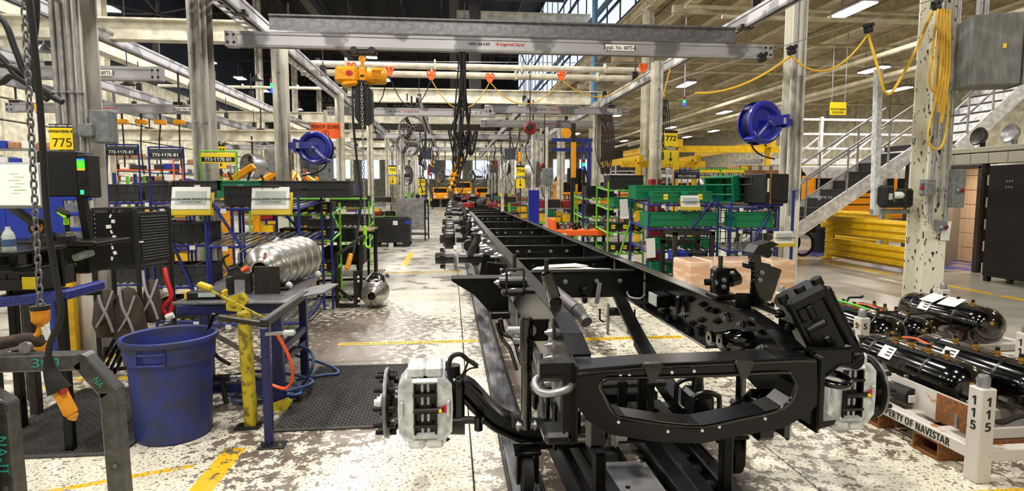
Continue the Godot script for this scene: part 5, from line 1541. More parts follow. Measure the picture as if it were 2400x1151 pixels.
func rubber_mat(label: String, x0: float, x1: float, d0: float, d1: float, skew: float) -> void:
	var t := thing("rubber_mat", label, "mat", Vector3((x0 + x1) / 2, 0, -(d0 + d1) / 2), 0.0, "black rubber mats")
	var w := x1 - x0
	var l := d1 - d0
	box(Vector3(0, 0.004, 0), Vector3(w, 0.008, l), Vector3.ZERO, 0.003)
	part("base_sheet", M.mat_rubber, t)
	for s in [-1, 1]:
		box(Vector3(0, 0.008, s * l / 2), Vector3(w, 0.014, 0.03), Vector3.ZERO, 0.005)
		box(Vector3(s * w / 2, 0.008, 0), Vector3(0.03, 0.014, l), Vector3.ZERO, 0.005)
	part("border", M.mat_rubber, t)
	var mm := MultiMesh.new()
	mm.transform_format = MultiMesh.TRANSFORM_3D
	box(Vector3.ZERO, Vector3(0.022, 0.01, 0.009), Vector3.ZERO, 0.002)
	mm.mesh = take_mesh(M.mat_rubber)
	var nx := int(w / 0.026)
	var nz := int(l / 0.026)
	mm.instance_count = nx * nz
	for i in nx:
		for j in nz:
			mm.set_instance_transform(i * nz + j, Transform3D(Basis(Vector3.UP, 0.0 if (i + j) % 2 else PI / 2), Vector3(-w / 2 + (i + 0.5) * w / nx, 0.012, -l / 2 + (j + 0.5) * l / nz)))
	var o := MultiMeshInstance3D.new()
	o.name = "raised_studs"
	o.multimesh = mm
	t.add_child(o)
	stuff(o)

func square_tube(pts: Array, w: float) -> void:
	for i in pts.size() - 1:
		var a: Vector3 = pts[i]; var b: Vector3 = pts[i + 1]
		var e := (b - a).normalized() * w * 0.1
		if i > 0: cyl(a - Vector3(0, 0, w * 0.49), a + Vector3(0, 0, w * 0.49), w * 0.5, -1, 16)
		bar(a - (e if i > 0 else Vector3.ZERO), b + (e if i < pts.size() - 2 else Vector3.ZERO), w, w, Vector3.BACK if absf((b - a).normalized().dot(Vector3.BACK)) < 0.8 else Vector3.UP, 0.006)

func canister(t: Node, a: Vector3, b: Vector3, r: float) -> void:
	var l := a.distance_to(b)
	var ax := (b - a).normalized()
	lathe(a, ax, [Vector2(r * 0.32, -0.02), Vector2(r * 0.4, -0.02), Vector2(r * 0.42, 0.0), Vector2(r * 0.6, 0.03), Vector2(r * 0.86, 0.06), Vector2(r * 0.97, 0.1), Vector2(r * 0.98, 0.12), Vector2(r * 0.98, l - 0.06), Vector2(r * 0.8, l - 0.01), Vector2(r * 0.4, l), Vector2(0, l)], 44)
	var body := part("shell", M.stainless, t)
	lathe(a + ax * 0.03, ax, [Vector2(r * 0.3, -0.05), Vector2(r * 0.3, 0.0), Vector2(0, 0.0)], 24)
	part("inlet", M.ink, t)
	for k in 5:
		var s := 0.16 + (l - 0.3) * k / 4.0
		lathe(a + ax * s, ax, [Vector2(r * 0.97, -0.022), Vector2(r * 1.03, -0.018), Vector2(r * 1.04, -0.006), Vector2(r * 1.01, 0.0), Vector2(r * 1.04, 0.006), Vector2(r * 1.03, 0.018), Vector2(r * 0.97, 0.022)], 44)
		part("clamp_band", M.stainless, body)

func build_left_front() -> void:
	in_world = true
	# trash can
	var o := Vector3(-1.83, 0, -4.02)
	var t := thing("trash_can", "scuffed dark blue round plastic trash can without a lid", "trash can", o)
	lathe(o, Vector3.UP, [Vector2(0.000, 0.01), Vector2(0.211, 0.0), Vector2(0.225, 0.02), Vector2(0.245, 0.5), Vector2(0.263, 0.515), Vector2(0.270, 0.63), Vector2(0.284, 0.635), Vector2(0.290, 0.65), Vector2(0.286, 0.665), Vector2(0.275, 0.67), Vector2(0.263, 0.66)], 56)
	part("body", M.can_blue, t)
	lathe(o, Vector3.UP, [Vector2(0.263, 0.66), Vector2(0.256, 0.62), Vector2(0.236, 0.48), Vector2(0.214, 0.04), Vector2(0.000, 0.03)], 48)
	part("inner_wall", M.can_blue, t)
	for a in [0.02, PI]:
		var B := Basis(Vector3.UP, a)
		for e in [[Vector3(0, 0.532, 0.272), Vector3(0.16, 0.012, 0.02)], [Vector3(-0.08, 0.57, 0.27), Vector3(0.008, 0.09, 0.02)], [Vector3(0.08, 0.57, 0.27), Vector3(0.008, 0.09, 0.02)], [Vector3(0, 0.6, 0.27), Vector3(0.15, 0.016, 0.02)]]:
			bbox(o + B * e[0], e[1], B, 0.003)
		part("handle", M.can_blue, t)
	prism(PackedVector2Array([Vector2(-0.06, 0.06), Vector2(0.07, 0.07), Vector2(0.08, 0.2), Vector2(0.0, 0.24), Vector2(-0.07, 0.2)]), at(-1.8, 0.33, -4.32), 0.02)
	solo("waste_cardboard", M.cardboard, "scrap of cardboard inside the blue trash can", "cardboard")
	in_world = false
	rubber_mat("black perforated rubber mat between blue workbench and chassis", -1.2, -0.35, 3.98, 5.42, 0.0)
	rubber_mat("black perforated rubber mat behind the steel stand at left", -2.95, -2.02, 3.72, 4.98, 0.0)
	in_world = true
	# grey tube stand with chalk marks
	var g := thing("steel_stand", "grey square-tube stand with chalk marks 309 and NA II at far left", "stand", Vector3(-1.6, 0, -2.6))
	square_tube([Vector3(-2.1, 0.895, -2.6), Vector3(-1.525, 0.895, -2.6), Vector3(-1.425, 0.76, -2.6), Vector3(-1.41, 0.0, -2.6)], 0.07)
	square_tube([Vector3(-1.95, 0.88, -2.5), Vector3(-1.775, 0.745, -2.5), Vector3(-1.765, 0.0, -2.5)], 0.07)
	square_tube([Vector3(-2.1, 0.04, -2.55), Vector3(-1.42, 0.04, -2.55)], 0.07)
	bar(Vector3(-1.415, 0.24, -2.6), Vector3(-1.5, 0.06, -2.6), 0.06)
	bar(Vector3(-1.76, 0.3, -2.5), Vector3(-1.68, 0.06, -2.5), 0.06)
	var gf := part("frame", M.tube_steel, g)
	words("chalk_mark", "309", 0.035, M.teal_ink, g, at(-1.65, 0.898, -2.562), false, 1.4)
	words("chalk_mark", "NA-II", 0.04, M.teal_ink, g, Transform3D(turned(Vector3(0, 0, -90)), Vector3(-1.772, 0.56, -2.462)), false, 1.2)
	words("chalk_mark", "NA", 0.025, M.teal_ink, g, Transform3D(turned(Vector3(0, 0, -53)), Vector3(-1.455, 0.81, -2.562)))
	for p in [Vector3(-1.41, 0.45, -2.563), Vector3(-1.768, 0.42, -2.463)]:
		cyl(p, p + Vector3(0, 0, 0.004), 0.01)
		part("hole_plug", M.bare_steel, gf)
	# hook, chain, sling and pendant
	var h := thing("chain_hoist", "steel chain with worn orange hook block resting on the grey stand", "hoist", Vector3(-1.75, 1.0, -2.7))
	chain(h, Vector3(-1.715, 2.75, -2.7), Vector3(-1.745, 1.1, -2.7), 0.026, M.bare_steel)
	lathe(Vector3(-1.747, 1.105, -2.7), Vector3.DOWN, [Vector2(0, 0), Vector2(0.036, 0.0), Vector2(0.036, 0.02), Vector2(0.034, 0.022), Vector2(0.034, 0.06), Vector2(0.022, 0.075), Vector2(0.012, 0.08), Vector2(0, 0.08)], 20)
	part("hook_block", M.pendant_yellow, h)
	lathe(Vector3(-1.747, 1.11, -2.7), Vector3.DOWN, [Vector2(0, 0), Vector2(0.037, 0), Vector2(0.037, 0.018), Vector2(0, 0.018)], 20)
	part("collar", M.cable, h)
	tube(smooth_path([Vector3(-1.747, 1.03, -2.7), Vector3(-1.76, 0.99, -2.7), Vector3(-1.785, 0.96, -2.7), Vector3(-1.775, 0.93, -2.7), Vector3(-1.745, 0.925, -2.7), Vector3(-1.72, 0.945, -2.7)], 5), 0.013, 8)
	part("hook", M.pendant_yellow, h)
	box(Vector3(-1.715, 0.995, -2.68), Vector3(0.025, 0.06, 0.006), Vector3(0, 0, 15))
	part("latch_tag", M.paper, h)
	tube(smooth_path([Vector3(-2.0, 0.945, -2.66), Vector3(-1.88, 0.955, -2.68), Vector3(-1.8, 0.965, -2.7), Vector3(-1.74, 0.94, -2.72)], 5), 0.03, 8)
	solo("rope_sling", M.rust_dark, "greasy brown rope sling over the grey stand", "rope")
	bar(Vector3(-1.83, 0.945, -2.575), Vector3(-1.74, 0.965, -2.575), 0.012)
	cyl(Vector3(-1.735, 0.96, -2.59), Vector3(-1.735, 0.96, -2.57), 0.024)
	solo("snap_pin", M.bare_steel, "steel pin lying on top of the grey stand", "pin")
	var pc := thing("pendant_control", "orange pendant control with black boot hanging on a cable at left", "pendant control", Vector3(-1.53, 0.75, -2.45))
	var kn := [Vector3(-1.6, 2.75, -2.5), Vector3(-1.575, 2.3, -2.5), Vector3(-1.565, 2.0, -2.5), Vector3(-1.565, 1.75, -2.5), Vector3(-1.568, 1.5, -2.5), Vector3(-1.555, 1.3, -2.5), Vector3(-1.53, 1.12, -2.48), Vector3(-1.565, 1.0, -2.46), Vector3(-1.57, 0.93, -2.45)]
	tube(smooth_path(kn, 5), 0.012, 8)
	part("cable", M.cable, pc)
	tube(smooth_path([Vector3(-1.57, 0.96, -2.45), Vector3(-1.565, 0.9, -2.45), Vector3(-1.545, 0.855, -2.44), Vector3(-1.53, 0.82, -2.44)], 3), 0.014, 10, 0.044)
	part("rubber_boot", M.rubber, pc)
	bar(Vector3(-1.54, 0.845, -2.44), Vector3(-1.482, 0.715, -2.43), 0.05, 0.055, Vector3.UP, 0.018)
	bar(Vector3(-1.49, 0.735, -2.43), Vector3(-1.474, 0.7, -2.43), 0.04, 0.045, Vector3.UP, 0.018)
	part("housing", M.pendant_yellow, pc)
	cyl(Vector3(-1.51, 0.82, -2.42), Vector3(-1.495, 0.825, -2.41), 0.012)
	part("stop_button", M.red_paint, pc)
	var cl := thing("cable_bundle", "thick black cables sweeping in at the upper left", "cables", Vector3(-1.85, 2.1, -2.9))
	for e in [[[-2.1, 2.4], [-1.95, 2.35], [-1.9, 2.22], [-1.86, 2.1], [-1.8, 2.04], [-1.72, 1.99]], [[-2.1, 2.28], [-1.96, 2.18], [-1.9, 2.1], [-1.82, 2.05], [-1.74, 2.0]], [[-2.1, 2.14], [-1.97, 2.15], [-1.9, 2.13], [-1.84, 2.08], [-1.76, 2.02]], [[-1.8, 2.7], [-1.8, 2.4], [-1.83, 2.2], [-1.83, 2.08], [-1.79, 2.03]], [[-2.1, 2.1], [-1.98, 2.07], [-1.92, 2.1], [-1.85, 2.06], [-1.78, 2.0]]]:
		var pts := []
		for p in e: pts.append(Vector3(p[0], p[1], -2.9))
		tube(smooth_path(pts, 5), 0.014, 8)
		part("cable", M.cable, cl)
	# rusty mesh cart at the edge
	var rc := thing("rusty_cart", "rusty brown steel cart corner at the bottom left edge", "cart", Vector3(-1.85, 0, -2.5))
	bar(Vector3(-1.795, 0.8, -2.42), Vector3(-1.805, 0.0, -2.42), 0.05, 0.05, Vector3.BACK, 0.004)
	part("post", M.rust_dark, rc)
	for k in 7:
		bar(Vector3(-1.83, 0.5 + k * 0.04, -2.42), Vector3(-2.4, 0.5 + k * 0.04, -2.42), 0.006)
		part("wire", M.rust_dark, rc)
	bar(Vector3(-1.8, 0.45, -2.42), Vector3(-2.4, 0.45, -2.42), 0.05)
	part("rail", M.rust_dark, rc)
	# blue cart with a grey bin
	var bc := thing("tube_cart", "blue steel tube cart holding a grey bin at left", "cart", Vector3(-2.6, 0, -3.9))
	bar(Vector3(-2.9, 0.915, -3.8), Vector3(-2.33, 0.97, -3.8), 0.06, 0.06, Vector3.UP, 0.01)
	bar(Vector3(-2.33, 0.97, -3.8), Vector3(-2.33, 0.97, -4.2), 0.06, 0.06, Vector3.UP, 0.01)
	part("top_rail", M.rack_blue, bc)
	for p in [[-2.34, 3.8], [-2.88, 3.8], [-2.88, 4.2]]:
		bar(Vector3(p[0], 0.95, -p[1]), Vector3(p[0], 0.0, -p[1]), 0.05, 0.05, Vector3.BACK, 0.006)
		part("leg", M.black_steel, bc)
	for e in [[-2.88, 0.2, 3.8, -2.88], [-2.88, 0.9, 3.8, -2.88], [-2.34, 0.93, 4.2, -2.88]]:
		bar(Vector3(e[0], e[1], -e[2]), Vector3(e[3], e[1], -4.2), 0.05)
		part("brace", M.black_steel, bc)
	var gb := thing("parts_bin", "grey open parts bin with a yellow card on the blue cart", "bin", Vector3(-2.65, 0.97, -3.95))
	open_bin(gb, Vector3(-2.65, 1.0, -4.0), Vector3(0.38, 0.12, 0.36), M.tote_dark)
	box(Vector3(-2.52, 1.045, -3.816), Vector3(0.075, 0.075, 0.004))
	part("card", M.sign_yellow, gb)
	# workstation behind: table, monitor, terminal
	var wt := thing("workstation_table", "black workstation table with a long lipped shelf at left", "table", Vector3(-2.85, 0, -4.7))
	box(Vector3(-2.85, 1.225, -4.62), Vector3(0.8, 0.03, 0.45), Vector3.ZERO, 0.008)
	box(Vector3(-2.9, 1.1, -4.7), Vector3(0.6, 0.2, 0.3), Vector3.ZERO, 0.01)
	part("top", M.black_steel, wt)
	bar(Vector3(-3.2, 1.24, -4.4), Vector3(-2.46, 1.235, -4.4), 0.03, 0.03, Vector3.UP, 0.008)
	part("edge_rail", M.dark_steel, wt)
	for p in [[-2.95, 4.45], [-3.2, 4.8], [-3.2, 4.45]]:
		bar(Vector3(p[0], 1.2, -p[1]), Vector3(p[0], 0, -p[1]), 0.06, 0.06, Vector3.BACK, 0.006)
		part("leg", M.dark_steel, wt)
	box(Vector3(-2.6, 1.14, -4.5), Vector3(0.12, 0.05, 0.08), Vector3(0, 0, 20), 0.01)
	part("clear_tray", M.paper_grey, wt)
	for k in 3: lathe(Vector3(-2.72 + k * 0.004, 1.08 - k * 0.01, -4.42), Vector3.BACK, [Vector2(0.055, 0), Vector2(0.06, 0.006), Vector2(0.065, 0)], 24)
	part("coiled_cable", M.cable, wt)
	var mo := thing("monitor", "grey framed monitor with a white screen at the left edge", "monitor", Vector3(-2.75, 1.5, -4.0))
	box(Vector3(-2.75, 1.628, -4.02), Vector3(0.46, 0.285, 0.035), Vector3(0, 0, 0), 0.012)
	part("shell", M.monitor_shell, mo)
	box(Vector3(-2.755, 1.632, -4.0), Vector3(0.425, 0.25, 0.006))
	var sc := part("screen", M.screen_white, mo)
	for k in 7:
		box(Vector3(-2.68 + 0.03 * (k % 2), 1.7 - k * 0.02, -3.996), Vector3(0.05 + 0.01 * (k % 3), 0.004, 0.002))
		part("text_line", M.paper_grey if k != 5 else M.rack_green, sc)
	box(Vector3(-2.785, 1.655, -3.996), Vector3(0.04, 0.01, 0.002))
	part("text_line", M.red_ink, sc)
	bar(Vector3(-2.75, 1.5, -4.05), Vector3(-2.75, 1.24, -4.5), 0.05, 0.03)
	part("arm", M.device_black, mo)
	var tb := thing("time_terminal", "black terminal box with a green screen and keypad", "terminal", Vector3(-2.75, 1.55, -4.6))
	box(Vector3(-2.77, 1.715, -4.66), Vector3(0.27, 0.325, 0.2), Vector3.ZERO, 0.01)
	box(Vector3(-2.6, 1.7, -4.63), Vector3(0.075, 0.31, 0.16), Vector3.ZERO, 0.01)
	part("case", M.device_black, tb)
	for e in [[1.815, 0.012, M.screen_blue], [1.78, 0.055, M.screen_green], [1.745, 0.012, M.screen_orange]]:
		box(Vector3(-2.605, e[0], -4.547), Vector3(0.05, e[1], 0.004))
		part("screen", e[2], tb)
	for k in 12:
		box(Vector3(-2.622 + 0.017 * (k % 3), 1.69 - 0.016 * (k / 3), -4.546), Vector3(0.012, 0.01, 0.006))
		part("key", M.tote_grey, tb)
	box(Vector3(-2.607, 1.585, -4.546), Vector3(0.02, 0.03, 0.006))
	part("card_reader", M.lamp_green, tb)
	bar(Vector3(-2.7, 1.56, -4.7), Vector3(-2.7, 1.24, -4.75), 0.05)
	part("stand", M.device_black, tb)
	var pb := thing("slotted_backboard", "blue steel back panel with slots behind the scanner", "panel", Vector3(-3.35, 1.2, -5.4))
	box(Vector3(-3.5, 1.38, -5.4), Vector3(0.5, 0.4, 0.02))
	part("panel", M.blue_panel, pb)
	for k in 3:
		box(Vector3(-3.13, 1.27 + k * 0.13, -5.38), Vector3(0.22, 0.035, 0.06), Vector3.ZERO, 0.006)
		part("shelf_lip", M.blue_panel, pb)
	for s in [-3.72, -3.4]: bar(Vector3(s, 1.6, -5.4), Vector3(s, 0, -5.4), 0.03)
	part("post", M.blue_panel, pb)
	var sg := thing("hand_scanner", "black and lime barcode scanner in its stand", "scanner", Vector3(-2.58, 1.24, -4.3))
	bar(Vector3(-2.62, 1.47, -4.3), Vector3(-2.53, 1.43, -4.25), 0.05, 0.05, Vector3.UP, 0.015)
	bar(Vector3(-2.56, 1.43, -4.28), Vector3(-2.575, 1.32, -4.3), 0.03, 0.035, Vector3.UP, 0.012)
	part("body", M.device_black, sg)
	bar(Vector3(-2.61, 1.453, -4.272), Vector3(-2.535, 1.42, -4.222), 0.012, 0.012)
	bar(Vector3(-2.553, 1.42, -4.26), Vector3(-2.557, 1.37, -4.262), 0.03, 0.01)
	part("stripe", M.neon, sg)
	box(Vector3(-2.6, 1.275, -4.32), Vector3(0.1, 0.07, 0.1), Vector3.ZERO, 0.02)
	part("cradle", M.device_black, sg)
	var td := thing("tape_dispenser", "grey tape dispenser with an orange core on the table", "tape dispenser", Vector3(-2.74, 1.24, -4.3))
	box(Vector3(-2.74, 1.285, -4.3), Vector3(0.13, 0.06, 0.07), Vector3.ZERO, 0.02)
	part("base", M.tote_grey, td)
	lathe(Vector3(-2.75, 1.35, -4.3), Vector3.BACK, [Vector2(0.035, -0.02), Vector2(0.06, -0.02), Vector2(0.06, 0.02), Vector2(0.035, 0.02), Vector2(0.035, -0.02)], 24)
	part("roll", M.tote_dark, td)
	lathe(Vector3(-2.75, 1.35, -4.3), Vector3.BACK, [Vector2(0.02, -0.025), Vector2(0.036, -0.025), Vector2(0.036, 0.025), Vector2(0.02, 0.025)], 20)
	part("core", M.hoist_yellow, td)
	var wb := thing("water_bottle", "clear blue-labelled water bottle at the left edge", "bottle", Vector3(-2.47, 1.24, -3.62))
	lathe(Vector3(-2.48, 1.255, -3.62), Vector3.UP, [Vector2(0, 0), Vector2(0.03, 0), Vector2(0.032, 0.01), Vector2(0.03, 0.09), Vector2(0.022, 0.11), Vector2(0.012, 0.125), Vector2(0.012, 0.14), Vector2(0, 0.14)], 20)
	part("bottle", M.paper_grey, wb)
	lathe(Vector3(-2.48, 1.285, -3.62), Vector3.UP, [Vector2(0.0325, 0), Vector2(0.0325, 0.04)], 20)
	part("label", M.hose_blue, wb)
	box(Vector3(-2.6, 1.245, -3.8), Vector3(0.34, 0.02, 0.5), Vector3.ZERO, 0.004)
	for s in [-2.74, -2.46]: bar(Vector3(s, 1.24, -4.02), Vector3(s, 0.99, -4.02), 0.025)
	solo("bottle_shelf", M.black_steel, "small black shelf under the water bottle", "shelf")
	# yellow column guard
	box(Vector3(-3.6, 0.62, -5.94), Vector3(0.15, 1.24, 0.06), Vector3.ZERO, 0.008)
	solo("column_guard", M.yellow, "tall yellow steel guard beside the grey column", "guard")
	# signs on the column
	var s1 := thing("station_sign", "yellow sign OPERATION 775 on the grey column", "sign", Vector3(-3.55, 2.08, -5.9))
	box(Vector3(-3.55, 2.07, -5.93), Vector3(0.2, 0.2, 0.008))
	part("board", M.sign_yellow, s1)
	box(Vector3(-3.55, 2.185, -5.93), Vector3(0.2, 0.035, 0.009))
	part("header", M.ink, s1)
	words("lettering", "WORK CENTER 770", 0.017, M.white_ink, s1, at(-3.55, 2.185, -5.923), true)
	words("lettering", "OPERATION #", 0.022, M.ink, s1, at(-3.55, 2.135, -5.924), true)
	words("lettering", "775", 0.075, M.ink, s1, at(-3.54, 2.035, -5.924))
	bar(Vector3(-3.5, 2.0, -5.94), Vector3(-3.5, 2.0, -6.05), 0.03)
	part("bracket", M.dark_steel, s1)
	var s2 := thing("warning_sign", "white hanging sign with a red-edged yellow warning triangle", "sign", Vector3(-3.53, 2.2, -5.6))
	prism(PackedVector2Array([Vector2(-3.585, 2.05), Vector2(-3.49, 2.04), Vector2(-3.475, 2.33), Vector2(-3.55, 2.35)]), Transform3D(Basis(), Vector3(0, 0, -5.6)), 0.006)
	part("board", M.paper, s2)
	prism(PackedVector2Array([Vector2(-3.558, 2.345), Vector2(-3.47, 2.328), Vector2(-3.478, 2.07)]), Transform3D(Basis(), Vector3(0, 0, -5.593)), 0.003)
	var tr := part("triangle", M.red_ink, s2)
	prism(PackedVector2Array([Vector2(-3.545, 2.333), Vector2(-3.478, 2.32), Vector2(-3.482, 2.1)]), Transform3D(Basis(), Vector3(0, 0, -5.589)), 0.002)
	part("yellow_field", M.sign_yellow, tr)
	words("lettering", "!", 0.06, M.ink, tr, at(-3.492, 2.2, -5.585), true)
	cyl(Vector3(-3.52, 2.34, -5.6), Vector3(-3.52, 3.3, -5.6), 0.005)
	bar(Vector3(-3.52, 3.3, -5.6), Vector3(-3.52, 3.3, -6.05), 0.02)
	part("hanger", M.zinc, s2)
	in_world = false
	mesh_cabinet()
	workbench()
	canister_jig()

func open_bin(t: Node, c: Vector3, s: Vector3, m: Material, ribs := true) -> void:   # c: centre of the base
	var w := s.x; var h := s.y; var l := s.z; var e := 0.012
	box(c + Vector3(0, e / 2, 0), Vector3(w * 0.94, e, l * 0.94))
	for k in [-1, 1]:
		box(c + Vector3(k * (w * 0.485 - e / 2), h / 2, 0), Vector3(e, h, l * 0.97))
		box(c + Vector3(0, h / 2, k * (l * 0.485 - e / 2)), Vector3(w * 0.97, h, e))
		box(c + Vector3(k * w * 0.19, h - 0.012, 0), Vector3(0.022, 0.024, l), Vector3.ZERO, 0.004)
		box(c + Vector3(0, h - 0.012, k * l * 0.49), Vector3(w, 0.024, 0.022), Vector3.ZERO, 0.004)
	if ribs:
		for q in 5:
			var x := -w * 0.4 + q * w * 0.2
			for k in [-1, 1]: box(c + Vector3(x, h * 0.72, k * l * 0.49), Vector3(0.008, h * 0.45, 0.014))
		for k in [-1, 1]: box(c + Vector3(0, h * 0.5, k * l * 0.49), Vector3(w * 0.96, 0.01, 0.016))
	part("shell", m, t)

func mesh_cabinet() -> void:
	var t := thing("mesh_cabinet", "black expanded-metal tool cabinet on tall legs with bags below", "cabinet", Vector3(-2.78, 0, -5.62), 16.0)
	var w := 0.3; var l := 0.36
	for p in [[-w, l * 0.5], [0.02, l * 0.5], [w * 0.75, -l * 0.5], [-w * 0.8, -l * 0.5]]:
		bar(Vector3(p[0], 0, p[1]), Vector3(p[0], 1.44, p[1]), 0.035, 0.035, Vector3.BACK, 0.004)
		part("leg", M.mesh_black, t)
	for y in [0.92, 1.43]:
		prism(PackedVector2Array([Vector2(-w, -l * 0.5), Vector2(0.02, -l * 0.5), Vector2(w * 0.75, l * 0.5), Vector2(-w * 0.8, l * 0.5)]), Transform3D(Basis(Vector3(1, 0, 0), Vector3(0, 0, -1), Vector3(0, 1, 0)), Vector3(0, y, 0)), 0.02)
		part("shelf", M.mesh_black, t)
	bar(Vector3(0.02, 0.35, l / 2), Vector3(w * 0.75, 0.35, -l / 2), 0.025)
	part("brace", M.mesh_black, t)
	bar(Vector3(-w, 0.05, l / 2), Vector3(0.02, 0.05, l / 2), 0.03)
	bar(Vector3(0.02, 0.05, l / 2), Vector3(w * 0.75, 0.05, -l / 2), 0.03)
	part("brace", M.mesh_black, t)
	# expanded metal on the front, slats on the door side
	for k in 46:
		var s := -w + k * 0.0155
		for dirn in [-1.0, 1.0]:
			var a := Vector2(s - 0.2, 0.94); var b := Vector2(s + 0.0, 1.43)
			if dirn < 0: a.x = s; b.x = s - 0.2
			# clip to the panel
			var f0 := 0.0; var f1 := 1.0
			var dx := b.x - a.x
			for lim in [[-w, 1.0], [0.02, -1.0]]:
				var va: float = (a.x - lim[0]) * lim[1]; var vb: float = (b.x - lim[0]) * lim[1]
				if va < 0 and vb < 0: f1 = -1.0
				elif va < 0: f0 = maxf(f0, va / (va - vb))
				elif vb < 0: f1 = minf(f1, va / (va - vb))
			if f1 - f0 > 0.03:
				var p := a.lerp(b, f0); var q := a.lerp(b, f1)
				bar(Vector3(p.x, p.y, l / 2), Vector3(q.x, q.y, l / 2), 0.006, 0.004, Vector3.BACK)
	stuff(part("expanded_metal", M.mesh_black, t))
	box(Vector3(-w / 2 + 0.01, 1.18, l / 2 - 0.05), Vector3(w * 0.95, 0.46, 0.01))
	part("back_liner", M.ink, t)
	var dB := axes(Vector3(w * 0.75 - 0.02, 0, -l))
	var mid := Vector3((w * 0.75 + 0.02) / 2, 1.18, 0)
	bbox(mid, Vector3(0.015, 0.46, 0.4), dB, 0.004)
	var dr := part("door", M.mesh_black, t)
	for k in 16:
		bbox(mid + Vector3(0.012, -0.19 + k * 0.025, 0.004), Vector3(0.012, 0.012, 0.34), dB, 0.003)
		part("slat", M.mesh_black, dr)
	bbox(mid + Vector3(-0.08, -0.03, 0.16), Vector3(0.05, 0.016, 0.02), Basis(), 0.004)
	part("latch", M.paper, dr)
	for k in 9:
		box(Vector3(-0.16 + 0.02 * sin(k * 2.1), 1.38 - k * 0.045, l / 2 + 0.006), Vector3(0.014 + 0.012 * (k % 3), 0.03, 0.003), Vector3(0, 0, -20 + 13 * (k % 4)))
	part("paint_splash", M.paper, t)
	# bags and straps hanging under the cabinet
	var tt := t.transform
	for e in [[Vector3(-0.22, 0.55, 0.2), Vector3(0.2, 0.42, 0.12), "brown canvas tool bag hanging under the mesh cabinet, left one", M.bag], [Vector3(-0.06, 0.5, 0.22), Vector3(0.22, 0.55, 0.12), "brown canvas tool bag hanging under the mesh cabinet, middle one", M.bag], [Vector3(0.1, 0.62, 0.12), Vector3(0.13, 0.4, 0.1), "brown canvas pouch hanging at the right leg of the mesh cabinet", M.bag]]:
		var b := thing("tool_bag", e[2], "bag", tt * Vector3(e[0].x, 0.3, e[0].z), 16.0, "tool bags under the mesh cabinet")
		var y0: float = e[0].y - 0.3
		lathe(Vector3(0, y0 - e[1].y * 0.5, 0), Vector3.UP, [Vector2(0, 0), Vector2(e[1].x * 0.45, 0.01), Vector2(e[1].x * 0.62, e[1].y * 0.3), Vector2(e[1].x * 0.5, e[1].y * 0.7), Vector2(e[1].x * 0.25, e[1].y * 0.95), Vector2(0, e[1].y)], 9, 0.7, 0.4)
		part("pouch", e[3], b)
		tube(smooth_path([Vector3(-0.05, y0 + 0.28, 0.05), Vector3(-0.03, y0 + 0.12, 0.09), Vector3(0.02, y0 - 0.02, 0.1), Vector3(0.05, y0 - 0.15, 0.09)], 4), 0.012, 6)
		tube(smooth_path([Vector3(-0.07, y0 - 0.1, 0.07), Vector3(0.0, y0 + 0.02, 0.1), Vector3(0.06, y0 + 0.2, 0.06)], 4), 0.01, 6)
		part("strap", M.strap if e[1].x > 0.1 else M.cable, b)
	var rs := thing("red_strap", "red strap with white end hanging on the cabinet leg", "strap", tt * Vector3(0.2, 0.5, 0.05), 16.0)
	tube(smooth_path([Vector3(0, 0.4, 0), Vector3(0.02, 0.3, 0.05), Vector3(0.05, 0.15, 0.06), Vector3(-0.02, 0.05, 0.06), Vector3(0.02, -0.03, 0.05), Vector3(0.06, 0.1, 0.05)], 5), 0.02, 6)
	part("webbing", M.red_strap, rs)
	cyl(Vector3(0.0, -0.04, 0.06), Vector3(0.06, -0.02, 0.06), 0.03)
	part("end", M.paper, rs)
	for k in 4:
		var p := Vector3(-3.02 + 0.04 * k, 0, -5.25 - 0.02 * k)
		bar(p, p + Vector3(0.12, 0.42, -0.25), 0.03, 0.012)
		solo("steel_strip", M.black_gloss, "black strip leaning under the mesh cabinet, number %s from the left" % ["one", "two", "three", "four"][k], "strip", "black strips leaning by the column")

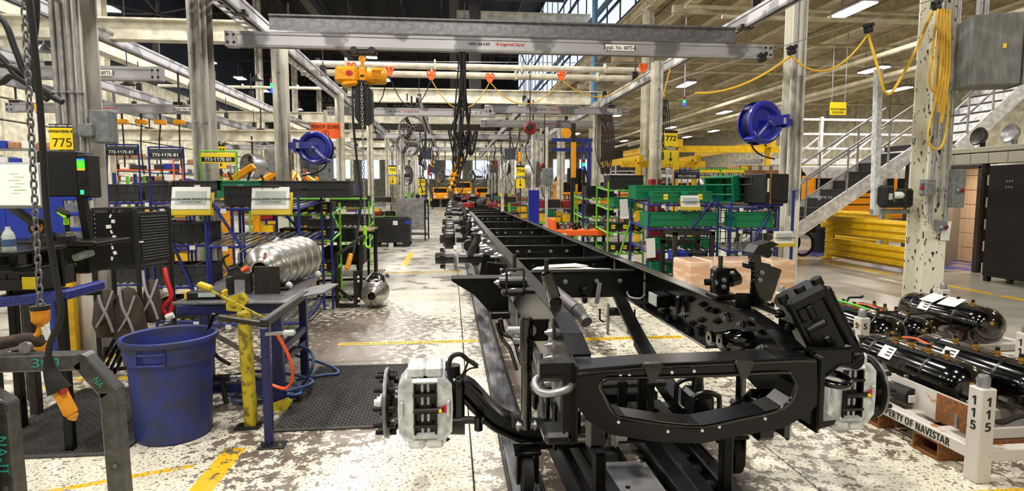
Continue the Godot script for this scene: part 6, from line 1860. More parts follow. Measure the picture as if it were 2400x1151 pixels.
func workbench() -> void:
	in_world = true
	var t := thing("blue_workbench", "dark blue steel workbench frame with steel top plates", "workbench", Vector3(-1.6, 0, -4.5))
	for e in [[-1.15, 3.76, 0.76, 0.05], [-1.275, 4.45, 0.75, 0.075], [-1.27, 5.2, 0.74, 0.065], [-1.62, 4.85, 0.74, 0.06], [-1.95, 4.9, 0.72, 0.08]]:
		bar(Vector3(e[0], 0, -e[1]), Vector3(e[0], e[2], -e[1]), e[3], e[3], Vector3.BACK, 0.006)
		part("leg", M.blue_steel, t)
	box(Vector3(-1.13, 0.006, -3.75), Vector3(0.16, 0.012, 0.11), Vector3.ZERO, 0.002)
	var fp := part("foot_plate", M.dark_steel, t)
	for p in [[-1.195, 3.72], [-1.075, 3.72]]: bolt(fp, Vector3(p[0], 0.012, -p[1]), Vector3.UP, 0.018)
	bar(Vector3(-1.43, 0.82, -3.78), Vector3(-1.15, 0.775, -3.76), 0.03, 0.03, Vector3.UP, 0.004)
	bar(Vector3(-1.15, 0.785, -3.74), Vector3(-1.15, 0.785, -4.8), 0.05, 0.05, Vector3.UP, 0.006)
	part("top_bar", M.dark_steel, t)
	bar(Vector3(-1.95, 0.75, -4.42), Vector3(-1.2, 0.75, -4.42), 0.05, 0.07, Vector3.UP, 0.006)
	bar(Vector3(-1.3, 0.3, -4.45), Vector3(-1.27, 0.3, -5.2), 0.05, 0.05)
	bar(Vector3(-2.0, 0.16, -4.45), Vector3(-1.28, 0.16, -4.45), 0.06, 0.06)
	bar(Vector3(-1.27, 0.42, -4.5), Vector3(-1.27, 0.42, -5.2), 0.05, 0.05)
	bar(Vector3(-1.95, 0.72, -5.2), Vector3(-1.27, 0.72, -5.2), 0.05, 0.05)
	part("cross_bar", M.blue_steel, t)
	prism(PackedVector2Array([Vector2(-1.98, 4.4), Vector2(-1.17, 4.35), Vector2(-1.15, 4.55), Vector2(-1.0, 4.75), Vector2(-0.97, 5.2), Vector2(-1.06, 5.2), Vector2(-1.2, 5.0), Vector2(-1.2, 5.5), Vector2(-1.98, 5.5)]), Transform3D(Basis(Vector3(1, 0, 0), Vector3(0, 0, -1), Vector3(0, 1, 0)), Vector3(0, 0.79, 0)), 0.012)
	part("top_plate", M.bare_steel, t)
	bar(Vector3(-1.14, 0.72, -3.73), Vector3(-1.04, 0.725, -3.73), 0.018, 0.018)
	var hd := part("lever", M.zinc, t)
	box(Vector3(-1.0, 0.725, -3.73), Vector3(0.075, 0.034, 0.034), Vector3.ZERO, 0.01)
	part("grip", M.paper_grey, hd)
	box(Vector3(-1.415, 0.9, -4.72), Vector3(0.19, 0.235, 0.012), Vector3.ZERO, 0.004)
	part("stop_plate", M.dark_steel, t)
	for p in [[-1.56, 0.89], [-1.7, 0.86]]: box(Vector3(p[0], p[1], -4.75), Vector3(0.045, 0.16, 0.06), Vector3.ZERO, 0.006)
	part("clamp_block", M.dark_steel, t)
	bar(Vector3(-1.75, 0.65, -4.3), Vector3(-1.35, 0.25, -4.6), 0.035, 0.035)
	part("diagonal_brace", M.bare_steel, t)
	# big stainless canister
	var c := thing("exhaust_canister", "large stainless steel exhaust canister lying on the blue workbench", "canister", Vector3(-1.45, 0.8, -5.3))
	canister(c, Vector3(-1.5, 0.975, -4.85), Vector3(-1.4, 0.975, -5.85), 0.19)
	for k in 9:
		cyl(Vector3(-1.66 + 0.02 * (k % 3), 0.96 + 0.035 * k * 0.6, -4.9 - 0.1 * k), Vector3(-1.6, 1.0 + 0.035 * k * 0.55, -4.92 - 0.1 * k), 0.02)
		part("fitting", M.zinc if k % 3 else M.hose_orange, c)
	tube(smooth_path([Vector3(-1.72, 1.1, -4.8), Vector3(-1.78, 1.06, -4.85), Vector3(-1.74, 0.98, -4.85), Vector3(-1.68, 1.02, -4.9), Vector3(-1.7, 1.1, -5.0), Vector3(-1.6, 1.16, -5.2)], 5), 0.01, 7)
	part("harness", M.cable, c)
	for e in [[-1.33, 4.95], [-1.24, 5.6]]:
		lathe(Vector3(e[0] + 0.02, 0.83, -e[1]), Vector3(1, 0, 1), [Vector2(0, 0.02), Vector2(0.022, 0.012), Vector2(0.03, -0.01), Vector2(0, -0.03)], 14)
		part("clamp_nut", M.paper, c)
	box(Vector3(-1.45, 1.09, -4.805), Vector3(0.025, 0.055, 0.01), Vector3(-30, 0, 0), 0.004)
	part("weld_spot", M.rust, c)
	box(Vector3(-1.45, 0.8, -5.3), Vector3(0.22, 0.06, 0.9), Vector3(0, 5.7, 0), 0.01)
	part("cradle", M.black_steel, c)
	# yellow post with bent guards
	var y := thing("yellow_post", "worn yellow post with bent guard plates in front of the workbench", "post", Vector3(-1.37, 0, -4.09))
	bar(Vector3(-1.365, 0, -4.09), Vector3(-1.385, 0.8, -4.09), 0.075, 0.075, Vector3.BACK, 0.012)
	part("post", M.dull_yellow, y)
	box(Vector3(-1.38, 0.005, -4.08), Vector3(0.16, 0.01, 0.12))
	part("base_plate", M.dark_steel, y)
	prism(PackedVector2Array([Vector2(-1.37, 0.87), Vector2(-1.2, 0.925), Vector2(-1.165, 0.9), Vector2(-1.25, 0.755), Vector2(-1.38, 0.82)]), Transform3D(turned(Vector3(-12, 0, 0)), Vector3(0, -0.815, -4.2)), 0.02)
	part("guard_plate", M.dull_yellow, y)
	prism(PackedVector2Array([Vector2(-1.5, 0.88), Vector2(-1.4, 0.915), Vector2(-1.36, 0.86), Vector2(-1.42, 0.79), Vector2(-1.5, 0.8)]), Transform3D(Basis(), Vector3(0, 0, -4.15)), 0.05)
	part("guard_plate", M.dull_yellow, y)
	bar(Vector3(-1.57, 0.955, -4.02), Vector3(-1.24, 0.765, -4.02), 0.012, 0.012)
	part("wand", M.dull_yellow, y)
	bar(Vector3(-1.64, 0.995, -4.02), Vector3(-1.55, 0.96, -4.02), 0.04, 0.04, Vector3.UP, 0.012)
	part("wand_head", M.holder_yellow, y)
	# small things on the bench
	var r := thing("tool_box", "black and yellow gauge box on the workbench end", "box", Vector3(-1.8, 0.8, -4.6))
	box(Vector3(-1.8, 0.835, -4.55), Vector3(0.26, 0.055, 0.08), Vector3.ZERO, 0.01)
	part("case", M.device_black, r)
	for s in [-1, 1]: box(Vector3(-1.8 + s * 0.13, 0.837, -4.55), Vector3(0.02, 0.062, 0.085), Vector3.ZERO, 0.006)
	part("end_cap", M.yellow, r)
	box(Vector3(-1.78, 0.838, -4.508), Vector3(0.12, 0.03, 0.004))
	part("label", M.paper_grey, r)
	# hoses on the floor
	var hb := thing("air_hose", "coiled blue air hose on the floor under the workbench", "hose", Vector3(-1.45, 0, -4.75))
	for k in 4:
		var pts := []
		for q in 25:
			var a := TAU * q / 24
			pts.append(Vector3(-1.45 + (0.26 + 0.03 * k) * cos(a), 0.02 + 0.022 * k + 0.02 * sin(a * 2 + k), -4.75 + (0.24 + 0.02 * k) * sin(a + k)))
		tube(pts, 0.013, 7, -1, false)
		part("coil", M.hose_blue, hb)
	tube(smooth_path([Vector3(-1.2, 0.05, -4.8), Vector3(-1.1, 0.2, -4.7), Vector3(-1.1, 0.3, -4.75), Vector3(-1.2, 0.33, -4.9), Vector3(-1.3, 0.3, -5.0)], 5), 0.013, 7)
	tube(smooth_path([Vector3(-1.3, 0.03, -5.0), Vector3(-1.1, 0.03, -5.1), Vector3(-0.98, 0.03, -5.15), Vector3(-1.1, 0.06, -5.3), Vector3(-1.4, 0.2, -5.2)], 5), 0.013, 7)
	part("lead", M.hose_blue, hb)
	tube(smooth_path([Vector3(-1.12, 0.68, -3.9), Vector3(-1.06, 0.5, -3.95), Vector3(-1.06, 0.36, -4.0), Vector3(-1.12, 0.27, -4.05), Vector3(-1.22, 0.28, -4.1)], 5), 0.011, 7)
	solo("air_hose", M.hose_orange, "orange air hose hanging on the front bench leg", "hose")
	tube(smooth_path([Vector3(-1.62, 0.76, -4.2), Vector3(-1.68, 0.6, -4.25), Vector3(-1.66, 0.45, -4.3), Vector3(-1.58, 0.36, -4.35)], 5), 0.013, 7)
	solo("air_hose", M.cable, "black hose looped behind the yellow post", "hose")
	var ag := thing("air_gun", "black air gun hanging beside the trash can", "air gun", Vector3(-1.62, 0.2, -4.4))
	cyl(Vector3(-1.78, 0.24, -4.4), Vector3(-1.6, 0.25, -4.4), 0.028)
	cyl(Vector3(-1.66, 0.22, -4.4), Vector3(-1.63, 0.06, -4.38), 0.018)
	part("body", M.device_black, ag)
	cyl(Vector3(-1.6, 0.25, -4.4), Vector3(-1.52, 0.25, -4.4), 0.018)
	part("nozzle", M.zinc, ag)
	in_world = false

func canister_jig() -> void:
	in_world = true
	var t := thing("hoist_jig", "bent steel tube lifting jig standing in the left aisle", "lifting jig", Vector3(-1.3, 0, -8.3))
	square_tube([Vector3(-1.56, 0.05, -8.25), Vector3(-1.56, 0.72, -8.25), Vector3(-1.2, 0.97, -8.45)], 0.05)
	bar(Vector3(-1.56, 0.28, -8.25), Vector3(-1.36, 0.1, -8.25), 0.04)
	bar(Vector3(-1.58, 0.03, -8.25), Vector3(-1.3, 0.03, -8.25), 0.05)
	bar(Vector3(-1.24, 0.95, -8.42), Vector3(-1.26, 0.1, -8.3), 0.05, 0.03)
	box(Vector3(-1.3, 0.25, -8.28), Vector3(0.08, 0.5, 0.05), Vector3.ZERO, 0.006)
	part("frame", M.dark_steel, t)
	for y in [0.05, 0.12, 0.36, 0.42]:
		lathe(Vector3(-1.27, y, -8.24), Vector3.BACK, [Vector2(0.018, 0), Vector2(0.014, 0.012), Vector2(0, 0.016)], 12)
		part("knob", M.paper, t)
	var c := thing("exhaust_canister", "small stainless steel canister clamped to the tube jig in the aisle", "canister", Vector3(-1.07, 0.0, -8.3))
	canister(c, Vector3(-1.07, 0.185, -8.05), Vector3(-1.04, 0.185, -8.6), 0.165)
	for k in 8:
		cyl(Vector3(-1.16 + 0.04 * k, 0.38 + 0.04 * sin(k * 1.9), -8.2 - 0.02 * k), Vector3(-1.1 + 0.03 * k, 0.4 + 0.05 * cos(k), -8.25), 0.022)
		part("fitting", M.device_black if k % 2 else M.zinc, c)
	tube(smooth_path([Vector3(-1.15, 0.36, -8.2), Vector3(-1.05, 0.47, -8.2), Vector3(-0.95, 0.44, -8.2), Vector3(-0.93, 0.35, -8.25)], 5), 0.014, 7)
	part("harness", M.cable, c)
	in_world = false

# ---------------------------------------------------------------- totes and flow racks
const NTH := ["first", "second", "third", "fourth", "fifth", "sixth", "seventh", "eighth"]
var totes := {}

func tote(kind: String, p: Vector3, turn: float, label: String, group: String) -> void:
	# kinds: colour-size, e.g. green_l
	if totes.has(kind):
		var c := copy_of(totes[kind], p, turn, label)
		c.set_meta("group", group)
		return
	var m: Material = {"g": M.tote_green, "k": M.tote_dark, "y": M.tote_grey, "b": M.blue_panel}[kind[0]]
	var s: Vector3 = {"l": Vector3(0.6, 0.22, 0.4), "m": Vector3(0.4, 0.17, 0.3), "s": Vector3(0.2, 0.13, 0.3)}[kind[1]]
	var t := thing("tote", label, "tote", p, turn, group)
	open_bin(t, Vector3.ZERO, s, m)
	if kind.length() > 2:
		box(Vector3(0, s.y * 0.5, s.z * 0.5 + 0.003), Vector3(minf(0.07, s.x * 0.35), s.y * 0.5, 0.003))
		part("card", M.sign_yellow if kind[2] == "y" else M.paper, t)
	totes[kind] = t

func flow_rack(called: String, look: String, p: Vector3, turn: float, w: float, l: float, post: Material, front: Material, levels: Array) -> Node3D:
	var t := thing("flow_rack", look, "rack", p, turn, "pipe flow racks")
	var top: float = levels[-1][0] + 0.12
	for sx in [-1, 1]:
		for sz in [-1, 1]:
			cyl(Vector3(sx * w / 2, 0, sz * l / 2), Vector3(sx * w / 2, top, sz * l / 2), 0.016, -1, 10)
			part("post", post if sz > 0 else front, t)
	var lean := 1.0 if p.x < 0 else -1.0
	cyl(Vector3(lean * w * 0.2, levels[1][0] - 0.1, l / 2 + 0.02), Vector3(-lean * w * 0.42, levels[-1][0] + 0.05, l / 2 + 0.02), 0.018, -1, 8)
	part("diagonal_brace", post, t)
	var T := t.transform
	for i in levels.size():
		var y: float = levels[i][0]
		for sz in [-1, 1]:
			cyl(Vector3(-w / 2, y + 0.03 * -sz, sz * l / 2), Vector3(w / 2, y + 0.03 * -sz, sz * l / 2), 0.016, -1, 8)
			part("rail", front if sz > 0 else post, t)
		for sx in [-1, 1]:
			cyl(Vector3(sx * w / 2, y - 0.03, l / 2), Vector3(sx * w / 2, y + 0.03, -l / 2), 0.016, -1, 8)
			part("side_rail", front, t)
		var nr := int(w / 0.1)
		for k in nr:
			var x := -w / 2 + (k + 0.5) * w / nr
			bar(Vector3(x, y - 0.012, l / 2), Vector3(x, y + 0.048, -l / 2), 0.035, 0.015)
			part("roller_track", M.galvanised, t)
		for k in 2:
			box(Vector3(-w * 0.3 + k * w * 0.5, y - 0.05, l / 2 + 0.02), Vector3(0.06, 0.05, 0.003))
			part("shelf_tag", M.paper, t)
		var kind: String = levels[i][1]
		if kind == "": continue
		var n: int = levels[i][2]
		for k in n:
			var x := -w / 2 + (k + 0.5) * w / n
			tote(kind, T * Vector3(x, y + 0.012, l / 2 - 0.19), turn, "%s-from-left %s tote, %s shelf of %s" % [NTH[k], {"g": "green", "k": "black", "y": "grey", "b": "blue"}[kind[0]], NTH[i], called], "totes on the " + called)
	return t

func work_card(label: String, p: Vector3, turn: float, w: float) -> void:
	var t := thing("document_holder", label, "document holder", p, turn, "yellow work instruction holders")
	var B := turned(Vector3(-14, 0, 0))
	bbox(Vector3(0, w * 0.17, 0.02), Vector3(w, w * 0.36, 0.012), B, 0.003)
	bbox(Vector3(0.0, w * 0.28, -0.015), Vector3(w * 1.06, w * 0.62, 0.006), B, 0.003)
	part("holder", M.holder_yellow, t)
	bbox(Vector3(-0.01, w * 0.43, 0.0), Vector3(w * 0.96, w * 0.6, 0.014), B, 0.004)
	var bk := part("sheet", M.paper, t)
	bbox(Vector3(-0.005, w * 0.44, 0.0085), Vector3(w * 0.78, w * 0.36, 0.002), B)
	part("print_field", M.paper_grey, bk)
	bbox(Vector3(0.0, w * 0.575, -0.024), Vector3(w * 0.6, w * 0.09, 0.002), B)
	part("print_band", M.holder_yellow, bk)
	words("lettering", "USA and WORK INSTRUCTIONS", w * 0.05, M.ink, bk, Transform3D(B, Vector3(0, w * 0.41, 0.017)), true)
	words("lettering", "FOR STATION ASSEMBLY", w * 0.035, M.ink, bk, Transform3D(B, Vector3(0, w * 0.34, 0.03)), false)

func part_sign(text: String, label: String, p: Vector3, w: float, field: Material) -> void:
	var t := thing("station_sign", label, "sign", p, 0.0, "hanging part number signs")
	box(Vector3.ZERO, Vector3(w, w * 0.3, 0.01), Vector3.ZERO, 0.002)
	part("board", field, t)
	box(Vector3(0, -w * 0.04, 0.006), Vector3(w * 0.96, w * 0.14, 0.003))
	part("band", M.ink, t)
	words("lettering", text, w * 0.1, M.white_ink, t, at(0, -w * 0.04, 0.009), true)
	for s in [-1, 1]: cyl(Vector3(s * w * 0.52, -p.y, -0.01), Vector3(s * w * 0.52, w * 0.2, -0.01), 0.012, -1, 6)
	cyl(Vector3(-w * 0.52, w * 0.2, -0.01), Vector3(w * 0.52, w * 0.2, -0.01), 0.012, -1, 6)
	part("frame", M.rack_blue if field == M.slate else M.rack_green, t)

func kanban(num: String, label: String, p: Vector3, s: float) -> void:
	var t := thing("kanban_sign", label, "sign", p, 0.0, "yellow kanban signs")
	box(Vector3(0, 0, 0), Vector3(s, s * 1.15, 0.008))
	box(Vector3(0, -s * 1.3, 0), Vector3(s, s * 1.25, 0.008))
	part("board", M.sign_yellow, t)
	for y in [0.48, -0.78]: box(Vector3(0, s * y, 0.005), Vector3(s * 0.99, s * 0.18, 0.003))
	part("header", M.ink, t)
	words("lettering", num, s * 0.38, M.ink, t, at(0, 0, 0.006), true)
	words("lettering", "KANBAN", s * 0.13, M.white_ink, t, at(0, -s * 0.78, 0.008), true)
	bar(Vector3(0, -s * 1.0, 0.006), Vector3(0, -s * 1.6, 0.006), s * 0.07, 0.003, Vector3.BACK)
	prism(PackedVector2Array([Vector2(-s * 0.15, -s * 1.5), Vector2(s * 0.15, -s * 1.5), Vector2(0, -s * 1.75)]), at(0, 0, 0.005), 0.003)
	part("arrow", M.ink, t)
	bar(Vector3(0, s * 0.6, -0.02), Vector3(0, -s * 2.0 if num == "772" else -p.y, -0.02), 0.02)
	bar(Vector3(0, 0, -0.01), Vector3(0, 0, -0.12), 0.02)
	part("bracket", M.dark_steel, t)

func build_left_racks() -> void:
	flow_rack("blue rack behind the trash can", "blue pipe flow rack with grey totes behind the trash can", Vector3(-2.2, 0, -7.5), 0.0, 1.0, 1.2, M.rack_blue, M.rack_blue, [[0.12, "", 0], [0.52, "yl", 1], [1.0, "", 0], [1.42, "kl", 1]])
	flow_rack("blue rack behind the mesh cabinet", "narrow blue pipe flow rack behind the mesh cabinet", Vector3(-3.05, 0, -7.6), 0.0, 0.62, 1.0, M.rack_blue, M.rack_blue, [[0.12, "kl", 1], [0.52, "yl", 1], [1.0, "kl", 1], [1.42, "", 0]])
	flow_rack("green-posted rack beside the canister", "flow rack with green posts and yellow-tagged black totes", Vector3(-1.95, 0, -8.5), 0.0, 0.7, 0.65, M.rack_blue, M.rack_green, [[0.5, "ksy", 3], [0.95, "ksy", 3], [1.3, "ksy", 4]])
	flow_rack("rear left rack", "blue rack with grey and green totes at far left", Vector3(-4.6, 0, -9.2), 0.0, 2.0, 0.8, M.rack_blue, M.rack_blue, [[0.3, "yl", 3], [0.8, "kl", 3], [1.45, "yl", 3]])
	for k in 4:
		tote(["ylw", "glw", "yl", "kl"][k], Vector3(-3.15 + k * 0.52, 1.5, -8.05), 0.0, ["grey tote with white card on the back edge of the blue rack", "green tote with white card between grey totes on the blue rack", "plain grey tote right of the carded green tote", "black tote at the right end of the blue rack's back row"][k], "totes on the top row")
	flow_rack("green rack beyond the table", "green pipe rack with black totes beyond the brown table", Vector3(-2.6, 0, -13.2), 0.0, 1.75, 0.7, M.rack_green, M.rack_green, [[0.55, "km", 4], [0.85, "kl", 3], [1.25, "kl", 3]])
	in_world = true
	var ts := thing("tripod_brace", "bright green A-shaped pipe brace in front of the green rack", "pipe frame", Vector3(-2.6, 0, -12.7))
	for x in [-3.15, -2.55, -1.95]:
		cyl(Vector3(x, 0, -12.6), Vector3(-2.58, 1.38, -12.75), 0.022, -1, 8)
		part("leg", M.rack_green, ts)
	cyl(Vector3(-3.3, 1.42, -12.75), Vector3(-1.75, 1.42, -12.75), 0.022, -1, 8)
	part("top_pipe", M.rack_green, ts)
	# black tube table with brown top and shelves
	var bt := thing("tube_table", "black square-tube table with brown top behind the canister", "table", Vector3(-2.0, 0, -10.4))
	for e in [[-2.55, 10.0, 0.9], [-1.85, 10.0, 0.9], [-2.55, 11.0, 0.9], [-1.35, 10.9, 0.9], [-1.3, 10.3, 0.9]]:
		bar(Vector3(e[0], 0, -e[1]), Vector3(e[0], e[2], -e[1]), 0.035, 0.035, Vector3.BACK, 0.003)
		part("leg", M.black_steel, bt)
	for y in [0.1, 0.88]:
		bar(Vector3(-2.55, y, -10.0), Vector3(-1.3, y, -10.3), 0.035)
		part("rail", M.black_steel, bt)
	box(Vector3(-2.0, 0.92, -10.55), Vector3(1.35, 0.03, 0.9), Vector3.ZERO, 0.004)
	part("top", M.wood, bt)
	for k in 26:
		bar(Vector3(-2.5 + k * 0.05, 0.16, -10.1), Vector3(-2.45 + k * 0.05, 0.16, -10.9), 0.012)
	stuff(part("grating", M.rust_dark, bt))
	var st := thing("step_stand", "black tube stand with two shelves beside the lifting jig", "stand", Vector3(-1.7, 0, -9.2))
	for e in [[-1.95, 8.9], [-1.38, 8.95], [-1.85, 9.5], [-1.3, 9.5]]:
		bar(Vector3(e[0], 0, -e[1]), Vector3(e[0], 0.86, -e[1]), 0.035, 0.035, Vector3.BACK, 0.003)
		part("leg", M.black_steel, st)
	for e in [[0.86, -1.62], [0.52, -1.62]]:
		box(Vector3(e[1], e[0], -9.2), Vector3(0.66, 0.02, 0.62), Vector3.ZERO, 0.003)
		part("shelf", M.black_steel, st)
	bar(Vector3(-1.95, 0.03, -8.9), Vector3(-1.38, 0.03, -8.95), 0.035)
	part("foot_rail", M.black_steel, st)
	in_world = false
	tote("km", Vector3(-1.62, 0.872, -9.2), 0.0, "black tote on the upper shelf of the step stand", "totes on the step stand")
	tote("kl", Vector3(-1.6, 0.532, -9.25), 0.0, "large black tote on the lower shelf of the step stand", "totes on the step stand")
	tote("km", Vector3(-2.2, 0.94, -10.5), 0.0, "black tote on the brown table top", "totes on the step stand")
	work_card("yellow holder with work instruction sheet behind the mesh cabinet", Vector3(-2.82, 1.33, -6.87), 0.0, 0.42)
	work_card("yellow holder with work instruction sheet right of the blue post", Vector3(-1.98, 1.33, -6.87), 0.0, 0.42)
	part_sign("773-117E-R1", "dark sign 773-117E-R1 hanging over the left rack", Vector3(-4.35, 2.12, -8.5), 0.4, M.slate)
	part_sign("773-117E-R1", "dark sign 773-117E-R1 nearest the grey column", Vector3(-3.75, 2.08, -8.4), 0.42, M.slate)
	part_sign("773-117E-01", "yellow and black sign 773-117E-01 over the left rack", Vector3(-3.05, 2.02, -8.3), 0.44, M.sign_yellow)
	kanban("744", "yellow kanban sign 744 left of the fan", Vector3(-5.27, 2.52, -14.5), 0.22)
	kanban("765", "small yellow kanban sign beside the hoist chain", Vector3(-2.0, 2.3, -21.0), 0.26)
	# left bay clutter: orange hoists under the bridges
	for k in 8:
		var p := Vector3(-8.0 + k * 0.38, 3.08, -13.5)
		var h := thing("chain_hoist", "%s small orange hoist from the left under the left bay bridge" % NTH[k], "hoist", p, 0.0, "small orange hoists over the left bay")
		box(Vector3(0, -0.05, 0), Vector3(0.22, 0.1, 0.14), Vector3(0, 0, 5 * sin(k)), 0.02)
		part("body", M.hoist_yellow, h)
		tube(smooth_path([Vector3(0, -0.1, 0), Vector3(0.05 * sin(k), -0.6, 0), Vector3(0, -1.0 - 0.15 * (k % 3), 0)], 4), 0.015, 6)
		part("cable", M.cable, h)
		cyl(Vector3(0, 0, 0), Vector3(0, 0.12, 0), 0.02)
		part("trolley", M.dark_steel, h)
	# collapsible crate and panel cabinet in the aisle
	var c := thing("pallet_crate", "black collapsible pallet crate standing in the aisle", "crate", Vector3(-1.72, 0, -17.5))
	for s in [-1, 1]:
		for q in 3: box(Vector3((q - 1) * 0.44, 0.06, s * 0.4), Vector3(0.2, 0.12, 0.1), Vector3.ZERO, 0.01)
	box(Vector3(0, 0.16, 0), Vector3(1.08, 0.08, 0.9), Vector3.ZERO, 0.01)
	part("pallet_base", M.tote_dark, c)
	for s in [-1, 1]:
		box(Vector3(s * 0.52, 0.5, 0), Vector3(0.03, 0.62, 0.88))
		box(Vector3(0, 0.5, s * 0.43), Vector3(1.06, 0.62, 0.03))
		box(Vector3(0, 0.79, s * 0.435), Vector3(1.08, 0.04, 0.05), Vector3.ZERO, 0.008)
		for q in 11: box(Vector3(-0.5 + q * 0.1, 0.42, s * 0.45), Vector3(0.015, 0.36, 0.02))
		bar(Vector3(-0.5, 0.25, s * 0.455), Vector3(-0.2, 0.6, s * 0.455), 0.03, 0.02)
		bar(Vector3(0.5, 0.25, s * 0.455), Vector3(0.2, 0.6, s * 0.455), 0.03, 0.02)
	part("side_wall", M.tote_dark, c)
	for e in [[0.15, 0.68, M.paper], [0.5, 0.7, M.blue_panel], [-0.5, 0.7, M.blue_panel], [0.02, 0.06, M.paper]]:
		box(Vector3(e[0], e[1], 0.47), Vector3(0.13, 0.12, 0.01))
		part("label", e[2], c)
	var pc := thing("panel_cabinet", "tall grey sheet-metal panel on a black cart in the aisle", "panel", Vector3(-1.25, 0, -19.5))
	box(Vector3(-0.03, 0.85, 0.42), Vector3(0.86, 1.0, 0.02), Vector3.ZERO, 0.006)
	part("panel", M.galvanised, pc)
	for e in [[-0.42, 0.4], [0.42, 0.4], [0.5, -0.3], [-0.42, -0.3]]:
		bar(Vector3(e[0], 0, e[1]), Vector3(e[0], 1.3, e[1]), 0.04, 0.04, Vector3.BACK)
		part("post", M.black_steel, pc)
	for y in [0.2, 0.7, 1.28]:
		box(Vector3(0.03, y, 0.04), Vector3(0.95, 0.03, 0.72))
		part("shelf", M.black_steel, pc)

# ---------------------------------------------------------------- right foreground: air tanks, wrapped box
func air_tank(label: String, x: float, y: float, d0: float, d1: float, r: float, brackets: bool) -> Node3D:
	in_world = true
	var t := thing("air_tank", label, "air tank", Vector3(x, y - r, -(d0 + d1) / 2), 0.0, "glossy black air tanks")
	var l := d1 - d0
	lathe(Vector3(x, y, -d1), Vector3.BACK, [Vector2(0, -0.03), Vector2(r * 0.6, 0.0), Vector2(r * 0.92, 0.045), Vector2(r, 0.1), Vector2(r, l - 0.12), Vector2(r * 0.95, l - 0.06), Vector2(r * 0.78, l - 0.005), Vector2(r * 0.45, l + 0.03), Vector2(0, l + 0.04)], 44)
	part("shell", M.black_gloss, t)
	for s in [0.2, 0.72]:
		lathe(Vector3(x, y, -d1 + l * s), Vector3.BACK, [Vector2(r, -0.012), Vector2(r * 1.02, -0.01), Vector2(r * 1.02, 0.01), Vector2(r, 0.012)], 40)
		part("seam_band", M.black_cast, t)
	var a := 2.55
	var c := Vector3(x + cos(a) * r * 1.003, y + sin(a) * r * 1.003, -d1 + l * 0.38)
	bbox(c, Vector3(0.004, r * 0.62, r * 0.75), Basis(Vector3.BACK, a), 0.0)
	var lb := part("label", M.paper, t)
	for k in 3:
		bbox(c + Basis(Vector3.BACK, a) * Vector3(0.003, -r * 0.18 + k * r * 0.16, 0.02), Vector3(0.003, r * 0.07, r * 0.3), Basis(Vector3.BACK, a))
		part("bar_code", M.tote_grey, lb)
	for k in 4:
		var p := Vector3(x - 0.01, y + r, -d1 + l * (0.3 + 0.16 * k))
		cyl(p, p + Vector3(0, 0.022, 0), 0.018, -1, 6)
		part("fitting", M.brass, t)
		cyl(p + Vector3(0, 0.02, 0), p + Vector3(0, 0.045, 0), 0.014, -1, 8)
		part("plug", M.cable, t)
	for p in [Vector3(x - r * 0.3, y + r * 0.3, -d0 + 0.02), Vector3(x + r * 0.3, y - r * 0.1, -d0 + 0.02), Vector3(x - r * 0.9, y - r * 0.25, -d1 + l * 0.5)]:
		lathe(p, Vector3(-0.2, 0.1, 1), [Vector2(0.016, -0.01), Vector2(0.016, 0.015), Vector2(0, 0.018)], 6)
		part("port", M.brass, t)
	if brackets:
		for d in [d1 + 0.02, d0 + 0.1]:
			tube([Vector3(x - r, y + r * 0.5, -d), Vector3(x - r * 0.5, y + r * 1.2, -d), Vector3(x + r * 0.5, y + r * 1.2, -d), Vector3(x + r * 0.6, y + r * 1.35, -d)], 0.012, 6)
			part("strap_bracket", M.black_cast, t)
	in_world = false
	return t

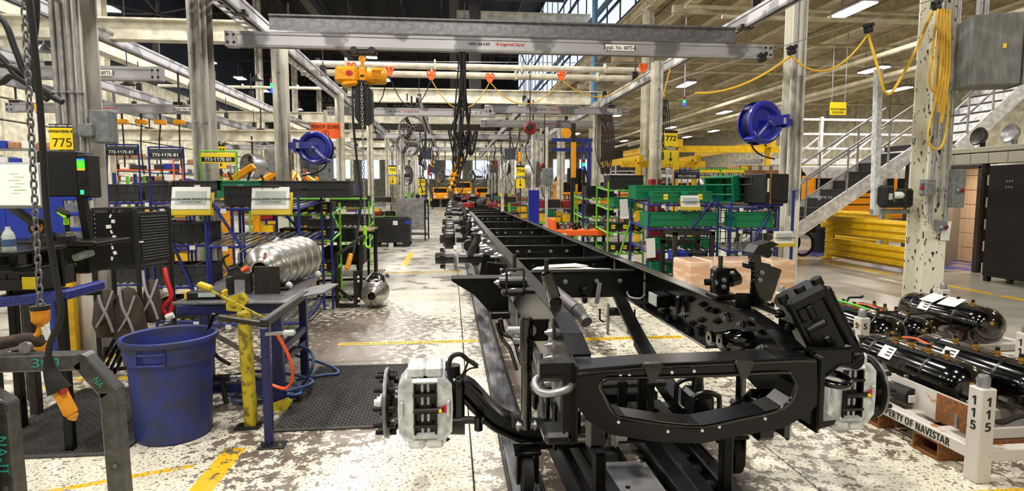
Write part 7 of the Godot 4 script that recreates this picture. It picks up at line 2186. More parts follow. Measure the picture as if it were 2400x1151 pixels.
func tank_rack(label: String, x0: float, x1: float, d0: float, d1: float, number: String) -> Node3D:
	in_world = true
	var t := thing("tank_rack", label, "rack", Vector3((x0 + x1) / 2, 0, -(d0 + d1) / 2), 0.0, "grey steel tank racks")
	for x in [x0, x1]:
		bar(Vector3(x, 0.15, -d0), Vector3(x, 0.15, -d1), 0.07, 0.075, Vector3.UP, 0.006)
		part("side_rail", M.rusty_white, t)
	for k in 5:
		var d := lerpf(d0, d1, k / 4.0)
		bar(Vector3(x0, 0.15, -d), Vector3(x1, 0.15, -d), 0.07, 0.07, Vector3.UP, 0.006)
		part("cross_rail", M.rusty_white, t)
	for d in [lerpf(d0, d1, 0.3), lerpf(d0, d1, 0.75)]:
		ring_plate([Vector2(-0.1, 0), Vector2(0.1, 0), Vector2(0.1, 0.11), Vector2(-0.1, 0.11)], [Vector2(-0.09, 0.01), Vector2(0.09, 0.01), Vector2(0.09, 0.1), Vector2(-0.09, 0.1)], Transform3D(Basis(Vector3(0, 0, -1), Vector3.UP, Vector3(1, 0, 0)), Vector3(x0 - 0.03, 0.002, -d)), x1 - x0 + 0.06)
		part("fork_pocket", M.rust, t)
	for e in [[x0, d0], [x1, d0], [x0, d1], [x1, d1]]:
		bar(Vector3(e[0], 0.0, -e[1]), Vector3(e[0], 0.53, -e[1]), 0.09, 0.09, Vector3.BACK, 0.006)
		var ps := part("corner_post", M.rusty_white, t)
		lathe(Vector3(e[0], 0.53, -e[1]), Vector3.UP, [Vector2(0.032, 0), Vector2(0.032, 0.05), Vector2(0.024, 0.068), Vector2(0, 0.07)], 14)
		part("locating_pin", M.galvanised, ps)
		for i in number.length():
			words("number", number[i], 0.05, M.ink, ps, at(e[0], 0.46 - i * 0.07, -e[1] + 0.046), true)
			words("number", number[i], 0.05, M.ink, ps, Transform3D(Basis(Vector3.UP, -PI / 2), Vector3(e[0] - 0.046, 0.46 - i * 0.07, -e[1])), true)
	words("lettering", "PROPERTY OF NAVISTAR", 0.045, M.ink, t, Transform3D(Basis(Vector3.UP, -PI / 2), Vector3(x0 - 0.036, 0.15, -lerpf(d0, d1, 0.42))), true, 0.85)
	for x in [x0 + 0.2, x0 + 0.95]:
		for s in [0.25, 0.7]:
			var d := lerpf(d0, d1, s)
			prism(PackedVector2Array([Vector2(-0.3, 0.18), Vector2(0.3, 0.18), Vector2(0.3, 0.27), Vector2(0.18, 0.25), Vector2(0, 0.2), Vector2(-0.18, 0.25), Vector2(-0.3, 0.27)]), Transform3D(Basis(), Vector3(x + 0.2, 0, -d)), 0.02)
			var cr := part("cradle", M.galvanised, t)
			tube(smooth_path([Vector3(x - 0.08, 0.27, -d + 0.01), Vector3(x + 0.1, 0.235, -d + 0.01), Vector3(x + 0.2, 0.205, -d + 0.01), Vector3(x + 0.3, 0.235, -d + 0.01), Vector3(x + 0.48, 0.27, -d + 0.01)], 4), 0.016, 6)
			part("rubber_strip", M.rubber, cr)
			for e in [-0.24, 0.24]:
				box(Vector3(x + 0.2 + e, 0.3, -d + 0.03), Vector3(0.03, 0.12, 0.012), Vector3.ZERO, 0.003)
				part("bracket", M.galvanised, cr)
	in_world = false
	return t

func build_right_front() -> void:
	var r1 := tank_rack("grey tank rack with rusty fork pockets and post numbered 115", 2.88, 4.3, 2.9, 4.0, "115")
	in_world = true
	bar(Vector3(3.0, 0.26, -3.95), Vector3(3.0, 0.26, -3.1), 0.012, 0.18)
	part("face_plate", M.rusty_white, r1)
	bar(Vector3(2.992, 0.26, -3.32), Vector3(2.992, 0.26, -3.1), 0.012, 0.17)
	part("rust_patch", M.rust, r1)
	cyl(Vector3(2.94, 0.27, -3.7), Vector3(2.97, 0.26, -3.5), 0.05, 0.055, 18)
	part("rubber_roller", M.rubber, r1)
	box(Vector3(2.95, 0.255, -3.47), Vector3(0.05, 0.05, 0.012), Vector3.ZERO, 0.004)
	part("roller_bracket", M.rusty_white, r1)
	bar(Vector3(2.93, 0.31, -3.75), Vector3(2.95, 0.3, -3.62), 0.03, 0.03)
	part("roller_bracket", M.rusty_white, r1)
	in_world = false
	tank_rack("second grey tank rack behind the numbered one", 3.45, 5.3, 4.65, 5.9, "S")
	var a := air_tank("large black air tank with white label in the nearest rack", 3.22, 0.36, 3.3, 4.25, 0.155, false)
	air_tank("black air tank half out of frame in the nearest rack", 3.62, 0.36, 3.15, 4.2, 0.155, false)
	var b := air_tank("black air tank with green and orange hoses in the rear rack", 3.68, 0.37, 4.55, 5.5, 0.165, true)
	air_tank("black air tank in the middle of the rear rack", 4.12, 0.34, 4.75, 5.65, 0.135, true)
	var c := air_tank("black air tank with two white papers at the right of the rear rack", 4.78, 0.38, 4.75, 5.75, 0.17, false)
	in_world = true
	tube(smooth_path([Vector3(3.62, 0.55, -5.35), Vector3(3.6, 0.57, -5.2), Vector3(3.63, 0.565, -5.0), Vector3(3.66, 0.55, -4.85)], 4), 0.008, 6)
	part("hose", M.hose_green, b)
	tube(smooth_path([Vector3(3.72, 0.55, -5.1), Vector3(3.74, 0.565, -5.0), Vector3(3.74, 0.55, -4.8)], 4), 0.008, 6)
	part("hose", M.hose_orange, b)
	tube(smooth_path([Vector3(3.25, 0.535, -3.95), Vector3(3.27, 0.55, -3.85), Vector3(3.27, 0.535, -3.7)], 4), 0.008, 6)
	part("hose", M.hose_orange, a)
	for k in 2:
		bbox(Vector3(4.70 + 0.0 * k, 0.548, -5.35 + k * 0.22), Vector3(0.16, 0.003, 0.17), turned(Vector3(0, 12 * k, 22)))
		part("paper", M.paper, c)
	box(Vector3(2.72, 0.52, -4.15), Vector3(0.07, 0.05, 0.05), Vector3(0, 0, -15), 0.008)
	bar(Vector3(2.72, 0.5, -4.15), Vector3(2.74, 0.0, -4.15), 0.02)
	solo("sensor_clip", M.sign_yellow, "small yellow clip on a stem behind the right brake disc", "clip")
	# shrink-wrapped box
	var w := thing("wrapped_box", "shrink-wrapped cardboard pallet box with white straps", "box", Vector3(3.9, 0, -8.1))
	box(Vector3(3.9, 0.36, -7.92), Vector3(1.5, 0.58, 0.6), Vector3.ZERO, 0.02)
	part("carton", M.wrap, w)
	for k in 3: box(Vector3(3.3 + k * 0.6, 0.035, -7.92), Vector3(0.12, 0.07, 0.6), Vector3.ZERO, 0.004)
	part("pallet_block", M.wood, w)
	for x in [3.45, 4.3]:
		box(Vector3(x, 0.362, -7.92), Vector3(0.02, 0.59, 0.606))
		part("strap", M.paper, w)
	in_world = false

func build_right_racks() -> void:
	flow_rack("near right rack", "blue and green flow rack with large green totes", Vector3(3.55, 0, -9.32), 0.0, 1.1, 0.9, M.rack_blue, M.rack_blue, [[0.3, "gmw", 2], [0.68, "gmw", 2], [1.03, "gl", 2], [1.4, "gmy", 2]])
	flow_rack("bin rack beside the red column", "narrow green flow rack full of yellow-tagged black bins", Vector3(2.95, 0, -10.3), 0.0, 0.62, 0.8, M.rack_green, M.rack_green, [[0.2, "ksy", 3], [0.55, "ksy", 3], [0.9, "ksy", 3], [1.3, "gm", 1], [1.62, "kl", 1]])
	flow_rack("blue rack past the bins", "blue flow rack with green totes past the bin rack", Vector3(2.85, 0, -11.6), 0.0, 0.7, 0.8, M.rack_blue, M.rack_green, [[0.35, "gl", 1], [0.75, "gl", 1], [1.1, "kl", 1], [1.45, "kl", 1]])
	flow_rack("rack under the black heater", "blue rack holding the tilted totes and black heater", Vector3(4.53, 0, -8.95), 0.0, 0.75, 0.8, M.rack_blue, M.rack_blue, [[0.35, "gm", 1], [0.7, "", 0], [1.03, "gl", 1], [1.36, "", 0]])
	for k in 3:
		tote("gl", Vector3(3.2 + k * 0.5, 1.46, -9.45 - 0.2 * k), 8.0 * k, ["green tote lying across the top of the near right rack, left", "green tote lying across the top of the near right rack, middle", "green tote lying across the top of the near right rack, right"][k], "loose totes")
	for k in 2:
		var m: Material = [M.tote_green, M.tote_grey][k]
		var t := thing("tote", ["green tote tipped on edge beside the heater", "grey tote tipped on edge beside the heater"][k], "tote", Vector3(4.2 + k * 0.24, 1.62, -8.95 + k * 0.12), 0.0, "loose totes")
		t.rotation_degrees = Vector3(0, 30, 100)
		open_bin(t, Vector3(0, -0.1, 0), Vector3(0.4, 0.2, 0.5), m)
	# heater with louvres
	var h := thing("space_heater", "black louvred heater cabinet on the rack beside the white column", "heater", Vector3(4.72, 1.4, -8.6), 20.0)
	box(Vector3(0, 0.22, 0), Vector3(0.5, 0.44, 0.4), Vector3.ZERO, 0.015)
	part("case", M.device_black, h)
	for k in 15:
		box(Vector3(0.04 + (k - 7) * 0.025, 0.22, 0.205), Vector3(0.012, 0.34, 0.014))
		part("louvre", M.tote_grey, h)
	box(Vector3(-0.19, 0.27, 0.203), Vector3(0.04, 0.2, 0.004))
	part("label", M.paper, h)
	box(Vector3(-0.14, 0.22, 0.203), Vector3(0.012, 0.44, 0.006))
	part("trim_strip", M.hoist_yellow, h)
	box(Vector3(0, -0.02, 0), Vector3(0.4, 0.04, 0.3))
	part("shelf", M.rack_blue, h)
	work_card("yellow holder with work sheet on the near right rack", Vector3(3.63, 1.3, -8.8), 0.0, 0.3)
	work_card("yellow holder with work sheet on the white column's blue post", Vector3(4.72, 0.8, -8.05), 0.0, 0.3)
	in_world = true
	bar(Vector3(4.86, 0, -8.1), Vector3(4.86, 1.6, -8.1), 0.03, 0.03)
	solo("rack_post", M.rack_blue, "dark blue post behind the right document holder", "post")
	# steel bin stand behind the wrapped box
	var s := thing("bin_stand", "grey steel square-tube stand behind the wrapped box", "stand", Vector3(3.46, 0, -7.95))
	for x in [3.2, 3.75]:
		for d in [8.28, 8.78]:
			bar(Vector3(x, 0, -d), Vector3(x, 1.0, -d), 0.06, 0.06, Vector3.BACK, 0.004)
			part("leg", M.dark_steel, s)
	for e in [[8.28, 0.98], [8.78, 0.98], [8.78, 0.82]]:
		bar(Vector3(3.17, e[1], -e[0]), Vector3(3.78, e[1], -e[0]), 0.06, 0.06, Vector3.UP, 0.004)
		part("top_rail", M.dark_steel, s)
	for x in [3.2, 3.75]: bar(Vector3(x, 0.98, -8.28), Vector3(x, 0.98, -8.78), 0.06, 0.06)
	part("side_rail", M.dark_steel, s)
	box(Vector3(3.47, 0.55, -8.53), Vector3(0.56, 0.02, 0.5))
	part("shelf", M.dark_steel, s)
	in_world = false
	for k in 2:
		var t := thing("parts_bin", ["blue open parts bin inside the steel stand", "grey open parts bin inside the steel stand"][k], "bin", Vector3(3.35 + 0.25 * k, 0.57, -8.52), 0.0, "parts bins in the steel stand")
		open_bin(t, Vector3.ZERO, Vector3(0.22, 0.13, 0.3), [M.blue_panel, M.tote_grey][k])
	for e in [[2.9, 1.3, 9.85, "white paper hanging on the bin rack"], [3.02, 0.72, 8.8, "white list sheet hanging on the near right rack"]]:
		bbox(Vector3(e[0], e[1], -e[2]), Vector3(0.14, 0.3, 0.004), turned(Vector3(4, 0, 5)))
		solo("paper_list", M.paper, e[3], "paper", "hanging paper lists")
	part_sign("772-117E-R1", "dark sign 772-117E-R1 over the right racks", Vector3(4.45, 1.88, -11.0), 0.46, M.slate)
	part_sign("772-117W-01", "yellow and black sign 772-117W-01 over the right racks", Vector3(4.95, 1.92, -11.2), 0.46, M.sign_yellow)
	part_sign("772-117W-02", "yellow and black sign 772-117W-02 over the right racks", Vector3(5.45, 1.92, -11.2), 0.46, M.sign_yellow)
	kanban("772", "yellow kanban sign 772 on the red-based column", Vector3(3.95, 2.53, -10.55), 0.24)
	var cb := thing("cardboard_box", "open brown carton with white labels behind the racks", "box", Vector3(6.2, 0, -11.8))
	box(Vector3(0, 1.92, 0), Vector3(0.9, 0.35, 0.5), Vector3.ZERO, 0.01)
	part("carton", M.cardboard, cb)
	for k in 4:
		box(Vector3(-0.33 + k * 0.22, 2.04, 0.253), Vector3(0.14, 0.08, 0.004))
		part("label", M.paper if k else M.sign_yellow, cb)
	for x in [-0.4, 0.4]:
		for z in [-0.2, 0.2]: bar(Vector3(x, 0, z), Vector3(x, 1.75, z), 0.05)
	box(Vector3(0, 1.73, 0), Vector3(0.95, 0.03, 0.55))
	part("stand", M.dark_steel, cb)
	# black monitor and blue panel beyond, engine parts cart
	var mo := thing("monitor", "black monitor on a pole beyond the right racks", "monitor", Vector3(3.25, 0, -15.0))
	box(Vector3(-0.15, 1.95, 0.05), Vector3(0.42, 0.4, 0.07), Vector3(0, 25, 0), 0.015)
	part("shell", M.device_black, mo)
	bar(Vector3(0.1, 0, 0), Vector3(0.1, 2.1, 0), 0.07)
	tube(smooth_path([Vector3(0.1, 2.2, 0.05), Vector3(0.2, 1.8, 0.08), Vector3(0.12, 1.4, 0.06), Vector3(0.2, 1.1, 0.05)], 4), 0.03, 6)
	part("pole", M.dark_steel, mo)
	box(Vector3(2.05, 1.15, -14.8), Vector3(0.3, 0.9, 0.03), Vector3(0, 20, 0), 0.005)
	box(Vector3(2.05, 0.35, -14.8), Vector3(0.05, 0.7, 0.05))
	solo("blue_board", M.reel_blue, "bright blue upright board right of the line", "board")
	var ca := thing("parts_cart", "orange steel parts cart right of the chassis", "cart", Vector3(2.35, 0, -10.9))
	box(Vector3(0, 0.83, 0), Vector3(0.95, 0.1, 0.7), Vector3.ZERO, 0.01)
	box(Vector3(-0.5, 0.93, 0), Vector3(0.05, 0.3, 0.7), Vector3.ZERO, 0.01)
	part("tray", M.sign_orange, ca)
	for x in [-0.4, 0.4]:
		for z in [-0.3, 0.3]:
			bar(Vector3(x, 0, z), Vector3(x, 0.8, z), 0.05, 0.05, Vector3.BACK)
			part("leg", M.black_steel, ca)
	for k in 12:
		var t := thing("metal_part", "black and silver casting on the orange cart, %s from the left" % ["1st", "2nd", "3rd", "4th", "5th", "6th", "7th", "8th", "9th", "10th", "11th", "12th"][k], "casting", Vector3(1.95 + k * 0.072, 0.885, -10.9 + 0.2 * sin(k * 2.0)), k * 40.0, "castings on the orange cart")
		lathe(Vector3(0, 0, 0), Vector3.UP, [Vector2(0, 0), Vector2(0.05, 0), Vector2(0.04, 0.05), Vector2(0.025, 0.06), Vector2(0.03, 0.11), Vector2(0, 0.12)], 8)
		cyl(Vector3(0, 0.06, 0), Vector3(0.09, 0.09, 0), 0.02, -1, 7)
		part("casting", M.bare_steel if k % 2 else M.black_cast, t)

# ---------------------------------------------------------------- right side: column boxes, barrier, stairs, block room
func flight(t: Node, x0: float, y0: float, x1: float, y1: float, d0: float, d1: float, n: int) -> void:
	for d in [d0, d1]:
		bar(Vector3(x0, y0 + 0.05, -d), Vector3(x1, y1 + 0.05, -d), 0.05, 0.28)
		part("stringer", M.stair_white, t)
	for k in n:
		var s := (k + 0.5) / n
		box(Vector3(lerpf(x0, x1, s), lerpf(y0, y1, s) + 0.1, -(d0 + d1) / 2), Vector3((x1 - x0) / n * 1.1, 0.04, d1 - d0 - 0.05), Vector3.ZERO, 0.005)
		part("tread", M.tread, t)
		box(Vector3(lerpf(x0, x1, s) + (x1 - x0) / n * 0.5, lerpf(y0, y1, s) + 0.1 + (y1 - y0) / n * 0.5, -(d0 + d1) / 2), Vector3(0.012, (y1 - y0) / n, d1 - d0 - 0.06))
		part("riser", M.stair_white if y0 > 1.0 else M.tread, t)
	for d in [d0, d1]:
		for h in [0.5, 0.95]:
			cyl(Vector3(x0, y0 + h + 0.15, -d), Vector3(x1, y1 + h + 0.15, -d), 0.024, -1, 8)
			part("handrail", M.conduit, t)
		for k in 4:
			var s := (k + 0.3) / 4.0
			cyl(Vector3(lerpf(x0, x1, s), lerpf(y0, y1, s) + 0.1, -d), Vector3(lerpf(x0, x1, s), lerpf(y0, y1, s) + 1.1, -d), 0.022, -1, 8)
			part("baluster", M.conduit, t)

func guard_rail(label: String, x: float, d0: float, d1: float, h: float) -> void:
	in_world = true
	var t := thing("guard_rail", label, "barrier", Vector3(x, 0, -(d0 + d1) / 2), 0.0, "yellow guard rails")
	for d in [d0, d1]:
		box(Vector3(x, h * 0.5, -d), Vector3(0.13, h, 0.13), Vector3.ZERO, 0.01)
		box(Vector3(x, 0.01, -d), Vector3(0.32, 0.02, 0.32), Vector3.ZERO, 0.004)
		part("post", M.barrier, t)
	for y in [h * 0.27, h * 0.77]:
		var p := PackedVector2Array()
		for k in 25:
			var s := k / 24.0
			p.append(Vector2(0.03 * cos(s * TAU * 3.0), (s - 0.5) * h * 0.42))
		for k in 25:
			var s := 1.0 - k / 24.0
			p.append(Vector2(0.03 * cos(s * TAU * 3.0) + 0.012, (s - 0.5) * h * 0.42))
		extrude(p, Vector3(x - 0.09, y, -d1), Vector3(x - 0.09, y, -d0))
		part("corrugated_rail", M.barrier, t)
	in_world = false

func bus(label: String, p: Vector3, turn: float, l: float) -> void:
	var t := thing("school_bus", label, "bus", p, turn, "yellow school buses")
	box(Vector3(0, 1.35, 0), Vector3(l, 1.5, 2.3), Vector3.ZERO, 0.12)
	part("body", M.bus, t)
	lathe(Vector3(-l / 2 + 0.05, 2.05, 0), Vector3.RIGHT, [Vector2(0.3, 0), Vector2(0.42, 0.05), Vector2(0.42, l - 0.15), Vector2(0.3, l - 0.1)], 24, 2.7)
	part("roof", M.stair_white, t)
	for k in int(l / 0.75):
		for s in [-1, 1]:
			box(Vector3(-l / 2 + 0.5 + k * 0.75, 1.75, s * 1.152), Vector3(0.62, 0.5, 0.02), Vector3.ZERO, 0.03)
			part("window", M.glass_dark, t)
	for y in [0.85, 1.1, 1.35]:
		for s in [-1, 1]: box(Vector3(0, y, s * 1.155), Vector3(l * 0.98, 0.04, 0.02))
		part("side_stripe", M.ink, t)
	for x in [-l * 0.33, l * 0.33]:
		for s in [-1, 1]:
			lathe(Vector3(x, 0.48, s * 0.9), Vector3(0, 0, s), [Vector2(0, 0.2), Vector2(0.25, 0.2), Vector2(0.27, 0.25), Vector2(0.45, 0.25), Vector2(0.48, 0.15), Vector2(0.48, 0), Vector2(0, 0)], 24)
			part("wheel", M.rubber, t)

func build_stair_corner() -> void:
	guard_rail("tall yellow corrugated guard rail left of the worn column", 8.85, 10.55, 13.2, 1.02)
	guard_rail("rear yellow guard rail beyond the stairs", 11.2, 14.4, 17.0, 1.05)
	in_world = true
	var t := thing("staircase", "steel staircase with white stringers and dark treads", "staircase", Vector3(8.2, 0, -12.7))
	flight(t, 6.4, 0.0, 10.1, 2.4, 12.2, 13.2, 12)
	box(Vector3(10.6, 2.4, -12.7), Vector3(1.1, 0.14, 1.1), Vector3.ZERO, 0.01)
	part("landing", M.stair_white, t)
	flight(t, 11.1, 2.45, 13.4, 4.5, 12.2, 13.4, 9)
	for x in [10.15, 11.05]:
		bar(Vector3(x, 0, -13.2), Vector3(x, 2.4, -13.2), 0.1)
		part("support_post", M.stair_white, t)
	words("lettering", "USE HANDRAIL", 0.09, M.white_ink, t, at(8.6, 1.42, -12.64), true)
	# block room with door opening
	var w := structure("wall_block")
	box(Vector3(10.36, 1.16, -9.0), Vector3(0.14, 2.32, 3.4))
	box(Vector3(10.36, 1.16, -11.85), Vector3(0.14, 2.32, 0.7))
	box(Vector3(10.36, 2.19, -11.1), Vector3(0.14, 0.26, 0.9))
	part("core", M.mortar, w)
	for r in 11:
		for k in 14:
			var d := 7.5 + k * 0.4 - 0.2 * (r % 2)
			var y := 0.105 + r * 0.21
			if d > 10.42 and d < 11.74 and y < 2.08: continue
			if d > 12.1: continue
			box(Vector3(10.24, y, -d), Vector3(0.12, 0.2, 0.39), Vector3.ZERO, 0.008)
			part("concrete_block", M.block, w)
	box(Vector3(11.0, 2.38, -9.9), Vector3(1.6, 0.1, 4.8), Vector3.ZERO, 0.01)
	part("roof_cap", M.block, w)
	var dr := structure("door_1")
	for d in [10.6, 11.55]:
		box(Vector3(10.22, 1.03, -d), Vector3(0.2, 2.06, 0.09), Vector3.ZERO, 0.006)
		part("jamb", M.door_frame, dr)
	box(Vector3(10.22, 2.06, -11.08), Vector3(0.2, 0.08, 1.04), Vector3.ZERO, 0.006)
	part("lintel", M.door_frame, dr)
	var wi := structure("wall_inside")
	box(Vector3(11.6, 1.15, -10.8), Vector3(0.1, 2.3, 4.0))
	box(Vector3(10.9, 1.15, -12.5), Vector3(1.5, 2.3, 0.1))
	box(Vector3(10.9, 1.15, -7.5), Vector3(1.5, 2.3, 0.1))
	part("core", M.mortar, wi)
	for r in 7:
		for k in 9:
			box(Vector3(11.52, 0.16 + r * 0.32, -(9.1 + k * 0.42)), Vector3(0.08, 0.31, 0.41), Vector3.ZERO, 0.005)
			part("wall_tile", M.block_inside, wi)
	# lamp of the little room
	var lm := thing("room_lamp", "lamp inside the block room behind the door", "lamp", Vector3(10.9, 2.25, -11.0))
	box(Vector3(10.9, 2.29, -11.0), Vector3(0.3, 0.05, 0.8), Vector3.ZERO, 0.01)
	part("housing", M.galvanised, lm)
	box(Vector3(10.9, 2.26, -11.0), Vector3(0.26, 0.02, 0.76))
	part("diffuser", M.lamp_face, lm)
	var al := AreaLight3D.new()
	al.name = "light"
	al.area_size = Vector2(0.26, 0.76)
	al.light_energy = 3.5
	al.light_color = Color(1.0, 0.9, 0.78)
	al.shadow_enabled = true
	al.rotation_degrees.x = -90
	al.position.y = -0.03
	lm.add_child(al)
	# equipment on the block roof
	box(Vector3(10.75, 2.585, -9.2), Vector3(0.6, 0.3, 1.8), Vector3.ZERO, 0.02)
	for k in 8: box(Vector3(10.44, 2.58, -8.5 - k * 0.2), Vector3(0.03, 0.22, 0.02))
	solo("duct_box", M.cream, "cream ribbed duct box on the block room roof", "duct")
	for k in 2:
		lathe(Vector3(10.9, 2.68, -10.7 - k * 0.7), Vector3(-1, 0.2, 0), [Vector2(0.12, 0), Vector2(0.16, 0.05), Vector2(0.19, 0.12), Vector2(0.17, 0.14), Vector2(0.1, 0.1), Vector2(0, 0.1)], 24)
		cyl(Vector3(10.9, 2.43, -10.7 - k * 0.7), Vector3(10.9, 2.68, -10.7 - k * 0.7), 0.05)
		solo("round_vent", M.galvanised if k == 0 else M.dark_steel, ["round grey vent on the block room roof", "round dark vent on the block room roof"][k], "vent", "vents on the block room")
	# locker
	var lk := thing("locker", "scratched black double-door steel locker against the block wall", "locker", Vector3(9.6, 0, -8.8))
	box(Vector3(9.62, 1.07, -8.75), Vector3(0.56, 1.95, 1.7), Vector3.ZERO, 0.01)
	part("body", M.locker, lk)
	for d in [8.33, 9.17]:
		box(Vector3(9.33, 1.1, -d), Vector3(0.03, 1.86, 0.8), Vector3.ZERO, 0.006)
		var ld := part("door", M.locker, lk)
		for k in 6:
			box(Vector3(9.312, 1.75 - (k / 3) * 0.1, -d + 0.05 - 0.05 * (k % 3)), Vector3(0.008, 0.03, 0.012))
			part("vent_slot", M.paper_grey, ld)
	box(Vector3(9.3, 1.1, -8.78), Vector3(0.03, 0.14, 0.03), Vector3.ZERO, 0.006)
	part("handle", M.zinc, lk)
	box(Vector3(9.285, 1.0, -8.78), Vector3(0.02, 0.06, 0.05), Vector3.ZERO, 0.008)
	part("padlock", M.brass, lk)
	for e in [[9.4, 7.95], [9.4, 9.55], [9.85, 7.95], [9.85, 9.55]]:
		box(Vector3(e[0], 0.05, -e[1]), Vector3(0.08, 0.1, 0.08))
		part("foot", M.locker, lk)
	# things on the worn column
	var en := thing("electrical_enclosure", "large grey electrical enclosure high on the worn column", "enclosure", Vector3(6.1, 2.75, -6.6))
	box(Vector3(6.16, 3.17, -6.46), Vector3(0.5, 0.78, 0.42), Vector3(0, -22, 0), 0.012)
	part("case", M.enclosure, en)
	box(Vector3(6.41, 3.17, -6.36), Vector3(0.02, 0.8, 0.44), Vector3(0, -22, 0), 0.004)
	part("door", M.box_grey, en)
	for x in [6.0, 6.08]: cyl(Vector3(x + 0.1, 3.55, -6.55), Vector3(x + 0.1, 6.6, -6.55), 0.03, -1, 10)
	part("conduit", M.conduit, en)
	box(Vector3(6.14, 3.2, -6.23), Vector3(0.035, 0.05, 0.004), Vector3(0, -22, 0))
	part("sticker", M.sign_yellow, en)
	for e in [[Vector3(5.74, 1.63, -6.72), Vector3(0.13, 0.2, 0.12), "grey push-button box on the worn column", true], [Vector3(6.12, 1.62, -6.72), Vector3(0.16, 0.46, 0.1), "tall grey switch panel on the worn column", false], [Vector3(5.98, 1.17, -6.76), Vector3(0.13, 0.13, 0.08), "grey double outlet box low on the worn column", false]]:
		var b := thing("switch_box", e[2], "switch box", e[0], 0.0, "switch boxes on the worn column")
		box(e[0], e[1], Vector3.ZERO, 0.01)
		part("case", M.box_grey, b)
		for k in 3 if e[3] else 2:
			lathe(e[0] + Vector3(-e[1].x * 0.5 if e[3] else (-0.03 + 0.06 * k), (0.06 - 0.06 * k) if e[3] else -0.02, 0.0 if e[3] else e[1].z * 0.5), Vector3(-1, 0, 0.3) if e[3] else Vector3.BACK, [Vector2(0.024, 0), Vector2(0.024, 0.02), Vector2(0.016, 0.03), Vector2(0, 0.032)], 14)
			part("button", M.zinc if k != 1 else M.red_paint, b)
	box(Vector3(6.08, 1.1, -6.79), Vector3(0.12, 0.24, 0.004), Vector3(0, 0, -4))
	solo("paper_list", M.paper, "white paper behind the outlet box on the worn column", "paper")
	# aluminium post with bar and label printer
	var ap := thing("aluminium_post", "bright square aluminium post with cross bar beside the worn column", "post", Vector3(5.35, 1.2, -7.1))
	bar(Vector3(5.3, 3.1, -7.1), Vector3(5.36, 1.28, -7.1), 0.08, 0.08, Vector3.BACK, 0.006)
	part("post", M.silver, ap)
	bar(Vector3(5.3, 1.33, -7.1), Vector3(5.79, 1.33, -7.05), 0.05, 0.06, Vector3.UP, 0.006)
	var xb := part("cross_bar", M.galvanised, ap)
	for x in [5.45, 5.6, 5.75]: bolt(xb, Vector3(x, 1.33, -7.06), Vector3.BACK, 0.03)
	var pr := thing("label_printer", "black label printer with a white roll on the cross bar", "printer", Vector3(5.55, 1.36, -7.1))
	box(Vector3(5.42, 1.53, -7.02), Vector3(0.14, 0.26, 0.2), Vector3.ZERO, 0.03)
	box(Vector3(5.68, 1.5, -7.02), Vector3(0.14, 0.24, 0.2), Vector3.ZERO, 0.03)
	box(Vector3(5.55, 1.42, -7.02), Vector3(0.3, 0.08, 0.18), Vector3.ZERO, 0.02)
	part("case", M.device_black, pr)
	cyl(Vector3(5.49, 1.535, -6.98), Vector3(5.62, 1.535, -6.98), 0.045, -1, 18)
	part("roll", M.paper, pr)
	box(Vector3(5.42, 1.52, -6.915), Vector3(0.05, 0.08, 0.006), Vector3.ZERO, 0.002)
	part("keypad", M.paper_grey, pr)
	# behind the stairs
	in_world = false
	bus("yellow school bus behind the staircase", Vector3(16.2, 0, -20.5), 0.0, 8.0)
	bus("yellow school bus far behind the right racks", Vector3(9.4, 0, -32.0), 0.0, 7.5)
	bus("yellow school bus farther down the right bay", Vector3(15.0, 0, -44.0), 0.0, 7.5)
	in_world = true
	var pf := thing("mezzanine_platform", "white steel mezzanine platform with mesh railing beyond the stairs", "platform", Vector3(15.5, 0, -23.0))
	for x in [12.0, 14.2, 16.4, 18.6, 20.8]:
		bar(Vector3(x, 0, -22.0), Vector3(x, 4.4, -22.0), 0.12)
		part("post", M.stair_white, pf)
	for y in [2.7, 3.2, 3.75, 4.3]:
		bar(Vector3(11.9, y, -22.0), Vector3(21, y, -22.0), 0.08, 0.22 if y < 3.0 else 0.08)
		part("rail", M.stair_white, pf)
	for k in 8:
		bar(Vector3(12.0 + k * 1.1, 2.8, -22.0), Vector3(13.1 + k * 1.1, 3.7, -22.0), 0.05)
		part("brace", M.stair_white, pf)
	box(Vector3(16.4, 2.75, -23.2), Vector3(9.2, 0.1, 2.4))
	part("deck", M.galvanised, pf)
	for k in 34: bar(Vector3(12.1 + k * 0.26, 2.85, -22.03), Vector3(12.1 + k * 0.26, 3.7, -22.03), 0.015)
	stuff(part("mesh", M.galvanised, pf))
	var ps := thing("crossing_sign", "yellow PEDESTRIAN CROSSING sign under the low ceiling", "sign", Vector3(11.07, 3.93, -16.4))
	box(Vector3(11.07, 3.93, -16.4), Vector3(0.5, 0.36, 0.01))
	part("board", M.sign_yellow, ps)
	words("lettering", "PEDESTRIAN", 0.06, M.ink, ps, at(11.07, 3.91, -16.39), true, 0.9)
	words("lettering", "CROSSING", 0.06, M.ink, ps, at(11.07, 3.82, -16.39), true, 0.9)
	for s in [-0.2, 0.2]: cyl(Vector3(11.07 + s, 4.1, -16.4), Vector3(11.07 + s, 6.5, -16.4), 0.01, -1, 5)
	part("hanger", M.zinc, ps)
	lathe(Vector3(9.6, 0, -14.6), Vector3.UP, [Vector2(0, 0), Vector2(0.24, 0), Vector2(0.3, 0.62), Vector2(0.32, 0.64), Vector2(0.29, 0.64), Vector2(0.23, 0.05), Vector2(0, 0.05)], 24)
	solo("trash_can", M.tote_grey, "grey trash can behind the yellow guard rail", "trash can")
	# three-wheel cart
	var tc := thing("tricycle_cart", "yellow framed tricycle parked beside the stairs", "tricycle", Vector3(7.9, 0, -13.9))
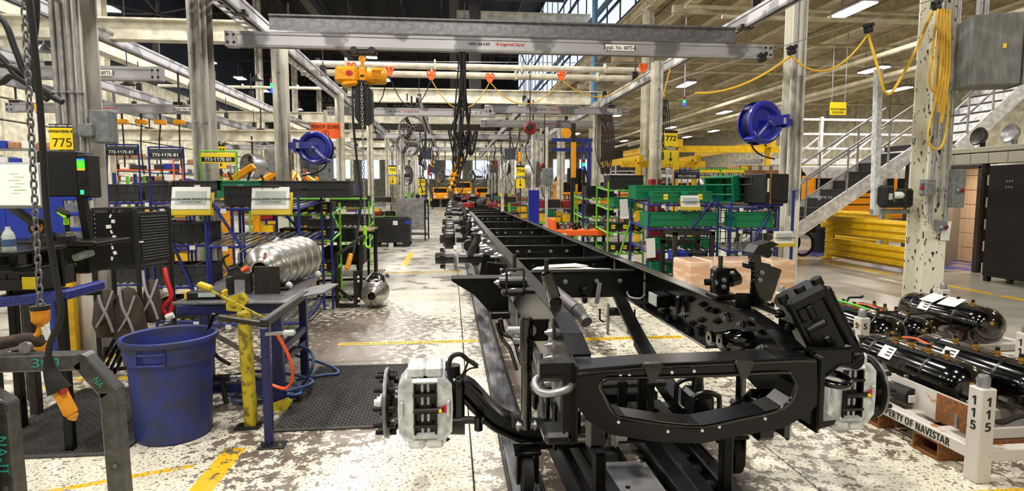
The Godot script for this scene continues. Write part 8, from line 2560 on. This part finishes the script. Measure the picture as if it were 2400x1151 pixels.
	tube(smooth_path([Vector3(7.2, 0.75, -13.9), Vector3(7.4, 0.4, -13.9), Vector3(7.8, 0.35, -13.9), Vector3(8.2, 0.6, -13.9), Vector3(8.4, 0.35, -13.9)], 4), 0.025, 8)
	part("frame", M.yellow, tc)
	for p in [[8.45, -13.6], [8.45, -14.2], [7.15, -13.9]]:
		lathe(Vector3(p[0], 0.3, p[1]), Vector3.BACK, [Vector2(0.24, -0.025), Vector2(0.3, -0.02), Vector2(0.3, 0.02), Vector2(0.24, 0.025), Vector2(0.24, -0.025)], 24)
		part("wheel", M.rubber, tc)
	box(Vector3(8.5, 0.75, -13.9), Vector3(0.6, 0.35, 0.6), Vector3.ZERO, 0.02)
	part("basket", M.tote_dark, tc)
	for e in [[12.0, 7.4, "tall black wire pallet cage behind the stairs"], [14.6, 8.9, "second black wire pallet cage behind the stairs"]]:
		var g := thing("wire_cage", e[2], "cage", Vector3(e[1], 0, -15.5), 0.0, "wire cages behind the stairs")
		for k in 9:
			bar(Vector3(e[1] - 0.6 + k * 0.15, 0, -15.5), Vector3(e[1] - 0.6 + k * 0.15, 2.2, -15.5), 0.02)
			part("upright_wire", M.black_steel, g)
		for k in 12:
			bar(Vector3(e[1] - 0.6, 0.1 + k * 0.19, -15.5), Vector3(e[1] + 0.6, 0.1 + k * 0.19, -15.5), 0.018)
			part("cross_wire", M.black_steel, g)
	in_world = false

# ---------------------------------------------------------------- far stations, left bay and right bay filling
func far_rack(label: String, p: Vector3, turn: float, w: float, post: Material, bins: Array, h: float) -> void:
	var t := thing("storage_rack", label, "rack", p, turn, "far storage racks")
	for sx in [-1, 1]:
		for sz in [-1, 1]:
			bar(Vector3(sx * w / 2, 0, sz * 0.35), Vector3(sx * w / 2, h, sz * 0.35), 0.045)
			part("post", post, t)
	var n := int(h / 0.42)
	for k in n:
		var y := 0.25 + k * 0.42
		box(Vector3(0, y, 0), Vector3(w, 0.03, 0.72))
		part("shelf", post if k % 2 else M.galvanised, t)
		var c := int(w / 0.36)
		for q in c:
			if rng.randf() < 0.82:
				var x := -w / 2 + (q + 0.5) * w / c
				var hh := rng.randf_range(0.14, 0.26)
				box(Vector3(x, y + 0.015 + hh / 2, rng.randf_range(-0.05, 0.1)), Vector3(w / c * 0.86, hh, 0.5), Vector3(0, rng.randf_range(-6, 6), 0), 0.02)
				part("bin", bins[rng.randi() % bins.size()], t)

func build_far() -> void:
	var num := ["nearest", "second", "third", "fourth", "fifth", "sixth", "seventh", "eighth", "ninth", "tenth", "eleventh", "twelfth"]
	var mix := [M.tote_dark, M.tote_grey, M.tote_dark, M.yellow, M.cardboard, M.tote_green, M.red_paint]
	for k in 9:
		far_rack("%s storage rack left of the far aisle" % num[k], Vector3(-2.2 - 0.5 * (k % 2), 0, -(22.0 + k * 3.6)), 0.0, 1.3, [M.rack_green, M.rack_blue, M.black_steel][k % 3], mix, 1.5)
		far_rack("%s storage rack right of the far line" % num[k], Vector3(2.9 + 0.5 * (k % 2), 0, -(17.0 + k * 3.8)), 0.0, 1.3, [M.rack_green, M.rack_blue, M.black_steel][k % 3], mix, 1.45)
	for k in 8:
		far_rack("%s storage rack of the left bay" % num[k], Vector3(-5.0 - 1.1 * (k % 3), 0, -(11.5 + k * 2.6)), 0.0, 1.7, [M.rack_blue, M.rack_green, M.yellow][k % 3], [M.tote_dark, M.cardboard, M.tote_grey, M.red_paint, M.yellow], 1.9)
		far_rack("%s tall rack along the far left aisle" % num[k], Vector3(-11.5 - 0.8 * (k % 2), 0, -(14.0 + k * 5.0)), 0.0, 2.4, [M.sign_orange, M.rack_blue][k % 2], [M.cardboard, M.tote_grey, M.blue_panel, M.paper], 3.1)
	for k in [0, 1, 3, 4, 5, 7, 8, 9]:
		far_rack("%s white rack in the right bay" % num[k], Vector3(7.5 + 2.3 * (k % 4), 0, -(23.5 + k * 3.6)), 0.0, 2.1, [M.stair_white, M.galvanised][k % 2], [M.galvanised, M.paper_grey, M.tote_grey, M.cardboard, M.stair_white], 2.7)
	# next chassis down the line
	for k in 3:
		var d := 18.0 + k * 12.0
		in_world = true
		var t := thing("truck_chassis", ["next black truck frame down the line", "third black truck frame down the line", "farthest black truck frame on the line"][k], "truck chassis", Vector3(0.97, 0, -d), 0.0, "truck frames farther down the line")
		for x in [0.5, 1.44]:
			box(Vector3(x, 0.88, -d - 5.0), Vector3(0.08, 0.29, 10.0), Vector3.ZERO, 0.01)
			part("frame_rail", M.black_paint, t)
		for q in 6:
			box(Vector3(0.97, 0.9, -d - 0.3 - q * 1.8), Vector3(0.9, 0.18, 0.08), Vector3.ZERO, 0.01)
			part("crossmember", M.black_paint, t)
		for q in [1.2, 7.5]:
			cyl(Vector3(-0.1, 0.58, -d - q), Vector3(2.05, 0.58, -d - q), 0.07)
			var ax := part("axle", M.black_cast, t)
			for s in [-1, 1]:
				lathe(Vector3(0.97 + s * 1.05, 0.58, -d - q), Vector3(s, 0, 0), [Vector2(0.2, -0.1), Vector2(0.21, 0.08), Vector2(0.1, 0.1), Vector2(0.09, 0.2), Vector2(0, 0.21)], 20)
				part("wheel_hub", M.black_cast, ax)
		for q in 14:
			box(Vector3(0.97 + rng.randf_range(-0.7, 0.7), 1.1 + rng.randf_range(-0.1, 0.15), -d - rng.randf_range(0, 9)), Vector3(rng.randf_range(0.1, 0.35), rng.randf_range(0.1, 0.3), rng.randf_range(0.1, 0.4)), Vector3(0, rng.randf_range(0, 90), 0), 0.03)
			part("fitted_component", [M.black_cast, M.bare_steel, M.black_steel, M.red_paint][q % 4], t)
		in_world = false
	# yellow cabs far down
	for k in 3:
		var p: Vector3 = [Vector3(-1.0, 0.75, -57.0), Vector3(1.0, 1.2, -51.0), Vector3(3.1, 0.75, -59.0)][k]
		var t := thing("truck_cab", ["yellow hood on a stand at the far end, left", "orange truck cab at the far end of the line", "yellow truck cab at the far right end"][k], "truck cab", p, 0.0, "yellow cabs at the far end")
		box(Vector3(0, 0.3, 0), Vector3(1.5, 0.55, 1.6), Vector3.ZERO, 0.1)
		box(Vector3(0, 0.8, -0.3), Vector3(1.45, 0.6, 1.0), Vector3.ZERO, 0.12)
		part("body", M.bus if k != 1 else M.hoist_yellow, t)
		box(Vector3(0, 0.82, 0.21), Vector3(1.2, 0.4, 0.03), Vector3.ZERO, 0.05)
		part("windscreen", M.glass_dark, t)
		for s in [-1, 1]: box(Vector3(s * 0.5, 0.2, 0.81), Vector3(0.25, 0.15, 0.03), Vector3.ZERO, 0.02)
		part("headlight", M.paper, t)
		for x in [-0.5, 0.5]:
			if k == 1: continue
			bar(Vector3(x, -p.y, 0), Vector3(x, 0.05, 0), 0.15, 0.8)
			part("stand_leg", M.black_steel, t)
	# yellow gantries right
	in_world = true
	for e in [[5.4, 7.1, 2.5, 17.0, "yellow gantry frame behind the black monitor"], [6.3, 9.0, 2.9, 16.4, "yellow gantry frame behind the right signs"], [17.2, 19.8, 2.7, 27.0, "yellow gantry frame far in the right bay"]]:
		var g := thing("yellow_gantry", e[4], "gantry", Vector3((e[0] + e[1]) / 2, 0, -e[3]), 0.0, "yellow gantry frames")
		for x in [e[0], e[1]]:
			bar(Vector3(x, 0, -e[3]), Vector3(x, e[2], -e[3]), 0.14, 0.14, Vector3.BACK, 0.01)
			part("post", M.yellow, g)
			bar(Vector3(x, e[2], -e[3] + 0.3), Vector3(x, e[2] + 0.0, -e[3] - 5.0), 0.14, 0.2)
			part("runway_beam", M.yellow, g)
		bar(Vector3(e[0] - 0.5, e[2] - 0.15, -e[3]), Vector3(e[1] + 0.3, e[2] - 0.15, -e[3]), 0.12, 0.18)
		part("cross_beam", M.yellow, g)
	var bf := thing("blue_gantry", "blue steel frame arm above the far right racks", "gantry", Vector3(3.8, 0, -18.5))
	for y in [2.85, 3.15]: bar(Vector3(3.1, y, -18.5), Vector3(4.4, y, -18.5), 0.08, 0.1)
	bar(Vector3(4.3, 0, -18.5), Vector3(4.3, 3.2, -18.5), 0.1, 0.16, Vector3.BACK)
	bar(Vector3(4.1, 1.9, -18.5), Vector3(4.1, 3.2, -18.5), 0.08, 0.1, Vector3.BACK)
	part("frame", M.rack_blue, bf)
	var op := thing("lift_post", "yellow lift post with a round orange plate over the line", "lift", Vector3(2.95, 0, -14.4))
	bar(Vector3(2.95, 0, -14.4), Vector3(2.95, 3.2, -14.4), 0.1, 0.1, Vector3.BACK)
	part("mast", M.device_black, op)
	bar(Vector3(2.95, 1.9, -14.33), Vector3(2.95, 2.75, -14.33), 0.11, 0.06, Vector3.BACK)
	part("cover", M.hoist_yellow, op)
	lathe(Vector3(2.74, 2.95, -14.2), Vector3.BACK, [Vector2(0, 0.02), Vector2(0.12, 0.02), Vector2(0.125, 0), Vector2(0.12, -0.02)], 24)
	part("round_plate", M.hoist_yellow, op)
	in_world = false
	# hanging tools over the far line
	for k in 22:
		var p := Vector3([-0.9, 2.2, 0.35][k % 3], rng.randf_range(2.2, 2.9), -(18.0 + k * 1.15))
		var t := thing("hanging_tool", "%s air tool from the camera hanging over the far line" % ["1st", "2nd", "3rd", "4th", "5th", "6th", "7th", "8th", "9th", "10th", "11th", "12th", "13th", "14th", "15th", "16th", "17th", "18th", "19th", "20th", "21st", "22nd"][k], "air tool", p, rng.randf_range(0, 180), "air tools hanging over the far line")
		cyl(Vector3(0, 0, 0), Vector3(0, 4.2 - p.y, 0), 0.012, -1, 5)
		tube(hang(Vector3(0, 0.9, 0), Vector3(0.35, 0.7, 0), 0.5, 8), 0.018, 5)
		tube(smooth_path([Vector3(0, 0.3, 0), Vector3(0.12, -0.2, 0), Vector3(-0.05, -0.6, 0.1), Vector3(0.08, -0.9, 0)], 4), 0.015, 5)
		part("cable", M.cable, t)
		cyl(Vector3(0, -0.1, 0), Vector3(0, 0.2, 0), 0.06, 0.05, 8)
		bar(Vector3(0, -0.05, 0), Vector3(0.12, -0.16, 0), 0.05)
		part("tool_body", [M.device_black, M.hoist_yellow, M.red_paint, M.bare_steel][k % 4], t)
	for k in 4:
		var t := thing("hanging_screen", ["dark square screen hanging left of the far line", "dark square screen hanging right of the far line", "dark screen over the left far station", "dark screen over the right far station"][k], "screen", [Vector3(-0.9, 2.95, -22.4), Vector3(2.2, 2.95, -22.4), Vector3(-0.9, 2.7, -30.6), Vector3(2.2, 2.7, -30.6)][k], 0.0, "dark hanging screens")
		box(Vector3.ZERO, Vector3(0.42, 0.42, 0.06), Vector3(0, 20 - 40 * (k % 2), 0), 0.02)
		part("shell", M.slate, t)
		cyl(Vector3(0, 0.2, 0), Vector3(0, 1.06 if k < 2 else 1.3, 0), 0.03, -1, 6)
		part("pole", M.dark_steel, t)
	kanban("754", "yellow sign 754 beside the dark fan", Vector3(2.15, 2.2, -18.6), 0.28)
	kanban("743", "yellow sign far down the left side of the line", Vector3(-1.2, 1.95, -25.0), 0.28)
	# boxes, cords and pipes on the columns of the left side
	in_world = true
	for e in [[Vector3(-3.35, 2.15, -12.0), "grey switch cabinet hanging behind the left hose reel column"], [Vector3(-2.5, 2.0, -12.4), "pale grey box under the left hose reel"], [Vector3(2.45, 1.95, -15.2), "pale blue-grey box on a post right of the line"]]:
		var p: Vector3 = e[0]
		var b := thing("switch_cabinet", e[1], "switch cabinet", Vector3(p.x, 0, p.z), 0.0, "grey switch cabinets")
		box(p, Vector3(0.26, 0.42, 0.16), Vector3.ZERO, 0.012)
		part("case", M.box_grey, b)
		box(p + Vector3(0.09, 0, 0.085), Vector3(0.02, 0.06, 0.02), Vector3.ZERO, 0.004)
		part("handle", M.dark_steel, b)
		bar(Vector3(p.x, 0, p.z - 0.1), Vector3(p.x, 3.2, p.z - 0.1), 0.06, 0.06, Vector3.BACK)
		part("post", M.cream, b)
	for k in 6:
		var x := -10.9 + k * 1.15
		cyl(Vector3(x, 4.2 + 0.25 * (k % 3), -12.0 - k), Vector3(x + 0.02, 11.2, -12.0 - k), 0.012, -1, 5)
		lathe(Vector3(x, 4.2 + 0.25 * (k % 3), -12.0 - k), Vector3.DOWN, [Vector2(0.02, 0), Vector2(0.1, 0.08), Vector2(0.16, 0.16), Vector2(0.15, 0.17), Vector2(0, 0.1)], 14)
		solo("pendant_horn", M.dark_steel if k % 2 else M.galvanised, "%s-from-left small pendant shade hanging over the left bay" % NTH[k], "pendant", "pendant shades over the left bay")
	in_world = false
	for k in 6:
		var t := thing("assembly_arm", "%s yellow assembly arm from the camera, standing in the left bay" % NTH[k], "assembly arm", Vector3(-3.75 - 0.1 * (k % 2), 0, -(10.4 + k * 1.9)), 40.0 * k, "yellow assembly arms in the left bay")
		cyl(Vector3(0, 0, 0), Vector3(0, 1.7, 0), 0.09, 0.07, 12)
		part("mast", M.hoist_yellow, t)
		bar(Vector3(0, 1.68, 0), Vector3(0.5, 2.0, 0), 0.1, 0.12, Vector3.UP, 0.02)
		part("upper_arm", M.hoist_yellow, t)
		tube(smooth_path([Vector3(0.1, 1.9, 0.06), Vector3(0.3, 1.5, 0.1), Vector3(0.45, 1.9, 0.06)], 5), 0.02, 6)
		part("hose", M.cable, t)
		cyl(Vector3(0, 0, 0), Vector3(0, 0.04, 0), 0.2, -1, 16)
		part("base", M.dark_steel, t)
